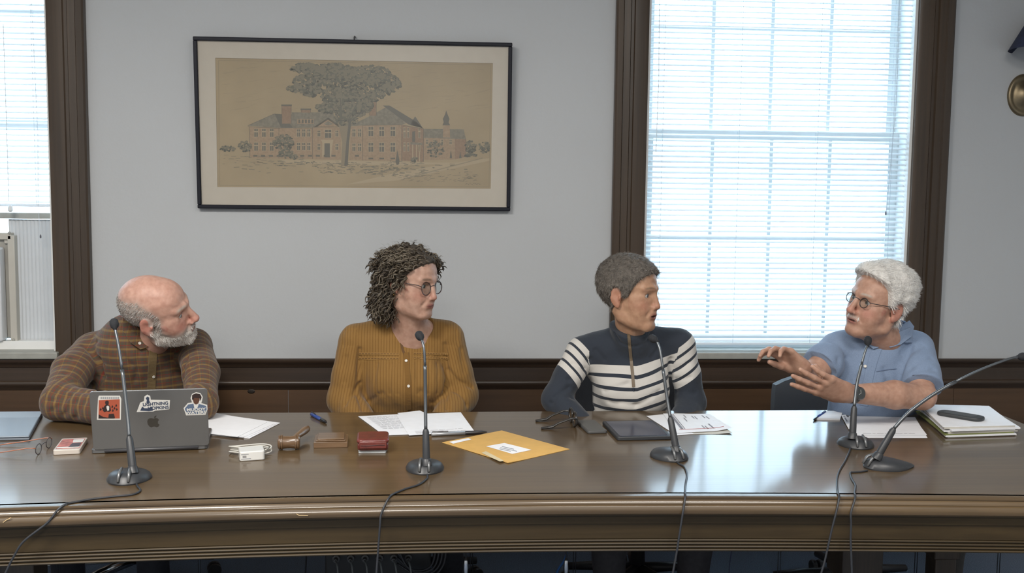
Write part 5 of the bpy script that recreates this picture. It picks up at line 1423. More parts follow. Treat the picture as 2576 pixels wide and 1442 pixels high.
lidpoly('figure', crop5([(1312, 150), (1328, 134), (1344, 145), (1342, 168), (1350, 185), (1335, 205), (1318, 190), (1322, 168)]), SB, .0004, st2)
lidpoly('figure', crop5([(1262, 262), (1280, 225), (1300, 240), (1330, 240), (1372, 225), (1376, 262), (1340, 267)]), SB, .0004, st2)
u_s = .0135
lidtext('LIGHTNING', crop5([(1400, 200)])[0][0], crop5([(1400, 202)])[0][1], .0135, SB, st2, .0006, 2, .95, .0004)
lidtext('HOPKINS', crop5([(1425, 238)])[0][0], crop5([(1418, 238)])[0][1], .0135, SB, st2, .0006, 2, 1.0, .0004)
st3 = lidpoly('sticker', crop5([(1652, 240), (1690, 195), (1728, 188), (1715, 150), (1728, 112), (1765, 97), (1805, 105), (1826, 140), (1818, 175), (1812, 195), (1865, 210), (1868, 250), (1850, 300), (1675, 305)]), SW, .0001, lap)
st3['label'] = 'portrait sticker of a person in a blue jacket with white lettering'
lidpoly('jacket', crop5([(1663, 245), (1695, 206), (1740, 200), (1760, 212), (1780, 200), (1810, 206), (1856, 220), (1860, 250), (1846, 290), (1682, 292)]), SBL, .0004, st3)
lidpoly('shirt_front', crop5([(1742, 202), (1790, 202), (1775, 240), (1750, 240)]), SW, .0006, st3)
lidpoly('face', crop5([(1735, 160), (1745, 140), (1790, 140), (1797, 165), (1785, 195), (1765, 208), (1745, 195)]), SKB, .0006, st3)
lidpoly('hair_patch', crop5([(1728, 160), (1730, 120), (1765, 105), (1802, 114), (1815, 140), (1803, 172), (1795, 150), (1750, 146), (1738, 165)]), SDK, .0008, st3)
lidtext('MUDDY', *crop5([(1765, 252)])[0], .0115, SW, st3, .0010, 1, 1.25, .0004)
lidtext('WATERS', *crop5([(1763, 280)])[0], .0115, SW, st3, .0010, 1, 1.25, .0004)
# the mark on the lid
ap = [(1385, 335), (1400, 328), (1420, 333), (1432, 345), (1422, 358), (1422, 378), (1437, 390), (1425, 407), (1410, 412), (1395, 406), (1380, 406), (1362, 413), (1345, 405), (1330, 385), (1325, 362), (1330, 342), (1348, 331), (1365, 331)]
MK = mat('lid_mark', (.075, .07, .062), .35, .6)
lg = lidpoly('emblem', crop5(ap), MK, .0001, lap); lidpoly('emblem_leaf', crop5([(1386, 328), (1390, 315), (1408, 304), (1406, 318), (1396, 328)]), MK, .0001, lg)

# ------------------------------------------------------------------ closed pale laptop at the left edge
c = quad([(-75, 1047), (108, 1046), (74, 1108), (-150, 1113)]); ctr, a, w, h = frame_of(c)
o = empty('laptop', (ctr.x, ctr.y, TZ), 'closed pale blue-grey laptop lying at the left end of the table', 'laptop')
M_ = rotz(a)
pl = [(p.x - ctr.x, p.y - ctr.y) for p in c]
MB().prism(pl, .0, .007).build('base', mat('laptop_base_blue', (.13, .15, .18), .5), o, bevel=.0025)
MB().prism([(x*.995, y*.995) for x, y in pl], .0075, .014).build('lid', mat('laptop_lid_blue', (.20, .245, .30), .45, coat=.2), o, bevel=.003)
f_ = .26; p2 = [pl[0], pl[1], tuple(np.array(pl[1])*(1-f_) + np.array(pl[2])*f_), tuple(np.array(pl[0])*(1-f_) + np.array(pl[3])*f_)]
MB().prism([(x*.99, y*.99) for x, y in p2], .014, .0146).build('hinge_cover', mat('laptop_hinge_blue', (.27, .32, .38), .4), o)

# ------------------------------------------------------------------ loose glasses standing on the table
def eyewear(name, fx_, fy_, a, label, fm, lm, lensr=.021, asp=.85, wire=.0018, width=.034, thick_t=.0025, temple=.13, tip=.02, frame_b=None, lean=0.0, z0=.0):
    """front frame centred at (fx_, fy_) facing direction a; temples run back and their tips rest on the table"""
    r = empty(name, (fx_, fy_, TZ + z0), label, 'glasses'); R = Matrix.Rotation(a, 4, 'Z'); zc = lensr*asp + wire
    L = lambda x, y, z: R @ Vector((x, y, z))
    for s in (-1, 1):
        ring = [L(lean*(zc + lensr*asp*math.sin(t)), s*width + lensr*math.cos(t), zc + lensr*asp*math.sin(t)) for t in np.linspace(0, 2*PI, 25)]
        b = MB(); b.tube(ring, wire, 6, caps=False); rim = b.build('rim', fm, r, smooth=True)
        n = 20; b = MB(); vs = [L(lean*(zc + lensr*asp*math.sin(t)) + d, s*width + lensr*math.cos(t), zc + lensr*asp*math.sin(t)) for d in (-.0005, .0005) for t in np.linspace(0, 2*PI, n, endpoint=False)]
        b.add(vs, [tuple(range(n)), tuple(range(2*n-1, n-1, -1))] + [(i, (i+1) % n, n + (i+1) % n, n+i) for i in range(n)]); b.build('lens', lm, r)
        b = MB(); y0 = s*(width + lensr + .004)
        b.tube([L(0, s*(width + lensr), zc + .006), L(-.004, y0, zc + .008), L(-.02, y0, zc + .008), L(-temple*.7, y0*.97, zc*.75), L(-temple + .008, y0*.93, .008), L(-temple - tip, y0*.90, .0035)], [thick_t]*4 + [thick_t*1.3, thick_t*1.1], 8, flat=.6)
        b.build('temple', frame_b or fm, r, smooth=True)
    b = MB(); b.tube([L(0, -(width - lensr*.9), zc + .006), L(.003, -.004, zc + .010), L(.003, .004, zc + .010), L(0, width - lensr*.9, zc + .006)], wire, 6); b.build('bridge', fm, r, smooth=True)
    return r
q = on_z(1446, 1078)
eyewear('sunglasses', q.x, q.y + .050, math.radians(4), 'dark sunglasses with brown lenses and black temples beside the grey phone', mat('sunglass_frame', (.018, .016, .015), .35, coat=.4),
        mat('sunglass_lens', (.12, .075, .035), .15, coat=.8), lensr=.025, asp=.86, wire=.0042, width=.030, thick_t=.0060, temple=.085, tip=.028)
q = on_z(92, 1148)
eyewear('reading_glasses', q.x, q.y + .055, math.radians(-2), 'thin reading glasses with orange-brown temples at the left end of the table', mat('reading_frame', (.05, .045, .05), .35), LENS, lensr=.020, asp=.72, wire=.0012, width=.036, thick_t=.0024, frame_b=mat('reading_temple', (.34, .12, .055), .35, coat=.4))

# ------------------------------------------------------------------ small red and white pack
c = quad([(146, 1116), (210, 1113), (213, 1142), (144, 1145)]); ctr, a, w, h = frame_of(c)
o = empty('card_pack', (ctr.x, ctr.y, TZ), 'small pack with a red and white picture in a clear tray beside the laptop', 'pack'); M_ = rotz(a)
MB().prism(rounded(w, h, .006), 0, .014, M_).build('tray', mat('pack_cream', (.52, .47, .42), .4, coat=.3), o, bevel=.0015)
lab = MB().prism(rounded(w*.88, h*.80, .003), .014, .0145, M_).build('cover', mat('pack_red', (.36, .10, .075), .5, noise=(60, .5, 3)), o)
b = MB(); b.prism([(w*.0, -h*.30), (w*.40, -h*.30), (w*.40, h*.0), (w*.05, h*.02)], .0146, .0150, M_); b.build('dark_patch', mat('pack_dark', (.05, .03, .035), .5), lab)
b = MB(); b.prism([(-w*.42, -h*.36), (w*.42, -h*.36), (w*.42, -h*.26), (-w*.42, -h*.28)], .0146, .0150, M_); b.build('white_patch', SW, lab); b = MB(); b.prism([(w*.05, h*.08), (w*.42, h*.08), (w*.42, h*.34), (w*.0, h*.34)], .0146, .0150, M_); b.build('white_patch', SW, lab)

# ------------------------------------------------------------------ papers fanned out beside the laptop
fan = [([(430, 1086), (535, 1041), (705, 1065), (628, 1104)], 0), ([(436, 1083), (535, 1040), (698, 1066), (622, 1102)], 1), ([(430, 1082), (533, 1039), (690, 1067), (612, 1101)], 2), ([(430, 1080), (532, 1038.6), (672, 1063), (598, 1100)], 3)]
for i, (c, k) in enumerate(fan):
    sheet('paper_sheet', c, TZ + .0008 + .0016*i, ['lowest of the fanned white papers beside the silver laptop', 'white sheet second from the bottom of the fan beside the laptop', 'white sheet second from the top of the fan beside the laptop', 'topmost of the fanned white papers beside the silver laptop'][i], 'paper', thick=.0014, group='papers fanned beside the laptop')

# ------------------------------------------------------------------ charger and its coiled cable
ch = on_z(628, 1160); o = empty('power_adapter', (ch.x, ch.y + .03, TZ), 'white square power adapter with a coiled white cable', 'charger')
WPL = mat('white_plastic', (.62, .62, .60), .3, coat=.3); M_ = rotz(math.radians(14))
MB().prism(rounded(.068, .060, .008), .0, .027, M_).build('brick', WPL, o, bevel=.003, seg=3)
pt = MB(); pt.box((-.026, -.0306, .010), (-.016, -.0300, .016), M_); pt.build('port', mat('port_grey', (.25, .25, .25), .5), o)
pr_ = MB(); pr_.box((-.030, -.0306, .006), (-.004, -.0301, .008), M_); pr_.box((-.030, -.0306, .019), (-.010, -.0301, .0205), M_); pr_.build('print', SG, o)
pts = []
rnd = random.Random(4)
for i in range(120):
    t = i/119; an = t*2*PI*3.6 + 1.0
    pts.append(Vector((-.012 + (.056 + .004*math.sin(t*9))*math.cos(an), .052 + (.026 + .003*math.sin(t*7))*math.sin(an), .004 + .018*t + .003*math.sin(an*2))))
pts += [Vector((.045, .03, .022)), Vector((.036, .012, .020))]
MB().tube(pts, .0022, 7).build('cable', mat('cable_white', (.50, .49, .45), .5), o, smooth=True)

# ------------------------------------------------------------------ gavel and its sound block
GW = wood('gavel_wood', (.085, .045, .020), (.17, .098, .048), 'x', .35, coat=.5, coat_rough=.15, fine=140)
q = on_z(727, 1131); o = empty('gavel', (q.x, q.y, TZ), 'turned brown wooden gavel lying on the table', 'gavel')
hl = .031; pf = [(-hl, .017), (-hl + .003, .0205), (-hl + .007, .0215), (-hl + .0075, .0195), (-hl + .009, .0195), (-hl + .0095, .0215), (-hl + .013, .0215), (-hl + .0135, .019), (-.006, .0175), (.006, .0175)]
pf += [(-x, r) for x, r in pf[:-2][::-1]]
T_ = Matrix.Translation((0, .0, .0216)) @ Matrix.Rotation(math.radians(4), 4, 'Z') @ Matrix.Rotation(PI/2, 4, 'Y')
MB().lathe([(r, x) for x, r in pf], 28, T_).build('head', GW, o, smooth=False, angle=35)
e1 = on_z(766, 1088, TZ + .022) - o.location; d_ = (Vector((e1.x, e1.y, .022)) - Vector((0, 0, .0216)))
hp = MB(); L_ = .15; du = Vector((e1.x + .0, max(e1.y, .11), .006)).normalized()
hp.tube([Vector((0, 0, .0216)) + du*s for s in (.0, .02, .04, .07, .10, .125, .140, .148, .150)], [.007, .0075, .008, .0092, .0108, .0118, .0110, .008, .003], 14); hp.build('handle', GW, o, smooth=True)
q = on_z(829, 1127); o = empty('sound_block', (q.x, q.y + .048, TZ), 'square stepped wooden sound block beside the gavel', 'sound block'); M_ = rotz(math.radians(4))
for i, (s, z0, z1) in enumerate(((.098, 0, .017), (.086, .017, .021), (.078, .021, .025))):
    MB().box((-s/2, -s/2, z0), (s/2, s/2, z1), M_).build(['base', 'step', 'top'][i], GW, o, bevel=.0012)

# ------------------------------------------------------------------ red leather case on a white box
q = on_z(936, 1141); o = empty('white_box', (q.x, q.y + .035, TZ), 'small flat white box under the red leather case', 'box')
MB().prism(rounded(.078, .068, .004), 0, .009).build('box', mat('box_white', (.46, .48, .49), .5), o, bevel=.0012)
MB().prism(rounded(.079, .069, .004), .006, .0068).build('lid_seam', mat('box_seam', (.2, .2, .2), .6), o)
RL = mat('red_leather', (.125, .022, .016), .42, coat=.25, noise=(40, .25, 3), bump=(260, .0006))
o = empty('leather_case', (q.x + .0, q.y + .045, TZ + .009), 'dark red leather case resting on a small white box', 'case'); M_ = rotz(math.radians(3))
MB().prism(rounded(.088, .105, .014), .0, .020, M_).build('body', RL, o, bevel=.006, seg=3)
MB().prism(rounded(.092, .108, .015), .0205, .033, M_).build('lid', RL, o, bevel=.0055, seg=3)
b = MB(); b.prism([(-.040, -.056), (.040, -.056), (.036, -.048), (-.036, -.048)], .006, .028, M_); b.build('flap', RL, o, bevel=.003, seg=2)
b = MB(); b.tube([M_ @ Vector((x, -.0565, .017 + .001*math.sin(x*90))) for x in np.linspace(-.034, .034, 9)], .0011, 5); b.build('stitching', mat('leather_thread', (.05, .01, .01), .6), o)

# ------------------------------------------------------------------ pens
def pen(pa, pb, label, body, capm, r=.0045, z=TZ, grip=.3):
    a_, b_ = on_z(*pa, z + r), on_z(*pb, z + r); o = empty('pen', (a_ + b_)/2, label, 'pen'); L = lambda t: a_.lerp(b_, t) - o.location
    MB().tube([L(0), L(.03), L(1-grip)], [r*.8, r, r], 10).build('barrel', body, o, smooth=True, angle=None)
    MB().tube([L(1-grip), L(1-grip+.02), L(.90), L(.985), L(1)], [r, r*1.1, r*.95, r*.35, r*.15], 10).build('tip', capm, o, smooth=True)
    up = Vector((0, 0, r*1.3)); MB().tube([L(.02) + up*.5, L(.02) + up*1.1, L(.30) + up], [r*.25]*3, 6).build('clip', capm, o)
    return o
BLUE = mat('pen_blue', (.025, .055, .22), .3, coat=.4); BLK = mat('pen_black', (.015, .015, .018), .35, coat=.3); SIL = mat('pen_silver', (.45, .46, .48), .3, .6)
pen((783, 1042), (822, 1063), 'blue ballpoint pen lying by itself near the back edge of the table', BLUE, BLK, .0058, grip=.35)

# ------------------------------------------------------------------ papers in front of the woman in mustard
sheet('paper_sheet', [(1000, 1040), (1056, 1033.5), (1130, 1066), (1060, 1078)], TZ + .0004, 'white sheet whose far corner sticks out behind the mustard woman\'s other papers', 'paper')
sheet('paper_sheet', [(901, 1048), (1038, 1041), (1112, 1090), (966, 1096)], TZ + .0014, 'typed white sheet on the left of the mustard woman\'s papers', 'paper', lines=textlines(13, seed=3), thick=.0008)
sheet('paper_sheet', [(997, 1044), (1159, 1038), (1193, 1085), (1029, 1096)], TZ + .0030, 'topmost white sheet of the mustard woman\'s papers with print along its lower edge', 'paper', lines=textlines(3, seed=5, v0=.15, th=.008), thick=.0008)
pen((1085, 1093), (1226, 1087), 'silver and black pen lying beside the yellow envelope', SIL, BLK, .0060, grip=.40)

# ------------------------------------------------------------------ yellow envelope
EC = [(1112, 1114), (1262, 1084), (1433, 1131), (1278, 1167)]
c = quad(EC); ctr = sum(c, Vector())/4
o = empty('envelope', (ctr.x, ctr.y, TZ), 'large yellow envelope with a white address label', 'envelope')
EY = mat('envelope_yellow', (.60, .36, .105), .6, noise=(25, .05, 3))
vs = []; n = 12
def eb(u, v): return (c[0]*(1-u) + c[1]*u)*(1-v) + (c[3]*(1-u) + c[2]*u)*v - Vector((ctr.x, ctr.y, TZ))
def eh(u, v): return .0035*math.sin(PI*min(max(u, 0), 1))**.4*math.sin(PI*min(max(v, 0), 1))**.4 + .012*max(0, .35-u)**1.5*max(0, v-.0)
for k in range(2):
    for j in range(n+1):
        for i in range(n+1):
            u, v = i/n, j/n; p = eb(u, v); vs.append(Vector((p.x, p.y, (.0012 + eh(u, v)) if k else (.0002 + eh(u, v)*.5))))
N1 = (n+1)**2; fs = []
for j in range(n):
    for i in range(n):
        q_ = (j*(n+1)+i, j*(n+1)+i+1, (j+1)*(n+1)+i+1, (j+1)*(n+1)+i); fs.append(tuple(N1+t for t in q_)[::-1]); fs.append(q_)
ring = [i for i in range(n+1)] + [j*(n+1)+n for j in range(1, n+1)] + [n*(n+1)+i for i in range(n-1, -1, -1)] + [j*(n+1) for j in range(n-1, 0, -1)]
for i in range(len(ring)): p, q_ = ring[i], ring[(i+1) % len(ring)]; fs.append((q_, p, N1+p, N1+q_))
b = MB(); b.add(vs, fs); b.build('envelope_body', EY, o, smooth=False, angle=40)
def patch(name, uvs, m, parent, z=.0004, sub=4):
    vs = []; a_, b_, c_, d_ = [Vector((p[0], p[1], 0)) for p in uvs]
    for j in range(sub+1):
        for i in range(sub+1):
            u, v = i/sub, j/sub; p = (a_*(1-u) + b_*u)*(1-v) + (d_*(1-u) + c_*u)*v; q_ = eb(p.x, p.y); vs.append(Vector((q_.x, q_.y, .0014 + eh(p.x, p.y) + z)))
    return MB().add(vs, [(j*(sub+1)+i, (j+1)*(sub+1)+i, (j+1)*(sub+1)+i+1, j*(sub+1)+i+1) for j in range(sub) for i in range(sub)]).build(name, m, parent)
lbp = patch('address_label', [(.40, .37), (.63, .37), (.63, .66), (.40, .66)], PAPER, o)   # rows of the address
lbp2 = lbp
def uvof(px, py):
    p = on_z(px, py, TZ + .004); M2 = np.array([[(c[1]-c[0]).x, (c[3]-c[0]).x], [(c[1]-c[0]).y, (c[3]-c[0]).y]]); r_ = np.linalg.solve(M2, np.array([p.x - c[0].x, p.y - c[0].y])); return tuple(r_)
bpy.data.objects.remove(lbp)
lbp = patch('address_label', [uvof(1222, 1124), uvof(1268, 1116), uvof(1336, 1133), uvof(1288, 1143)], PAPER, o)
for k_, (a0, b0) in enumerate((((1262, 1124), (1292, 1131)), ((1258, 1127), (1300, 1136)), ((1256, 1130), (1284, 1136)))):
    u0, u1 = np.array(uvof(*a0)), np.array(uvof(*b0)); w_ = np.array((.0, .0)) + (np.array(uvof(a0[0], a0[1] + 1.6)) - u0)
    patch('print', [tuple(u0), tuple(u1), tuple(u1 + w_), tuple(u0 + w_)], mat('soft_ink', (.30, .32, .36), .8), lbp, z=.0007, sub=2)
patch('return_label', [uvof(1130, 1111), uvof(1178, 1102), uvof(1186, 1106), uvof(1140, 1116)], PAPER, o)
patch('flap_edge', [uvof(1212, 1140), uvof(1222, 1136), uvof(1268, 1160), uvof(1258, 1162)], mat('flap_cream', (.55, .47, .30), .6), o)

# ------------------------------------------------------------------ phone, tablet
def slab(name, px, th, m, top, label, cat, inset=.006, z=TZ, r=.008, extra=None):
    c = quad(px, z + th); ctr, a, w, h = frame_of(c); o = empty(name, (ctr.x, ctr.y, z), label, cat); M_ = rotz(a)
    sh = (c[0] - c[3]).normalized(); skew = sh.dot(Vector((math.cos(a), math.sin(a), 0)))
    MB().prism(rounded(w, h, r), 0, th, M_).build('body', m, o, bevel=min(.0025, th*.3))
    if top: MB().prism(rounded(w - 2*inset, h - 2*inset, max(r - inset*.5, .002)), th, th + .0006, M_).build('screen', top, o)
    return o, M_, w, h
slab('phone', [(1458, 1057), (1503, 1056), (1521, 1083), (1470, 1085)], .010, mat('phone_grey', (.075, .075, .075), .55), mat('phone_back', (.10, .098, .092), .55), 'dark grey phone lying face down between the sunglasses and the tablet', 'phone', .003)
o, M_, w, h = slab('tablet', [(1518, 1059), (1644, 1057), (1690, 1097), (1550, 1100)], .012, mat('tablet_case', (.03, .032, .036), .5), mat('tablet_screen', (.016, .024, .055), .16, spec=.35), 'black tablet with a dark blue screen lying flat in its case', 'tablet', .010)
MB().lathe([(.0012, .0126), (.001, .013)], 10, M_ @ Matrix.Translation((0, h/2 - .005, 0))).build('camera_dot', BLK, o)

# ------------------------------------------------------------------ printed forms
sheet('paper_sheet', [(1690, 1062), (1800, 1058), (1842, 1092), (1704, 1094)], TZ + .0004, 'curling newsprint sheet lowest under the printed form', 'paper', m=PAPER2, curl=.003)
sheet('paper_sheet', [(1626, 1047), (1668, 1043), (1745, 1092), (1702, 1096)], TZ + .0012, 'plain white sheet between the tablet and the printed form', 'paper')
fl = [(.12, .15, .17, .98), (.19, .15, .205, .98)] + [(x, y, x + .02, y + .16) for x, y in ((.55, .70), (.60, .66), (.78, .72), (.84, .66), (.40, .75), (.55, .15), (.60, .12))] + [(.35, .55, .37, .75), (.70, .12, .73, .38)]
f_ = sheet('paper_form', [(1668, 1041), (1784, 1042), (1842, 1083), (1702, 1090)], TZ + .0032, 'printed form with a dark bar and a thin red rule beside the black tablet', 'paper', lines=fl, curl=.008)
c = quad([(1668, 1041), (1784, 1042), (1842, 1083), (1702, 1090)], TZ + .0032); ctr = sum(c, Vector())/4
def fp(u, v): p = (c[3]*(1-u) + c[2]*u)*(1-v) + (c[0]*(1-u) + c[1]*u)*v; return Vector((p.x - ctr.x, p.y - ctr.y, .0024 + .008*(max(0, u-.6)/.4)**2*(1-v)))
MB().tube([fp(t, .13) for t in np.linspace(.08, .90, 14)], .0007, 4).build('red_rule', REDINK, f_)

# ------------------------------------------------------------------ the right-hand papers
sheet('notepad', [(2070, 1038), (2120, 1038), (2113, 1058), (2053, 1057)], TZ, 'small white notepad beside a blue pen near the far edge', 'notepad', thick=.006)
pen((2076, 1037), (2046, 1057), 'blue pen lying against the small white notepad', BLUE, BLK, .0048)
sheet('paper_sheet', [(2125, 1050), (2302, 1050), (2333, 1102), (2150, 1102)], TZ + .0004, 'lower of two white sheets between the right-hand microphones', 'paper')
sheet('paper_sheet', [(2135, 1047), (2299, 1051), (2332, 1095), (2150, 1095)], TZ + .0020, 'upper of two white sheets between the right-hand microphones', 'paper', lines=textlines(1, seed=8, v0=.06))
sheet('card', [(2116, 1045), (2127, 1044), (2150, 1078), (2135, 1080)], TZ + .0034, 'narrow folded white card with black marks beside the fourth microphone', 'card', lines=[(.3, .5, .6, .8), (.3, .85, .7, .92)])
base_c = [(2312, 1042), (2484, 1045), (2558, 1096), (2382, 1102)]
rs_ = random.Random(12); zc = TZ
GREENF = mat('green_folder', (.17, .19, .06), .6)
names = []
for i in range(8):
    th = [.003, .0045, .004, .005, .0035, .005, .0045, .0015][i]
    cc = quad(base_c, TZ); ctr, a, w, h = frame_of(cc)
    dx, dy, da = rs_.uniform(-.006, .006), rs_.uniform(-.006, .006), rs_.uniform(-.04, .04)
    sk = [(p - ctr) for p in cc]; R_ = Matrix.Rotation(da, 3, 'Z')
    if i == 7: dx, dy = -.004, .002
    if i == 2: dx, dy = -.012, .0
    poly = [((R_ @ p).x, (R_ @ p).y) for p in sk]
    lab = {0: 'lowest bundle of the tall paper stack at the right end of the table', 2: 'green folder edge within the tall paper stack at the right', 7: 'clean white sheet on top of the tall paper stack'}.get(i, '%s bundle of worn papers from the bottom of the tall stack at the right' % {1: 'second', 3: 'fourth', 4: 'fifth', 5: 'sixth', 6: 'seventh'}.get(i, ''))
    o = MB().prism(poly, 0, th).build('folder' if i == 2 else 'paper_bundle', GREENF if i == 2 else [PAPER, PAPER2][(i*7) % 3 == 0], None, loc=(ctr.x + dx, ctr.y + dy, zc)); tag(o, lab, 'folder' if i == 2 else 'paper', None if i in (0, 2, 7) else 'bundles in the tall paper stack')
    zc += th + .0004
stack_top = zc
c = quad([(2362, 1030), (2425, 1030), (2474, 1050), (2408, 1056)], stack_top + .012); ctr = sum(c, Vector())/4
o = empty('phone', (ctr.x, ctr.y, stack_top), 'black rounded phone lying on top of the tall paper stack', 'phone')
ax_ = on_z(2472, 1050, stack_top) - on_z(2362, 1032, stack_top); a = math.atan2(ax_.y, ax_.x)
MB().prism(rounded(.145, .062, .024), 0, .012, rotz(a)).build('body', mat('phone_black', (.035, .038, .040), .5), o, bevel=.004, seg=3)
MB().prism(rounded(.10, .050, .016), .012, .0126, rotz(a)).build('back_panel', mat('phone_panel', (.05, .054, .056), .4), o)

# ------------------------------------------------------------------ gooseneck microphones
MBLK = mat('mic_black', (.030, .032, .036), .42); MGRY = mat('mic_fin', (.16, .165, .17), .35, .5); MTUBE = mat('mic_tube', (.13, .14, .15), .33, .75); MCAP = mat('mic_foam', (.012, .013, .016), .8, bump=(700, .001))
CABLE = mat('mic_cable', (.025, .027, .032), .5)
def microphone(base_px, yaw, sleeve, neck_pts, label, headdir=None, wid=.108, dep=.150, group='gooseneck microphones'):
    """base_px: the sight line to the middle of the base; sleeve / neck points: (px, py, depth) in the room"""
    q = on_z(*base_px, TZ); o = empty('gooseneck_microphone', (q.x, q.y, TZ), label, 'microphone', group); R = Matrix.Rotation(yaw, 4, 'Z')
    nr, na = 9, 40; vs = []; Hh = .030
    for i in range(nr + 1):
        r = i/nr
        for j in range(na):
            a = 2*PI*j/na; x, y = r*math.cos(a), r*math.sin(a); t = (y + 1)/2       # y=-1 tall cable end, y=+1 the low nose
            wx = wid/2*(1 - .50*max(0, y)**1.3)
            z = .004 + Hh*(1 - r**2.6)**.6*(1 - .62*t)*(1.12 if t < .5 else 1.12 - (t-.5)*.5)
            vs.append(R @ Vector((x*wx, y*dep/2, z if r < 1 else .004)))
    for j in range(na): a = 2*PI*j/na; vs.append(R @ Vector((math.cos(a)*wid/2*(1 - .50*max(0, math.sin(a))**1.3)*.98, math.sin(a)*dep/2*.98, 0)))
    fs = [(i*na+j, (i+1)*na+j, (i+1)*na+(j+1) % na, i*na+(j+1) % na) for i in range(nr + 1) for j in range(na)] + [tuple(range((nr+1)*na, (nr+2)*na))]
    b = MB(); b.add(vs, fs); base = b.build('base', MBLK, o, smooth=False, angle=45)
    for s in (-1, 1):
        f = MB(); f.tube([R @ Vector((s*.013, -dep*.488, .010)), R @ Vector((s*.012, -dep*.40, .030)), R @ Vector((s*.010, -dep*.26, .038))], [.0035, .0045, .0035], 6); f.build('fin', MGRY, base, smooth=True)
    P = [at(*p) - o.location for p in sleeve]
    b = MB(); top = P[-1]; btm = P[0]; btm = Vector((btm.x, btm.y, max(btm.z, .012)))
    L = lambda t: btm.lerp(top, t)
    b.tube([L(0), L(.18), L(.20), L(.26), L(.92), L(1.0)], [.0145, .0125, .0105, .0105, .0090, .0062], 14); b.build('sleeve', MBLK, o, smooth=False, angle=40)
    nk = [top] + [at(*p) - o.location for p in neck_pts]
    fine = []
    for i in range(len(nk) - 1):
        p0, p1, p2, p3 = nk[max(i-1, 0)], nk[i], nk[i+1], nk[min(i+2, len(nk)-1)]
        for k in range(6):
            t = k/6; fine.append(.5*((2*p1) + (p2 - p0)*t + (2*p0 - 5*p1 + 4*p2 - p3)*t*t + (3*p1 - p0 - 3*p2 + p3)*t**3))
    fine.append(nk[-1])
    h_ = len(fine)//2
    MB().tube(fine[:h_+1], .0048, 10).build('gooseneck', MTUBE, o, smooth=True)
    MB().tube(fine[h_:], .0036, 10).build('gooseneck', MTUBE, o, smooth=True)
    d = (fine[-1] - fine[-3]).normalized() if headdir is None else Vector(headdir).normalized(); e = fine[-1]
    MB().tube([e - d*.006, e, e + d*.004, e + d*.012, e + d*.022, e + d*.027, e + d*.029], [.004, .0055, .0098, .0118, .0110, .0070, .002], 14).build('capsule', MCAP, o, smooth=True)
    return o
def smooth_pts(P, k=8):
    out = []
    for i in range(len(P) - 1):
        p0, p1, p2, p3 = P[max(i-1, 0)], P[i], P[i+1], P[min(i+2, len(P)-1)]
        for s in range(k):
            t = s/k; out.append(.5*((2*p1) + (p2 - p0)*t + (2*p0 - 5*p1 + 4*p2 - p3)*t*t + (3*p1 - p0 - 3*p2 + p3)*t**3))
    return out + [P[-1]]
def mic_cable(tab, hang_, label, r=.0027):
    pts = [on_z(px, py, TZ + r + .0002) for px, py in tab]
    # roll over the moulded edge
    e = pts[-1]; ef = yfront(e.x)
    nxt = at(*hang_[0], ef - .025)
    sl = (nxt.x - pts[-2].x)/max(pts[-2].y - ef + .12, .05); gx = lambda y, dz: e.x + (nxt.x - e.x)*((e.y - y) + dz)/((e.y - ef + .026) + max(TZ - nxt.z, .03))
    pts.append(Vector((gx(ef + .001, 0), ef + .001, TZ + r + .0005))); pts.append(Vector((gx(ef - .013, .008), ef - .013, TZ - .006)))
    pts.append(Vector((gx(ef - .0235, .034), ef - .0235, TZ - .034)))
    prev = None
    for (px, py) in hang_:
        Y = 2.5
        for _ in range(5): p = at(px, py, Y); Y = yfront(p.x) - .026
        p = at(px, py, Y)
        if p.z < TZ - .045: pts.append(p)
    last = pts[-1]; dl = (last - pts[-2]); n_ = int((last.z - .02)/max(.02, -dl.z))
    for i in range(1, n_ + 1): f = i/n_; pts.append(Vector((last.x + dl.x*i*(1 - .5*f), last.y + .10*f*f, last.z*(1 - f) + .006*f)))
    o = MB().tube([p - last for p in smooth_pts(pts)], r, 7).build('microphone_cable', CABLE, None, smooth=True, loc=tuple(last)); tag(o, label, 'cable')
    return o
def Yb(px, py): return on_z(px, py).y
y1 = Yb(327, 1205)
microphone((327, 1203), math.radians(3), [(335, 1192, y1 - .03), (325, 1098, y1 + .0)], [(320, 1040, y1 + .02), (307, 930, y1 + .05), (296, 860, y1 + .07), (289, 826, y1 + .085)], 'leftmost microphone on a thin gooseneck standing before the silver laptop', headdir=(-.25, .5, .75), wid=.112)
y2 = Yb(1069, 1182)
microphone((1069, 1178), math.radians(-1), [(1073, 1172, y2 - .035), (1071, 1080, y2 - .02)], [(1070, 1000, y2 + .0), (1069, 920, y2 + .01), (1066, 875, y2 + .02), (1060, 853, y2 + .035)], 'gooseneck microphone standing in front of the woman in mustard', headdir=(-.35, .75, .5), wid=.104)
y3 = Yb(1680, 1150)
microphone((1680, 1148), math.radians(14), [(1703, 1140, y3 - .03), (1686, 1050, y3)], [(1678, 1000, y3 + .02), (1668, 930, y3 + .04), (1660, 880, y3 + .06), (1652, 858, y3 + .075)], 'gooseneck microphone standing beside the black tablet', headdir=(-.6, .6, .35), wid=.108)
y4 = Yb(2150, 1120)
microphone((2150, 1118), math.radians(-6), [(2144, 1105, y4 - .03), (2149, 1022, y4 - .01)], [(2156, 965, y4 + .01), (2168, 915, y4 + .02), (2176, 885, y4 + .03), (2183, 868, y4 + .04)], 'gooseneck microphone standing on the left of the loose white sheets', headdir=(.2, .5, .8), wid=.108)
y5 = Yb(2235, 1180)
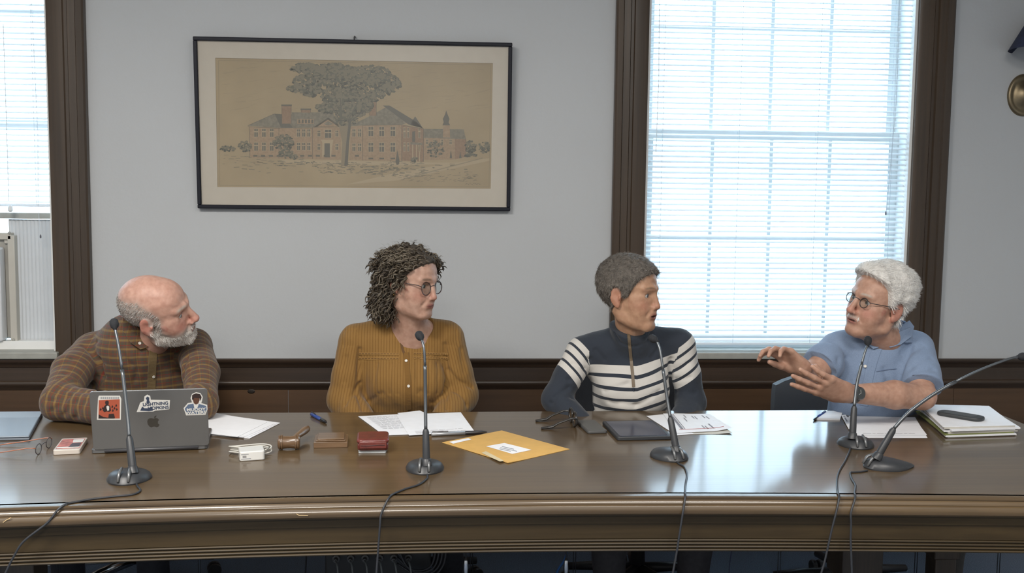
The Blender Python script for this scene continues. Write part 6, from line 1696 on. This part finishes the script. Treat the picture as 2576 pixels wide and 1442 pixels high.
microphone((2237, 1176), math.radians(-84), [(2204, 1155, y5), (2249, 1078, y5 + .0)], [(2290, 1035, y5 + .0), (2360, 985, y5 + .01), (2450, 938, y5 + .02), (2530, 906, y5 + .03), (2562, 898, y5 + .04)], 'rightmost microphone leaning far to the right over the paper stack', headdir=(1, .05, .02), wid=.10)
mic_cable([(342, 1214), (346, 1224), (353, 1234), (335, 1244), (290, 1249), (230, 1256), (175, 1266)], [(118, 1300), (90, 1330), (60, 1362), (35, 1400), (14, 1442)], 'dark cable running left from the leftmost microphone over the table edge')
mic_cable([(1072, 1188), (1075, 1197), (1072, 1206), (1052, 1220), (1018, 1231), (990, 1243)], [(959, 1285), (956, 1320), (953, 1360), (950, 1400), (947, 1442)], 'dark cable hanging over the table edge left of the second microphone')
mic_cable([(1700, 1160), (1708, 1167), (1722, 1176), (1728, 1195), (1725, 1215), (1723, 1240)], [(1719, 1280), (1714, 1315), (1707, 1360), (1702, 1392), (1693, 1440)], 'dark cable hanging from the microphone beside the tablet')
mic_cable([(2140, 1124), (2137, 1136), (2126, 1160), (2112, 1184), (2106, 1205), (2107, 1238)], [(2102, 1295), (2092, 1335), (2082, 1380), (2074, 1415), (2066, 1442)], 'left one of two dark cables hanging side by side at the right')
mic_cable([(2182, 1184), (2166, 1187), (2150, 1188), (2139, 1190), (2143, 1206), (2152, 1222), (2150, 1240)], [(2141, 1290), (2141, 1320), (2140, 1355), (2141, 1390), (2143, 1440)], 'right one of two dark cables hanging side by side at the right')
# ------------------------------------------------------------------ framed drawing on the wall
FB = mat('frame_navy_black', (.010, .011, .018), .5, spec=.25)
MAT_ = mat('picture_mat', (.50, .455, .385), .85, noise=(30, .02, 2)); TAN = mat('drawing_paper', (.345, .275, .175), .85, noise=(5, .07, 4)); 
cs = [at(487, 92, YW - .05), at(1290, 108, YW - .05), at(1282, 531, YW - .022), at(497, 524, YW - .022)]
ctr = sum(cs, Vector())/4
fr = empty('framed_drawing', ctr, 'wide framed pencil drawing of a brick school building under a great tree', 'picture')
ex = ((cs[1] - cs[0]) + (cs[2] - cs[3])).normalized(); FW = ((cs[1] - cs[0]).length + (cs[2] - cs[3]).length)/2
ey = ((cs[0] - cs[3]) + (cs[1] - cs[2])).normalized(); ey = (ey - ex*ex.dot(ey)).normalized(); FH = ((cs[0] - cs[3]).length + (cs[1] - cs[2]).length)/2; ez = ex.cross(ey)
FT = Matrix(((ex.x, ey.x, ez.x, 0), (ex.y, ey.y, ez.y, 0), (ex.z, ey.z, ez.z, 0), (0, 0, 0, 1)))
b_ = .0155
for n_, lo, hi in (('frame_rail', (-FW/2, FH/2 - b_, -.018), (FW/2, FH/2, .010)), ('frame_rail', (-FW/2, -FH/2, -.018), (FW/2, -FH/2 + b_, .010)), ('frame_rail', (-FW/2, -FH/2 + b_, -.018), (-FW/2 + b_, FH/2 - b_, .010)), ('frame_rail', (FW/2 - b_, -FH/2 + b_, -.018), (FW/2, FH/2 - b_, .010))):
    MB().box(lo, hi, FT).build(n_, FB, fr, bevel=.003)
MB().box((-FW/2 + .01, -FH/2 + .01, -.016), (FW/2 - .01, FH/2 - .01, -.006), FT).build('backing', FB, fr)
# sight points in the zoomed crop of the picture -> frame coordinates
def pc(x, y):
    p = plane_hit(470 + x/2.943, 70 + y/2.943, ctr, ez) - ctr; return (p.dot(ex), p.dot(ey))
pw = [pc(210, 222), pc(2266, 262), pc(2250, 1192), pc(225, 1180)]
outer = [(-FW/2 + .012, FH/2 - .012), (FW/2 - .012, FH/2 - .012), (FW/2 - .012, -FH/2 + .012), (-FW/2 + .012, -FH/2 + .012)]
mb_ = MB(); vs = [(x, y, -.003) for x, y in outer] + [(x, y, -.003) for x, y in pw] + [(x, y, -.0055) for x, y in pw]
mb_.add([FT @ Vector(v) for v in vs], [(i, 4+i, 4+(i+1) % 4, (i+1) % 4) for i in range(4)] + [(4+i, 8+i, 8+(i+1) % 4, 4+(i+1) % 4) for i in range(4)]); mb_.build('mat_board', MAT_, fr)
dr = MB().prism([(x*1.005, y*1.01) for x, y in pw], -.0059, -.0056, FT).build('drawing', TAN, fr)
PENC = mat('pencil_grey', (.150, .140, .115), .9); PENL = mat('pencil_light', (.255, .215, .15), .9); ROOF = mat('drawing_roof', (.215, .195, .150), .9, noise=(90, .15, 3)); BRK = mat('drawing_brick', (.325, .24, .16), .9, noise=(110, .10, 3))
BRK2 = mat('drawing_brick_shade', (.270, .190, .130), .9, noise=(110, .10, 3)); LEAF = [mat('drawing_leaf_%d' % i, c, .9) for i, c in enumerate(((.110, .108, .088), (.155, .148, .115), (.21, .19, .14)))]; PALE = mat('drawing_pale', (.39, .315, .21), .9)
ART = {}
def art(key, m, z):
    if key not in ART: ART[key] = (MB(), m, z)
    return ART[key]
def poly(key, m, z, pts):
    b, _, _ = art(key, m, z); n = len(pts); v = [FT @ Vector((*pc(*p), z)) for p in pts]
    a = sum(pts[i][0]*pts[(i+1) % n][1] - pts[(i+1) % n][0]*pts[i][1] for i in range(n)); b.add(v, [tuple(range(n)) if a < 0 else tuple(range(n-1, -1, -1))])
def line_(key, m, z, p, q_, w=2.2):
    dx, dy = q_[0]-p[0], q_[1]-p[1]; l = math.hypot(dx, dy) or 1; nx_, ny_ = -dy/l*w/2, dx/l*w/2
    poly(key, m, z, [(p[0]+nx_, p[1]+ny_), (q_[0]+nx_, q_[1]+ny_), (q_[0]-nx_, q_[1]-ny_), (p[0]-nx_, p[1]-ny_)])
z0 = -.00545; dz = .00012
def Z(k): return z0 + dz*k
R = random.Random(21)
for a_, b2 in (((232, 240), (2250, 275)), ((2250, 275), (2238, 1178)), ((2238, 1178), (240, 1168)), ((240, 1168), (232, 240))): line_('border', PENL, Z(1), a_, b2, 2.5)
# distant trees, buildings, roofs
W_walls = [('wall', BRK, [(462, 730), (680, 742), (680, 968), (465, 962)]), ('wall', BRK2, [(680, 742), (785, 745), (785, 970), (680, 968)]), ('wall', BRK, [(785, 742), (930, 740), (930, 970), (785, 970)]), ('wall', BRK, [(930, 738), (1140, 738), (1140, 978), (930, 972)]),
           ('wall', BRK, [(1215, 735), (1300, 725), (1300, 980), (1200, 980)]), ('wall', BRK, [(1300, 722), (1590, 718), (1590, 985), (1300, 982)]), ('wall_shade', BRK2, [(1590, 718), (1750, 748), (1752, 992), (1590, 985)]), ('wall', BRK, [(1752, 818), (1985, 812), (1985, 975), (1752, 980)]), ('wall_shade', BRK2, [(1985, 812), (2066, 825), (2066, 955), (1985, 975)])]
for n_, m, p in W_walls: poly(n_, m, Z(2), p)
for p in ([(450, 724), (648, 636), (700, 640), (780, 742), (690, 742)], [(775, 626), (1080, 625), (1130, 735), (785, 740), (700, 640), (775, 640)], [(1200, 730), (1360, 650), (1470, 590), (1640, 700), (1590, 718), (1300, 722)], [(1755, 748), (2050, 752), (2066, 825), (1755, 815)], [(940, 735), (1045, 665), (1150, 735)]): poly('roof', ROOF, Z(3), p)
for p in ([(648, 636), (705, 640), (785, 740), (695, 738)], [(1450, 575), (1500, 575), (1690, 690), (1750, 745), (1640, 715)], [(1690, 655), (1745, 740), (1650, 720)]): poly('roof_dark', PENC, Z(4), p)
poly('pediment', BRK, Z(4), [(965, 732), (1045, 680), (1120, 732)]); poly('lunette', ROOF, Z(5), [(1015, 710), (1045, 690), (1080, 710), (1060, 722), (1030, 722)])
for (x0, y0, x1, y1) in ((702, 570, 772, 710), (845, 600, 915, 628), (1350, 540, 1402, 650)): poly('chimney', BRK2, Z(5), [(x0, y0), (x1, y0), (x1, y1), (x0, y1)]); line_('ink', PENC, Z(6), (x0, y0), (x0, y1)); line_('ink', PENC, Z(6), (x1, y0), (x1, y1)); poly('chimney_cap', PENC, Z(6), [(x0-4, y0-2), (x1+4, y0-2), (x1+4, y0+9), (x0-4, y0+9)])
poly('dormer', BRK, Z(5), [(815, 675), (940, 675), (940, 712), (815, 712)])
for x in range(825, 925, 24): poly('window', PENC, Z(6), [(x, 680), (x+14, 680), (x+14, 706), (x, 706)])
# spire
poly('spire', BRK, Z(4), [(1900, 720), (1945, 720), (1950, 812), (1895, 812)]); poly('spire_cap', PENC, Z(5), [(1920, 612), (1930, 640), (1945, 675), (1938, 700), (1950, 722), (1892, 722), (1902, 700), (1895, 675), (1912, 640)])
def win(x, y, w=26, h=60):
    poly('window_pale', PALE, Z(4), [(x-3, y-3), (x+w+3, y-3), (x+w+3, y+h+3), (x-3, y+h+3)]); poly('window', PENC, Z(5), [(x, y+h*.42), (x+w, y+h*.42), (x+w, y+h), (x, y+h)]); poly('window', PENC, Z(5), [(x, y), (x+w, y), (x+w, y+h*.30), (x, y+h*.30)])
    line_('window_bar', PALE, Z(6), (x+w/2, y), (x+w/2, y+h), 3)
for x in (498, 556, 614): win(x, 748); win(x, 850)
for x in (815, 853, 891): win(x, 752, 22, 54); win(x, 852, 22, 54)
for x in (967, 1100): win(x, 762, 20, 42); win(x, 862, 20, 42)
win(1022, 755, 46, 60)
for x in (1225, 1268): win(x, 752, 22, 54); win(x, 858, 22, 54)
for x in (1345, 1425, 1508): win(x, 734, 34, 68); win(x, 852, 34, 66)
for x in (1605, 1632, 1715): win(x, 740, 12, 74); win(x, 852, 12, 62)
poly('window', PENC, Z(5), [(1668, 770), (1690, 765), (1690, 845), (1668, 845)])
for x in (1770, 1825, 1880, 1945): win(x, 828, 16, 34)
poly('porch', PALE, Z(5), [(990, 828), (1085, 828), (1080, 850), (1065, 955), (1058, 955), (1058, 855), (1018, 855), (1018, 955), (1000, 955), (1002, 850)]); poly('door_dark', PENC, Z(4), [(1018, 852), (1060, 852), (1060, 960), (1018, 960)])
for x in (1672, 1700, 1722): line_('column', PALE, Z(6), (x, 865), (x, 990), 7)
poly('porch_roof', ROOF, Z(6), [(1655, 848), (1745, 852), (1745, 868), (1655, 864)])
for x in range(490, 1280, 58):
    if not 1100 < x < 1210: poly('window', PENC, Z(5), [(x, 942), (x+30, 942), (x+30, 954), (x, 954)])
for x in (1345, 1425, 1508): poly('window', PENC, Z(5), [(x, 962), (x+34, 962), (x+34, 974), (x, 974)])
for a_, b2 in (((450, 724), (648, 636)), ((450, 732), (690, 745)), ((785, 742), (930, 742)), ((1300, 722), (1590, 718)), ((462, 730), (465, 962)), ((930, 738), (930, 972)), ((1300, 722), (1300, 982)), ((1590, 718), (1590, 985)), ((940, 735), (1045, 665)), ((1045, 665), (1150, 735)), ((1752, 745), (1752, 992)), ((1590, 718), (1750, 748)), ((2066, 825), (2066, 955)), ((680, 742), (680, 968))): line_('ink', PENC, Z(6), a_, b2, 2.6)
# foliage made of small leaf dabs
def clump(key, cx_, cy_, rx, ry, n, s, z=7, dark=.5):
    for _ in range(n):
        a_ = R.uniform(0, 2*PI); r_ = R.random()**.5; x, y = cx_ + rx*r_*math.cos(a_), cy_ + ry*r_*math.sin(a_)
        k = 0 if R.random() < dark*(.4 + .8*(y > cy_)) else (1 if R.random() < .65 else 2); q = s*R.uniform(.5, 1.3); n_ = 5; o_ = R.uniform(0, 6)
        poly('%s_%d' % (key, k), LEAF[k], Z(z + k*.4 + R.random()*.3), [(x + q*math.cos(o_ + j*2*PI/n_)*R.uniform(.7, 1.2), y + q*.8*math.sin(o_ + j*2*PI/n_)*R.uniform(.7, 1.2)) for j in range(n_)])
for (x, y, rx, ry, n_) in ((880, 300, 110, 38, 150), (1000, 340, 130, 70, 260), (900, 400, 110, 60, 200), (800, 450, 60, 24, 60), (920, 470, 80, 38, 90), (1100, 320, 160, 55, 300), (1200, 400, 200, 90, 420), (1350, 340, 160, 60, 260), (1450, 400, 120, 60, 180), (1530, 420, 60, 40, 60), (1480, 460, 60, 36, 60), (1100, 500, 110, 60, 180), (1240, 520, 130, 60, 220), (1060, 590, 100, 40, 140), (1200, 610, 140, 60, 240), (1320, 580, 60, 40, 80), (1180, 680, 90, 40, 90), (1390, 500, 70, 40, 80)):
    clump('leaf', x, y, rx, ry, int(n_*1.1), 13)
poly('trunk', PENL, Z(7), [(1140, 560), (1165, 650), (1190, 640), (1225, 640), (1215, 720), (1195, 850), (1185, 1020), (1140, 1025), (1150, 850), (1120, 700), (1085, 600), (1110, 640), (1135, 680)])
poly('trunk_dark', PENC, Z(8.6), [(1200, 670), (1218, 680), (1200, 850), (1190, 1020), (1165, 1022), (1180, 850)])
for (a_, b2) in (((1140, 700), (1060, 560)), ((1150, 690), (1135, 520)), ((1190, 690), (1260, 560)), ((1200, 700), (1330, 600))): line_('branch', PENC, Z(8.4), a_, b2, 7)
for (x, y, rx, ry, n_) in ((430, 880, 50, 40, 70), (300, 895, 55, 20, 40), (715, 850, 75, 60, 160), (735, 930, 50, 40, 50), (2105, 880, 42, 45, 70), (2200, 885, 42, 40, 50), (1840, 900, 60, 60, 70), (790, 955, 30, 18, 25), (1680, 975, 30, 15, 20), (2105, 945, 45, 12, 25)): clump('bush', x, y, rx, ry, n_, 10)
poly('fir', PENC, Z(8), [(1558, 905), (1575, 990), (1566, 1015), (1552, 1015), (1545, 990)]); poly('fir', PENC, Z(8), [(1955, 905), (1964, 965), (1946, 965)]); poly('fir', PENC, Z(8), [(2024, 915), (2034, 965), (2016, 965)])
# ground strokes
poly('path', PALE, Z(1.5), [(700, 978), (1140, 985), (2000, 1000), (2130, 985), (2060, 1005), (1500, 1020), (700, 1000)])
poly('road', PALE, Z(1.6), [(2240, 965), (2240, 985), (1560, 1130), (1180, 1160), (1500, 1085), (1900, 1010)])
for _ in range(520):
    t = R.random(); x = R.uniform(300, 2150); y = R.uniform(985, 1080) + (x > 1300)*R.uniform(-5, 30)
    if 1000 < x < 1750 or (650 < x < 1150 and y < 1030) or R.random() < .12: l = R.uniform(8, 46); line_('stroke_%d' % (t > .5), LEAF[1 if t > .5 else 2], Z(2.2 + t*.3), (x, y), (x + l, y + R.uniform(-3, 3)), R.uniform(2, 5))
for i in range(60): x = 1650 + i*9; y = 1110 - i*2.35; line_('stroke_0', LEAF[1], Z(2.6), (x, y), (x + 9, y - 10), 3)
for i in range(70): x = R.uniform(1560, 2150); y = R.uniform(1090, 1140); line_('stroke_1', PENL, Z(2.4), (x, y), (x + R.uniform(10, 40), y - R.uniform(0, 8)), 2)
for _ in range(150): x = R.uniform(250, 2200); y = R.uniform(250, 620); l = R.uniform(20, 120); line_('sky_stroke', PENL, Z(.8), (x, y), (x + l, y - l*R.uniform(.05, .25)), 1.2)
for _ in range(40): x = R.uniform(250, 900); y = R.uniform(940, 1010); line_('stroke_0', LEAF[1], Z(2.5), (x, y), (x + R.uniform(10, 50), y), 3)
for i in range(8): x = 2065 + i*14; line_('signature', PENC, Z(2), (x, 1160 - (i % 3)*5), (x + 10, 1152 + (i % 2)*9), 2.5)
for k_, (b, m, z) in ART.items():
    nm = k_.rstrip('_0123456789'); o_ = b.build({'leaf': 'foliage_print', 'bush': 'bush_print', 'stroke': 'ground_print'}.get(nm, nm + '_print'), m, dr)
    if nm in ('leaf', 'bush', 'stroke', 'ink', 'sky_stroke'): o_['kind'] = 'stuff'
pn = bpy.data.materials.new('picture_glass'); pn.use_nodes = True
_n = pn.node_tree.nodes; _l = pn.node_tree.links; _n.remove(_n['Principled BSDF']); _t = _n.new('ShaderNodeBsdfTransparent'); _g = _n.new('ShaderNodeBsdfGlossy'); _g.inputs['Roughness'].default_value = .02
_x = _n.new('ShaderNodeMixShader'); _x.inputs[0].default_value = .035; _l.new(_t.outputs[0], _x.inputs[1]); _l.new(_g.outputs[0], _x.inputs[2]); _l.new(_x.outputs[0], _n['Material Output'].inputs[0])
MB().box((-FW/2 + .012, -FH/2 + .012, .0005), (FW/2 - .012, FH/2 - .012, .002), FT).build('glass', pn, fr)
hk = at(892, 98, YW - .03); b = MB(); b.tube([Vector((hk.x, YW - .002, hk.z + .012)), Vector((hk.x, YW - .03, hk.z + .010)), Vector((hk.x, YW - .042, hk.z + .004)), Vector((hk.x, YW - .042, hk.z - .008))], .003, 8)
o = b.build('picture_hook', mat('hook_steel', (.05, .05, .055), .4, .6), None); tag(o, 'small dark steel hook above the middle of the picture frame', 'hook')

# ------------------------------------------------------------------ wall lamp at the right edge
BRASS = mat('aged_brass', (.22, .175, .11), .38, .85, noise=(20, .2, 3)); SHD = mat('navy_shade', (.018, .022, .050), .85, noise=(120, .2, 2))
q = at(2577, 239, YW - .01); sc_ = empty('wall_lamp', (q.x, YW, q.z), 'brass wall lamp with a navy shade at the right edge', 'lamp')
pw_, ph_ = 43*YW/2600, 54*YW/2600; T_ = Matrix.Rotation(PI/2, 4, 'X') @ Matrix.Diagonal((pw_/.1, ph_/.1, 1, 1))
MB().lathe([(.1, 0), (.1, .006), (.094, .012), (.082, .013), (.076, .010), (.066, .011), (.050, .020), (.028, .030), (.010, .034)], 40, T_).build('back_plate', BRASS, sc_, smooth=False, angle=50)
sx_ = at(2650, 100, YW - .13).x - q.x
MB().tube([(0, -.03, 0), (.01, -.07, -.01), (sx_*.7, -.13, .0), (sx_, -.14, .03), (sx_, -.14, .07)], .006, 10).build('arm', BRASS, sc_, smooth=True)
zb_ = at(2550, 122, YW - .14).z - q.z; rb = abs(at(2550, 122, YW - .14).x - q.x - sx_)
MB().lathe([(.018, -.01), (.02, .03), (.012, .05)], 16, Matrix.Translation((sx_, -.14, .04))).build('socket', BRASS, sc_)
s_ = MB(); n = 36; vs = []
for (r, z) in ((rb, zb_), (rb*.50, zb_ + .16), (rb*.50 - .002, zb_ + .16), (rb - .002, zb_)):
    for j in range(n): a = 2*PI*j/n; vs.append((sx_ + r*math.cos(a), -.14 + r*math.sin(a), z))
s_.add(vs, [(i*n+j, i*n+(j+1) % n, ((i+1) % 4)*n+(j+1) % n, ((i+1) % 4)*n+j) for i in range(4) for j in range(n)]); s_.build('shade', SHD, sc_, smooth=False, angle=50)

# ------------------------------------------------------------------ chairs
CB = mat('chair_black', (.022, .024, .030), .7, bump=(500, .0006)); CM = mat('chair_plastic', (.020, .020, .022), .45); CHR = mat('chair_chrome', (.6, .61, .63), .18, 1)
def chair(x, y, a, label, w=.46, top=.88, chrome=False, blk=CB):
    o = empty('office_chair', (x, y, 0), label, 'chair', 'chairs behind the table'); R_ = Matrix.Rotation(a, 4, 'Z')
    MB().prism(rounded(.48, .46, .08), .405, .450, R_).build('seat', blk, o, bevel=.015, seg=3)
    b = MB(); n = 10; vs = []
    for k in (0, 1):
        for j in range(n + 1):
            for i in range(n + 1):
                u, v = -1 + 2*i/n, j/n; ww = w/2*(1 - .10*v**3)
                vs.append(R_ @ Vector((u*ww*(1 if abs(u) < 1 else .985), .235 - .05*u*u + .06*v + (.035 if k else 0), .50 + (top - .50)*v - (.03*u*u if j == n else 0))))
    N1 = (n+1)**2; fs = []
    for j in range(n):
        for i in range(n): q_ = (j*(n+1)+i, j*(n+1)+i+1, (j+1)*(n+1)+i+1, (j+1)*(n+1)+i); fs.append(q_); fs.append(tuple(N1+t for t in q_)[::-1])
    ring = [i for i in range(n+1)] + [j*(n+1)+n for j in range(1, n+1)] + [n*(n+1)+i for i in range(n-1, -1, -1)] + [j*(n+1) for j in range(n-1, 0, -1)]
    for i in range(len(ring)): p, q_ = ring[i], ring[(i+1) % len(ring)]; fs.append((q_, p, N1+p, N1+q_))
    b.add(vs, fs); b.build('backrest', blk, o, smooth=False, angle=50)
    MB().tube([R_ @ Vector(p) for p in ((0, .10, .40), (0, .24, .40), (0, .285, .46), (0, .30, .60))], .018, 8).build('back_post', CM, o, smooth=True)
    MB().tube([(0, 0, .10), (0, 0, .26), (0, 0, .40)], [.028, .025, .020], 12).build('gas_column', CHR if chrome else CM, o, smooth=True)
    for k in range(5):
        t = a + 2*PI*k/5 + .3; d = Vector((math.cos(t), math.sin(t), 0))
        arm = MB().tube([Vector((0, 0, .105)) + d*.02, Vector((0, 0, .095)) + d*.16, Vector((0, 0, .078)) + d*.28], [.022, .018, .014], 8); arm = arm.build('base_arm', CHR if chrome else CM, o, smooth=True)
        c_ = d*.28; sd_ = Vector((-d.y, d.x, 0))
        for s in (-1, 1):
            MB().lathe([(.024, -.009), (.026, -.006), (.026, .006), (.024, .009)], 14, Matrix.Translation(c_ + sd_*s*.014 + Vector((0, 0, .0265))) @ sd_.to_track_quat('Z', 'Y').to_matrix().to_4x4()).build('caster', CM, arm)
    for s in (-1, 1):
        MB().tube([R_ @ Vector(p) for p in ((s*.20, .05, .42), (s*.27, .05, .44), (s*.28, .04, .60), (s*.275, .0, .615))], .011, 8).build('arm_post', CM, o, smooth=True)
        MB().prism(rounded(.055, .22, .02), .612, .632, R_ @ Matrix.Translation((s*.275, -.0, 0))).build('armrest', CM, o, bevel=.006)
    return o
chair(at(330, 1000, 3.85).x, 3.88, 0, 'dark office chair under the bald man in plaid', chrome=True)
chair(at(1024, 1000, 3.76).x, 3.78, .05, 'dark office chair under the woman in mustard')
chair(at(1618, 1000, 3.67).x, 3.70, -.05, 'dark navy office chair under the woman in stripes', w=.46, top=.865)
chair(at(2172, 1000, 3.58).x, 3.62, .1, 'dark grey office chair under the man in blue', w=.47, top=.80, blk=mat('chair_grey', (.045, .050, .058), .7))

# ------------------------------------------------------------------ equipment and loose wires under the table
q = at(952, 1420, 3.2); eq = empty('audio_case', (q.x, 3.28, 0), 'black audio equipment case with cables plugged in under the table', 'case')
EB = mat('case_black', (.012, .012, .013), .5)
MB().box((-.165, -.10, 0), (.165, .10, .42)).build('case', EB, eq, bevel=.006)
for i in range(6):
    pg = MB(); pg.lathe([(.012, 0), (.012, .012), (.007, .014), (.006, .03)], 10, Matrix.Translation((-.13 + i*.045, -.10, .35)) @ Matrix.Rotation(PI/2, 4, 'X')); pg.build('plug', mat('plug_grey', (.08, .08, .08), .4), eq)
    MB().tube(smooth_pts([Vector((-.13 + i*.045, -.13, .35)), Vector((-.13 + i*.045 + .01, -.155, .32)), Vector((-.12 + i*.05, -.15, .12)), Vector((-.05 + i*.03, -.14, .01))], 5), .003, 6).build('patch_cable', mat('patch_grey', (.14, .15, .15), .5), eq, smooth=True)
for i in range(4):
    MB().tube(smooth_pts([Vector((.06, -.13, .40 - i*.02)), Vector((.10 + i*.015, -.15, .33 - i*.01)), Vector((.17 + i*.012, -.14, .34)), Vector((.185 + i*.01, -.10, .46))], 6), .0035, 6).build('patch_cable', CABLE, eq, smooth=True)
def wire(pts, label, m, r=.003):
    P = smooth_pts([Vector(p) for p in pts], 6); o = MB().tube([p - P[0] for p in P], r, 6).build('wire', m, None, smooth=True, loc=tuple(P[0])); tag(o, label, 'wire'); return o
def fl_(px, Y, z): return (at(px, 1420, Y).x, Y, z)
wire([fl_(1395, 3.5, .004), fl_(1400, 3.5, .16), fl_(1425, 3.5, .24), fl_(1432, 3.5, .44), fl_(1436, 3.5, .71)], 'blue network wire rising under the middle of the table', mat('wire_blue', (.03, .14, .42), .5), .004)
wire([fl_(760, 3.45, .004), fl_(768, 3.45, .2), fl_(778, 3.45, .40), fl_(790, 3.45, .71)], 'black wire hanging left of the audio case', CABLE)
wire([fl_(1772, 3.5, .71), fl_(1800, 3.5, .40), fl_(1838, 3.5, .28), fl_(1835, 3.5, .16), fl_(1850, 3.45, .004)], 'thin bluish wire looping down right of the striped woman\'s legs', mat('wire_dim', (.05, .06, .12), .5), .002)
def glint(px, label):  # added chrome piece on a lead, put in to give a bright glint
    q_ = at(px, 1428, 3.0); o = empty('cable_connector', (q_.x, 3.0, q_.z), label, 'connector')
    MB().lathe([(.002, -.03), (.007, -.02), (.008, .0), (.006, .02), (.003, .03)], 12).build('shell', CHR, o, smooth=True)
    MB().tube([(0, 0, .03), (.001, .0, .12), (-.002, .0, TZ - .04 - q_.z)], .003, 6).build('lead', CABLE, o, smooth=True)
glint(1172, 'made-up chrome connector added as a glint under the middle of the table'); glint(1424, 'made-up chrome connector added as a glint beside the blue wire')
# white power strip on the floor at the left
q = Vector(fl_(170, 4.15, 0)); ps = empty('power_strip', (q.x, 4.12, 0), 'pale power strip on the floor at the left under the table', 'power strip')
MB().prism(rounded(.36, .055, .01), 0, .035, rotz(.12)).build('housing', WPL, ps, bevel=.004)
for i in range(5): MB().box((-.15 + i*.065, -.012, .035), (-.115 + i*.065, .012, .0365), rotz(.12)).build('outlet', SG, ps)
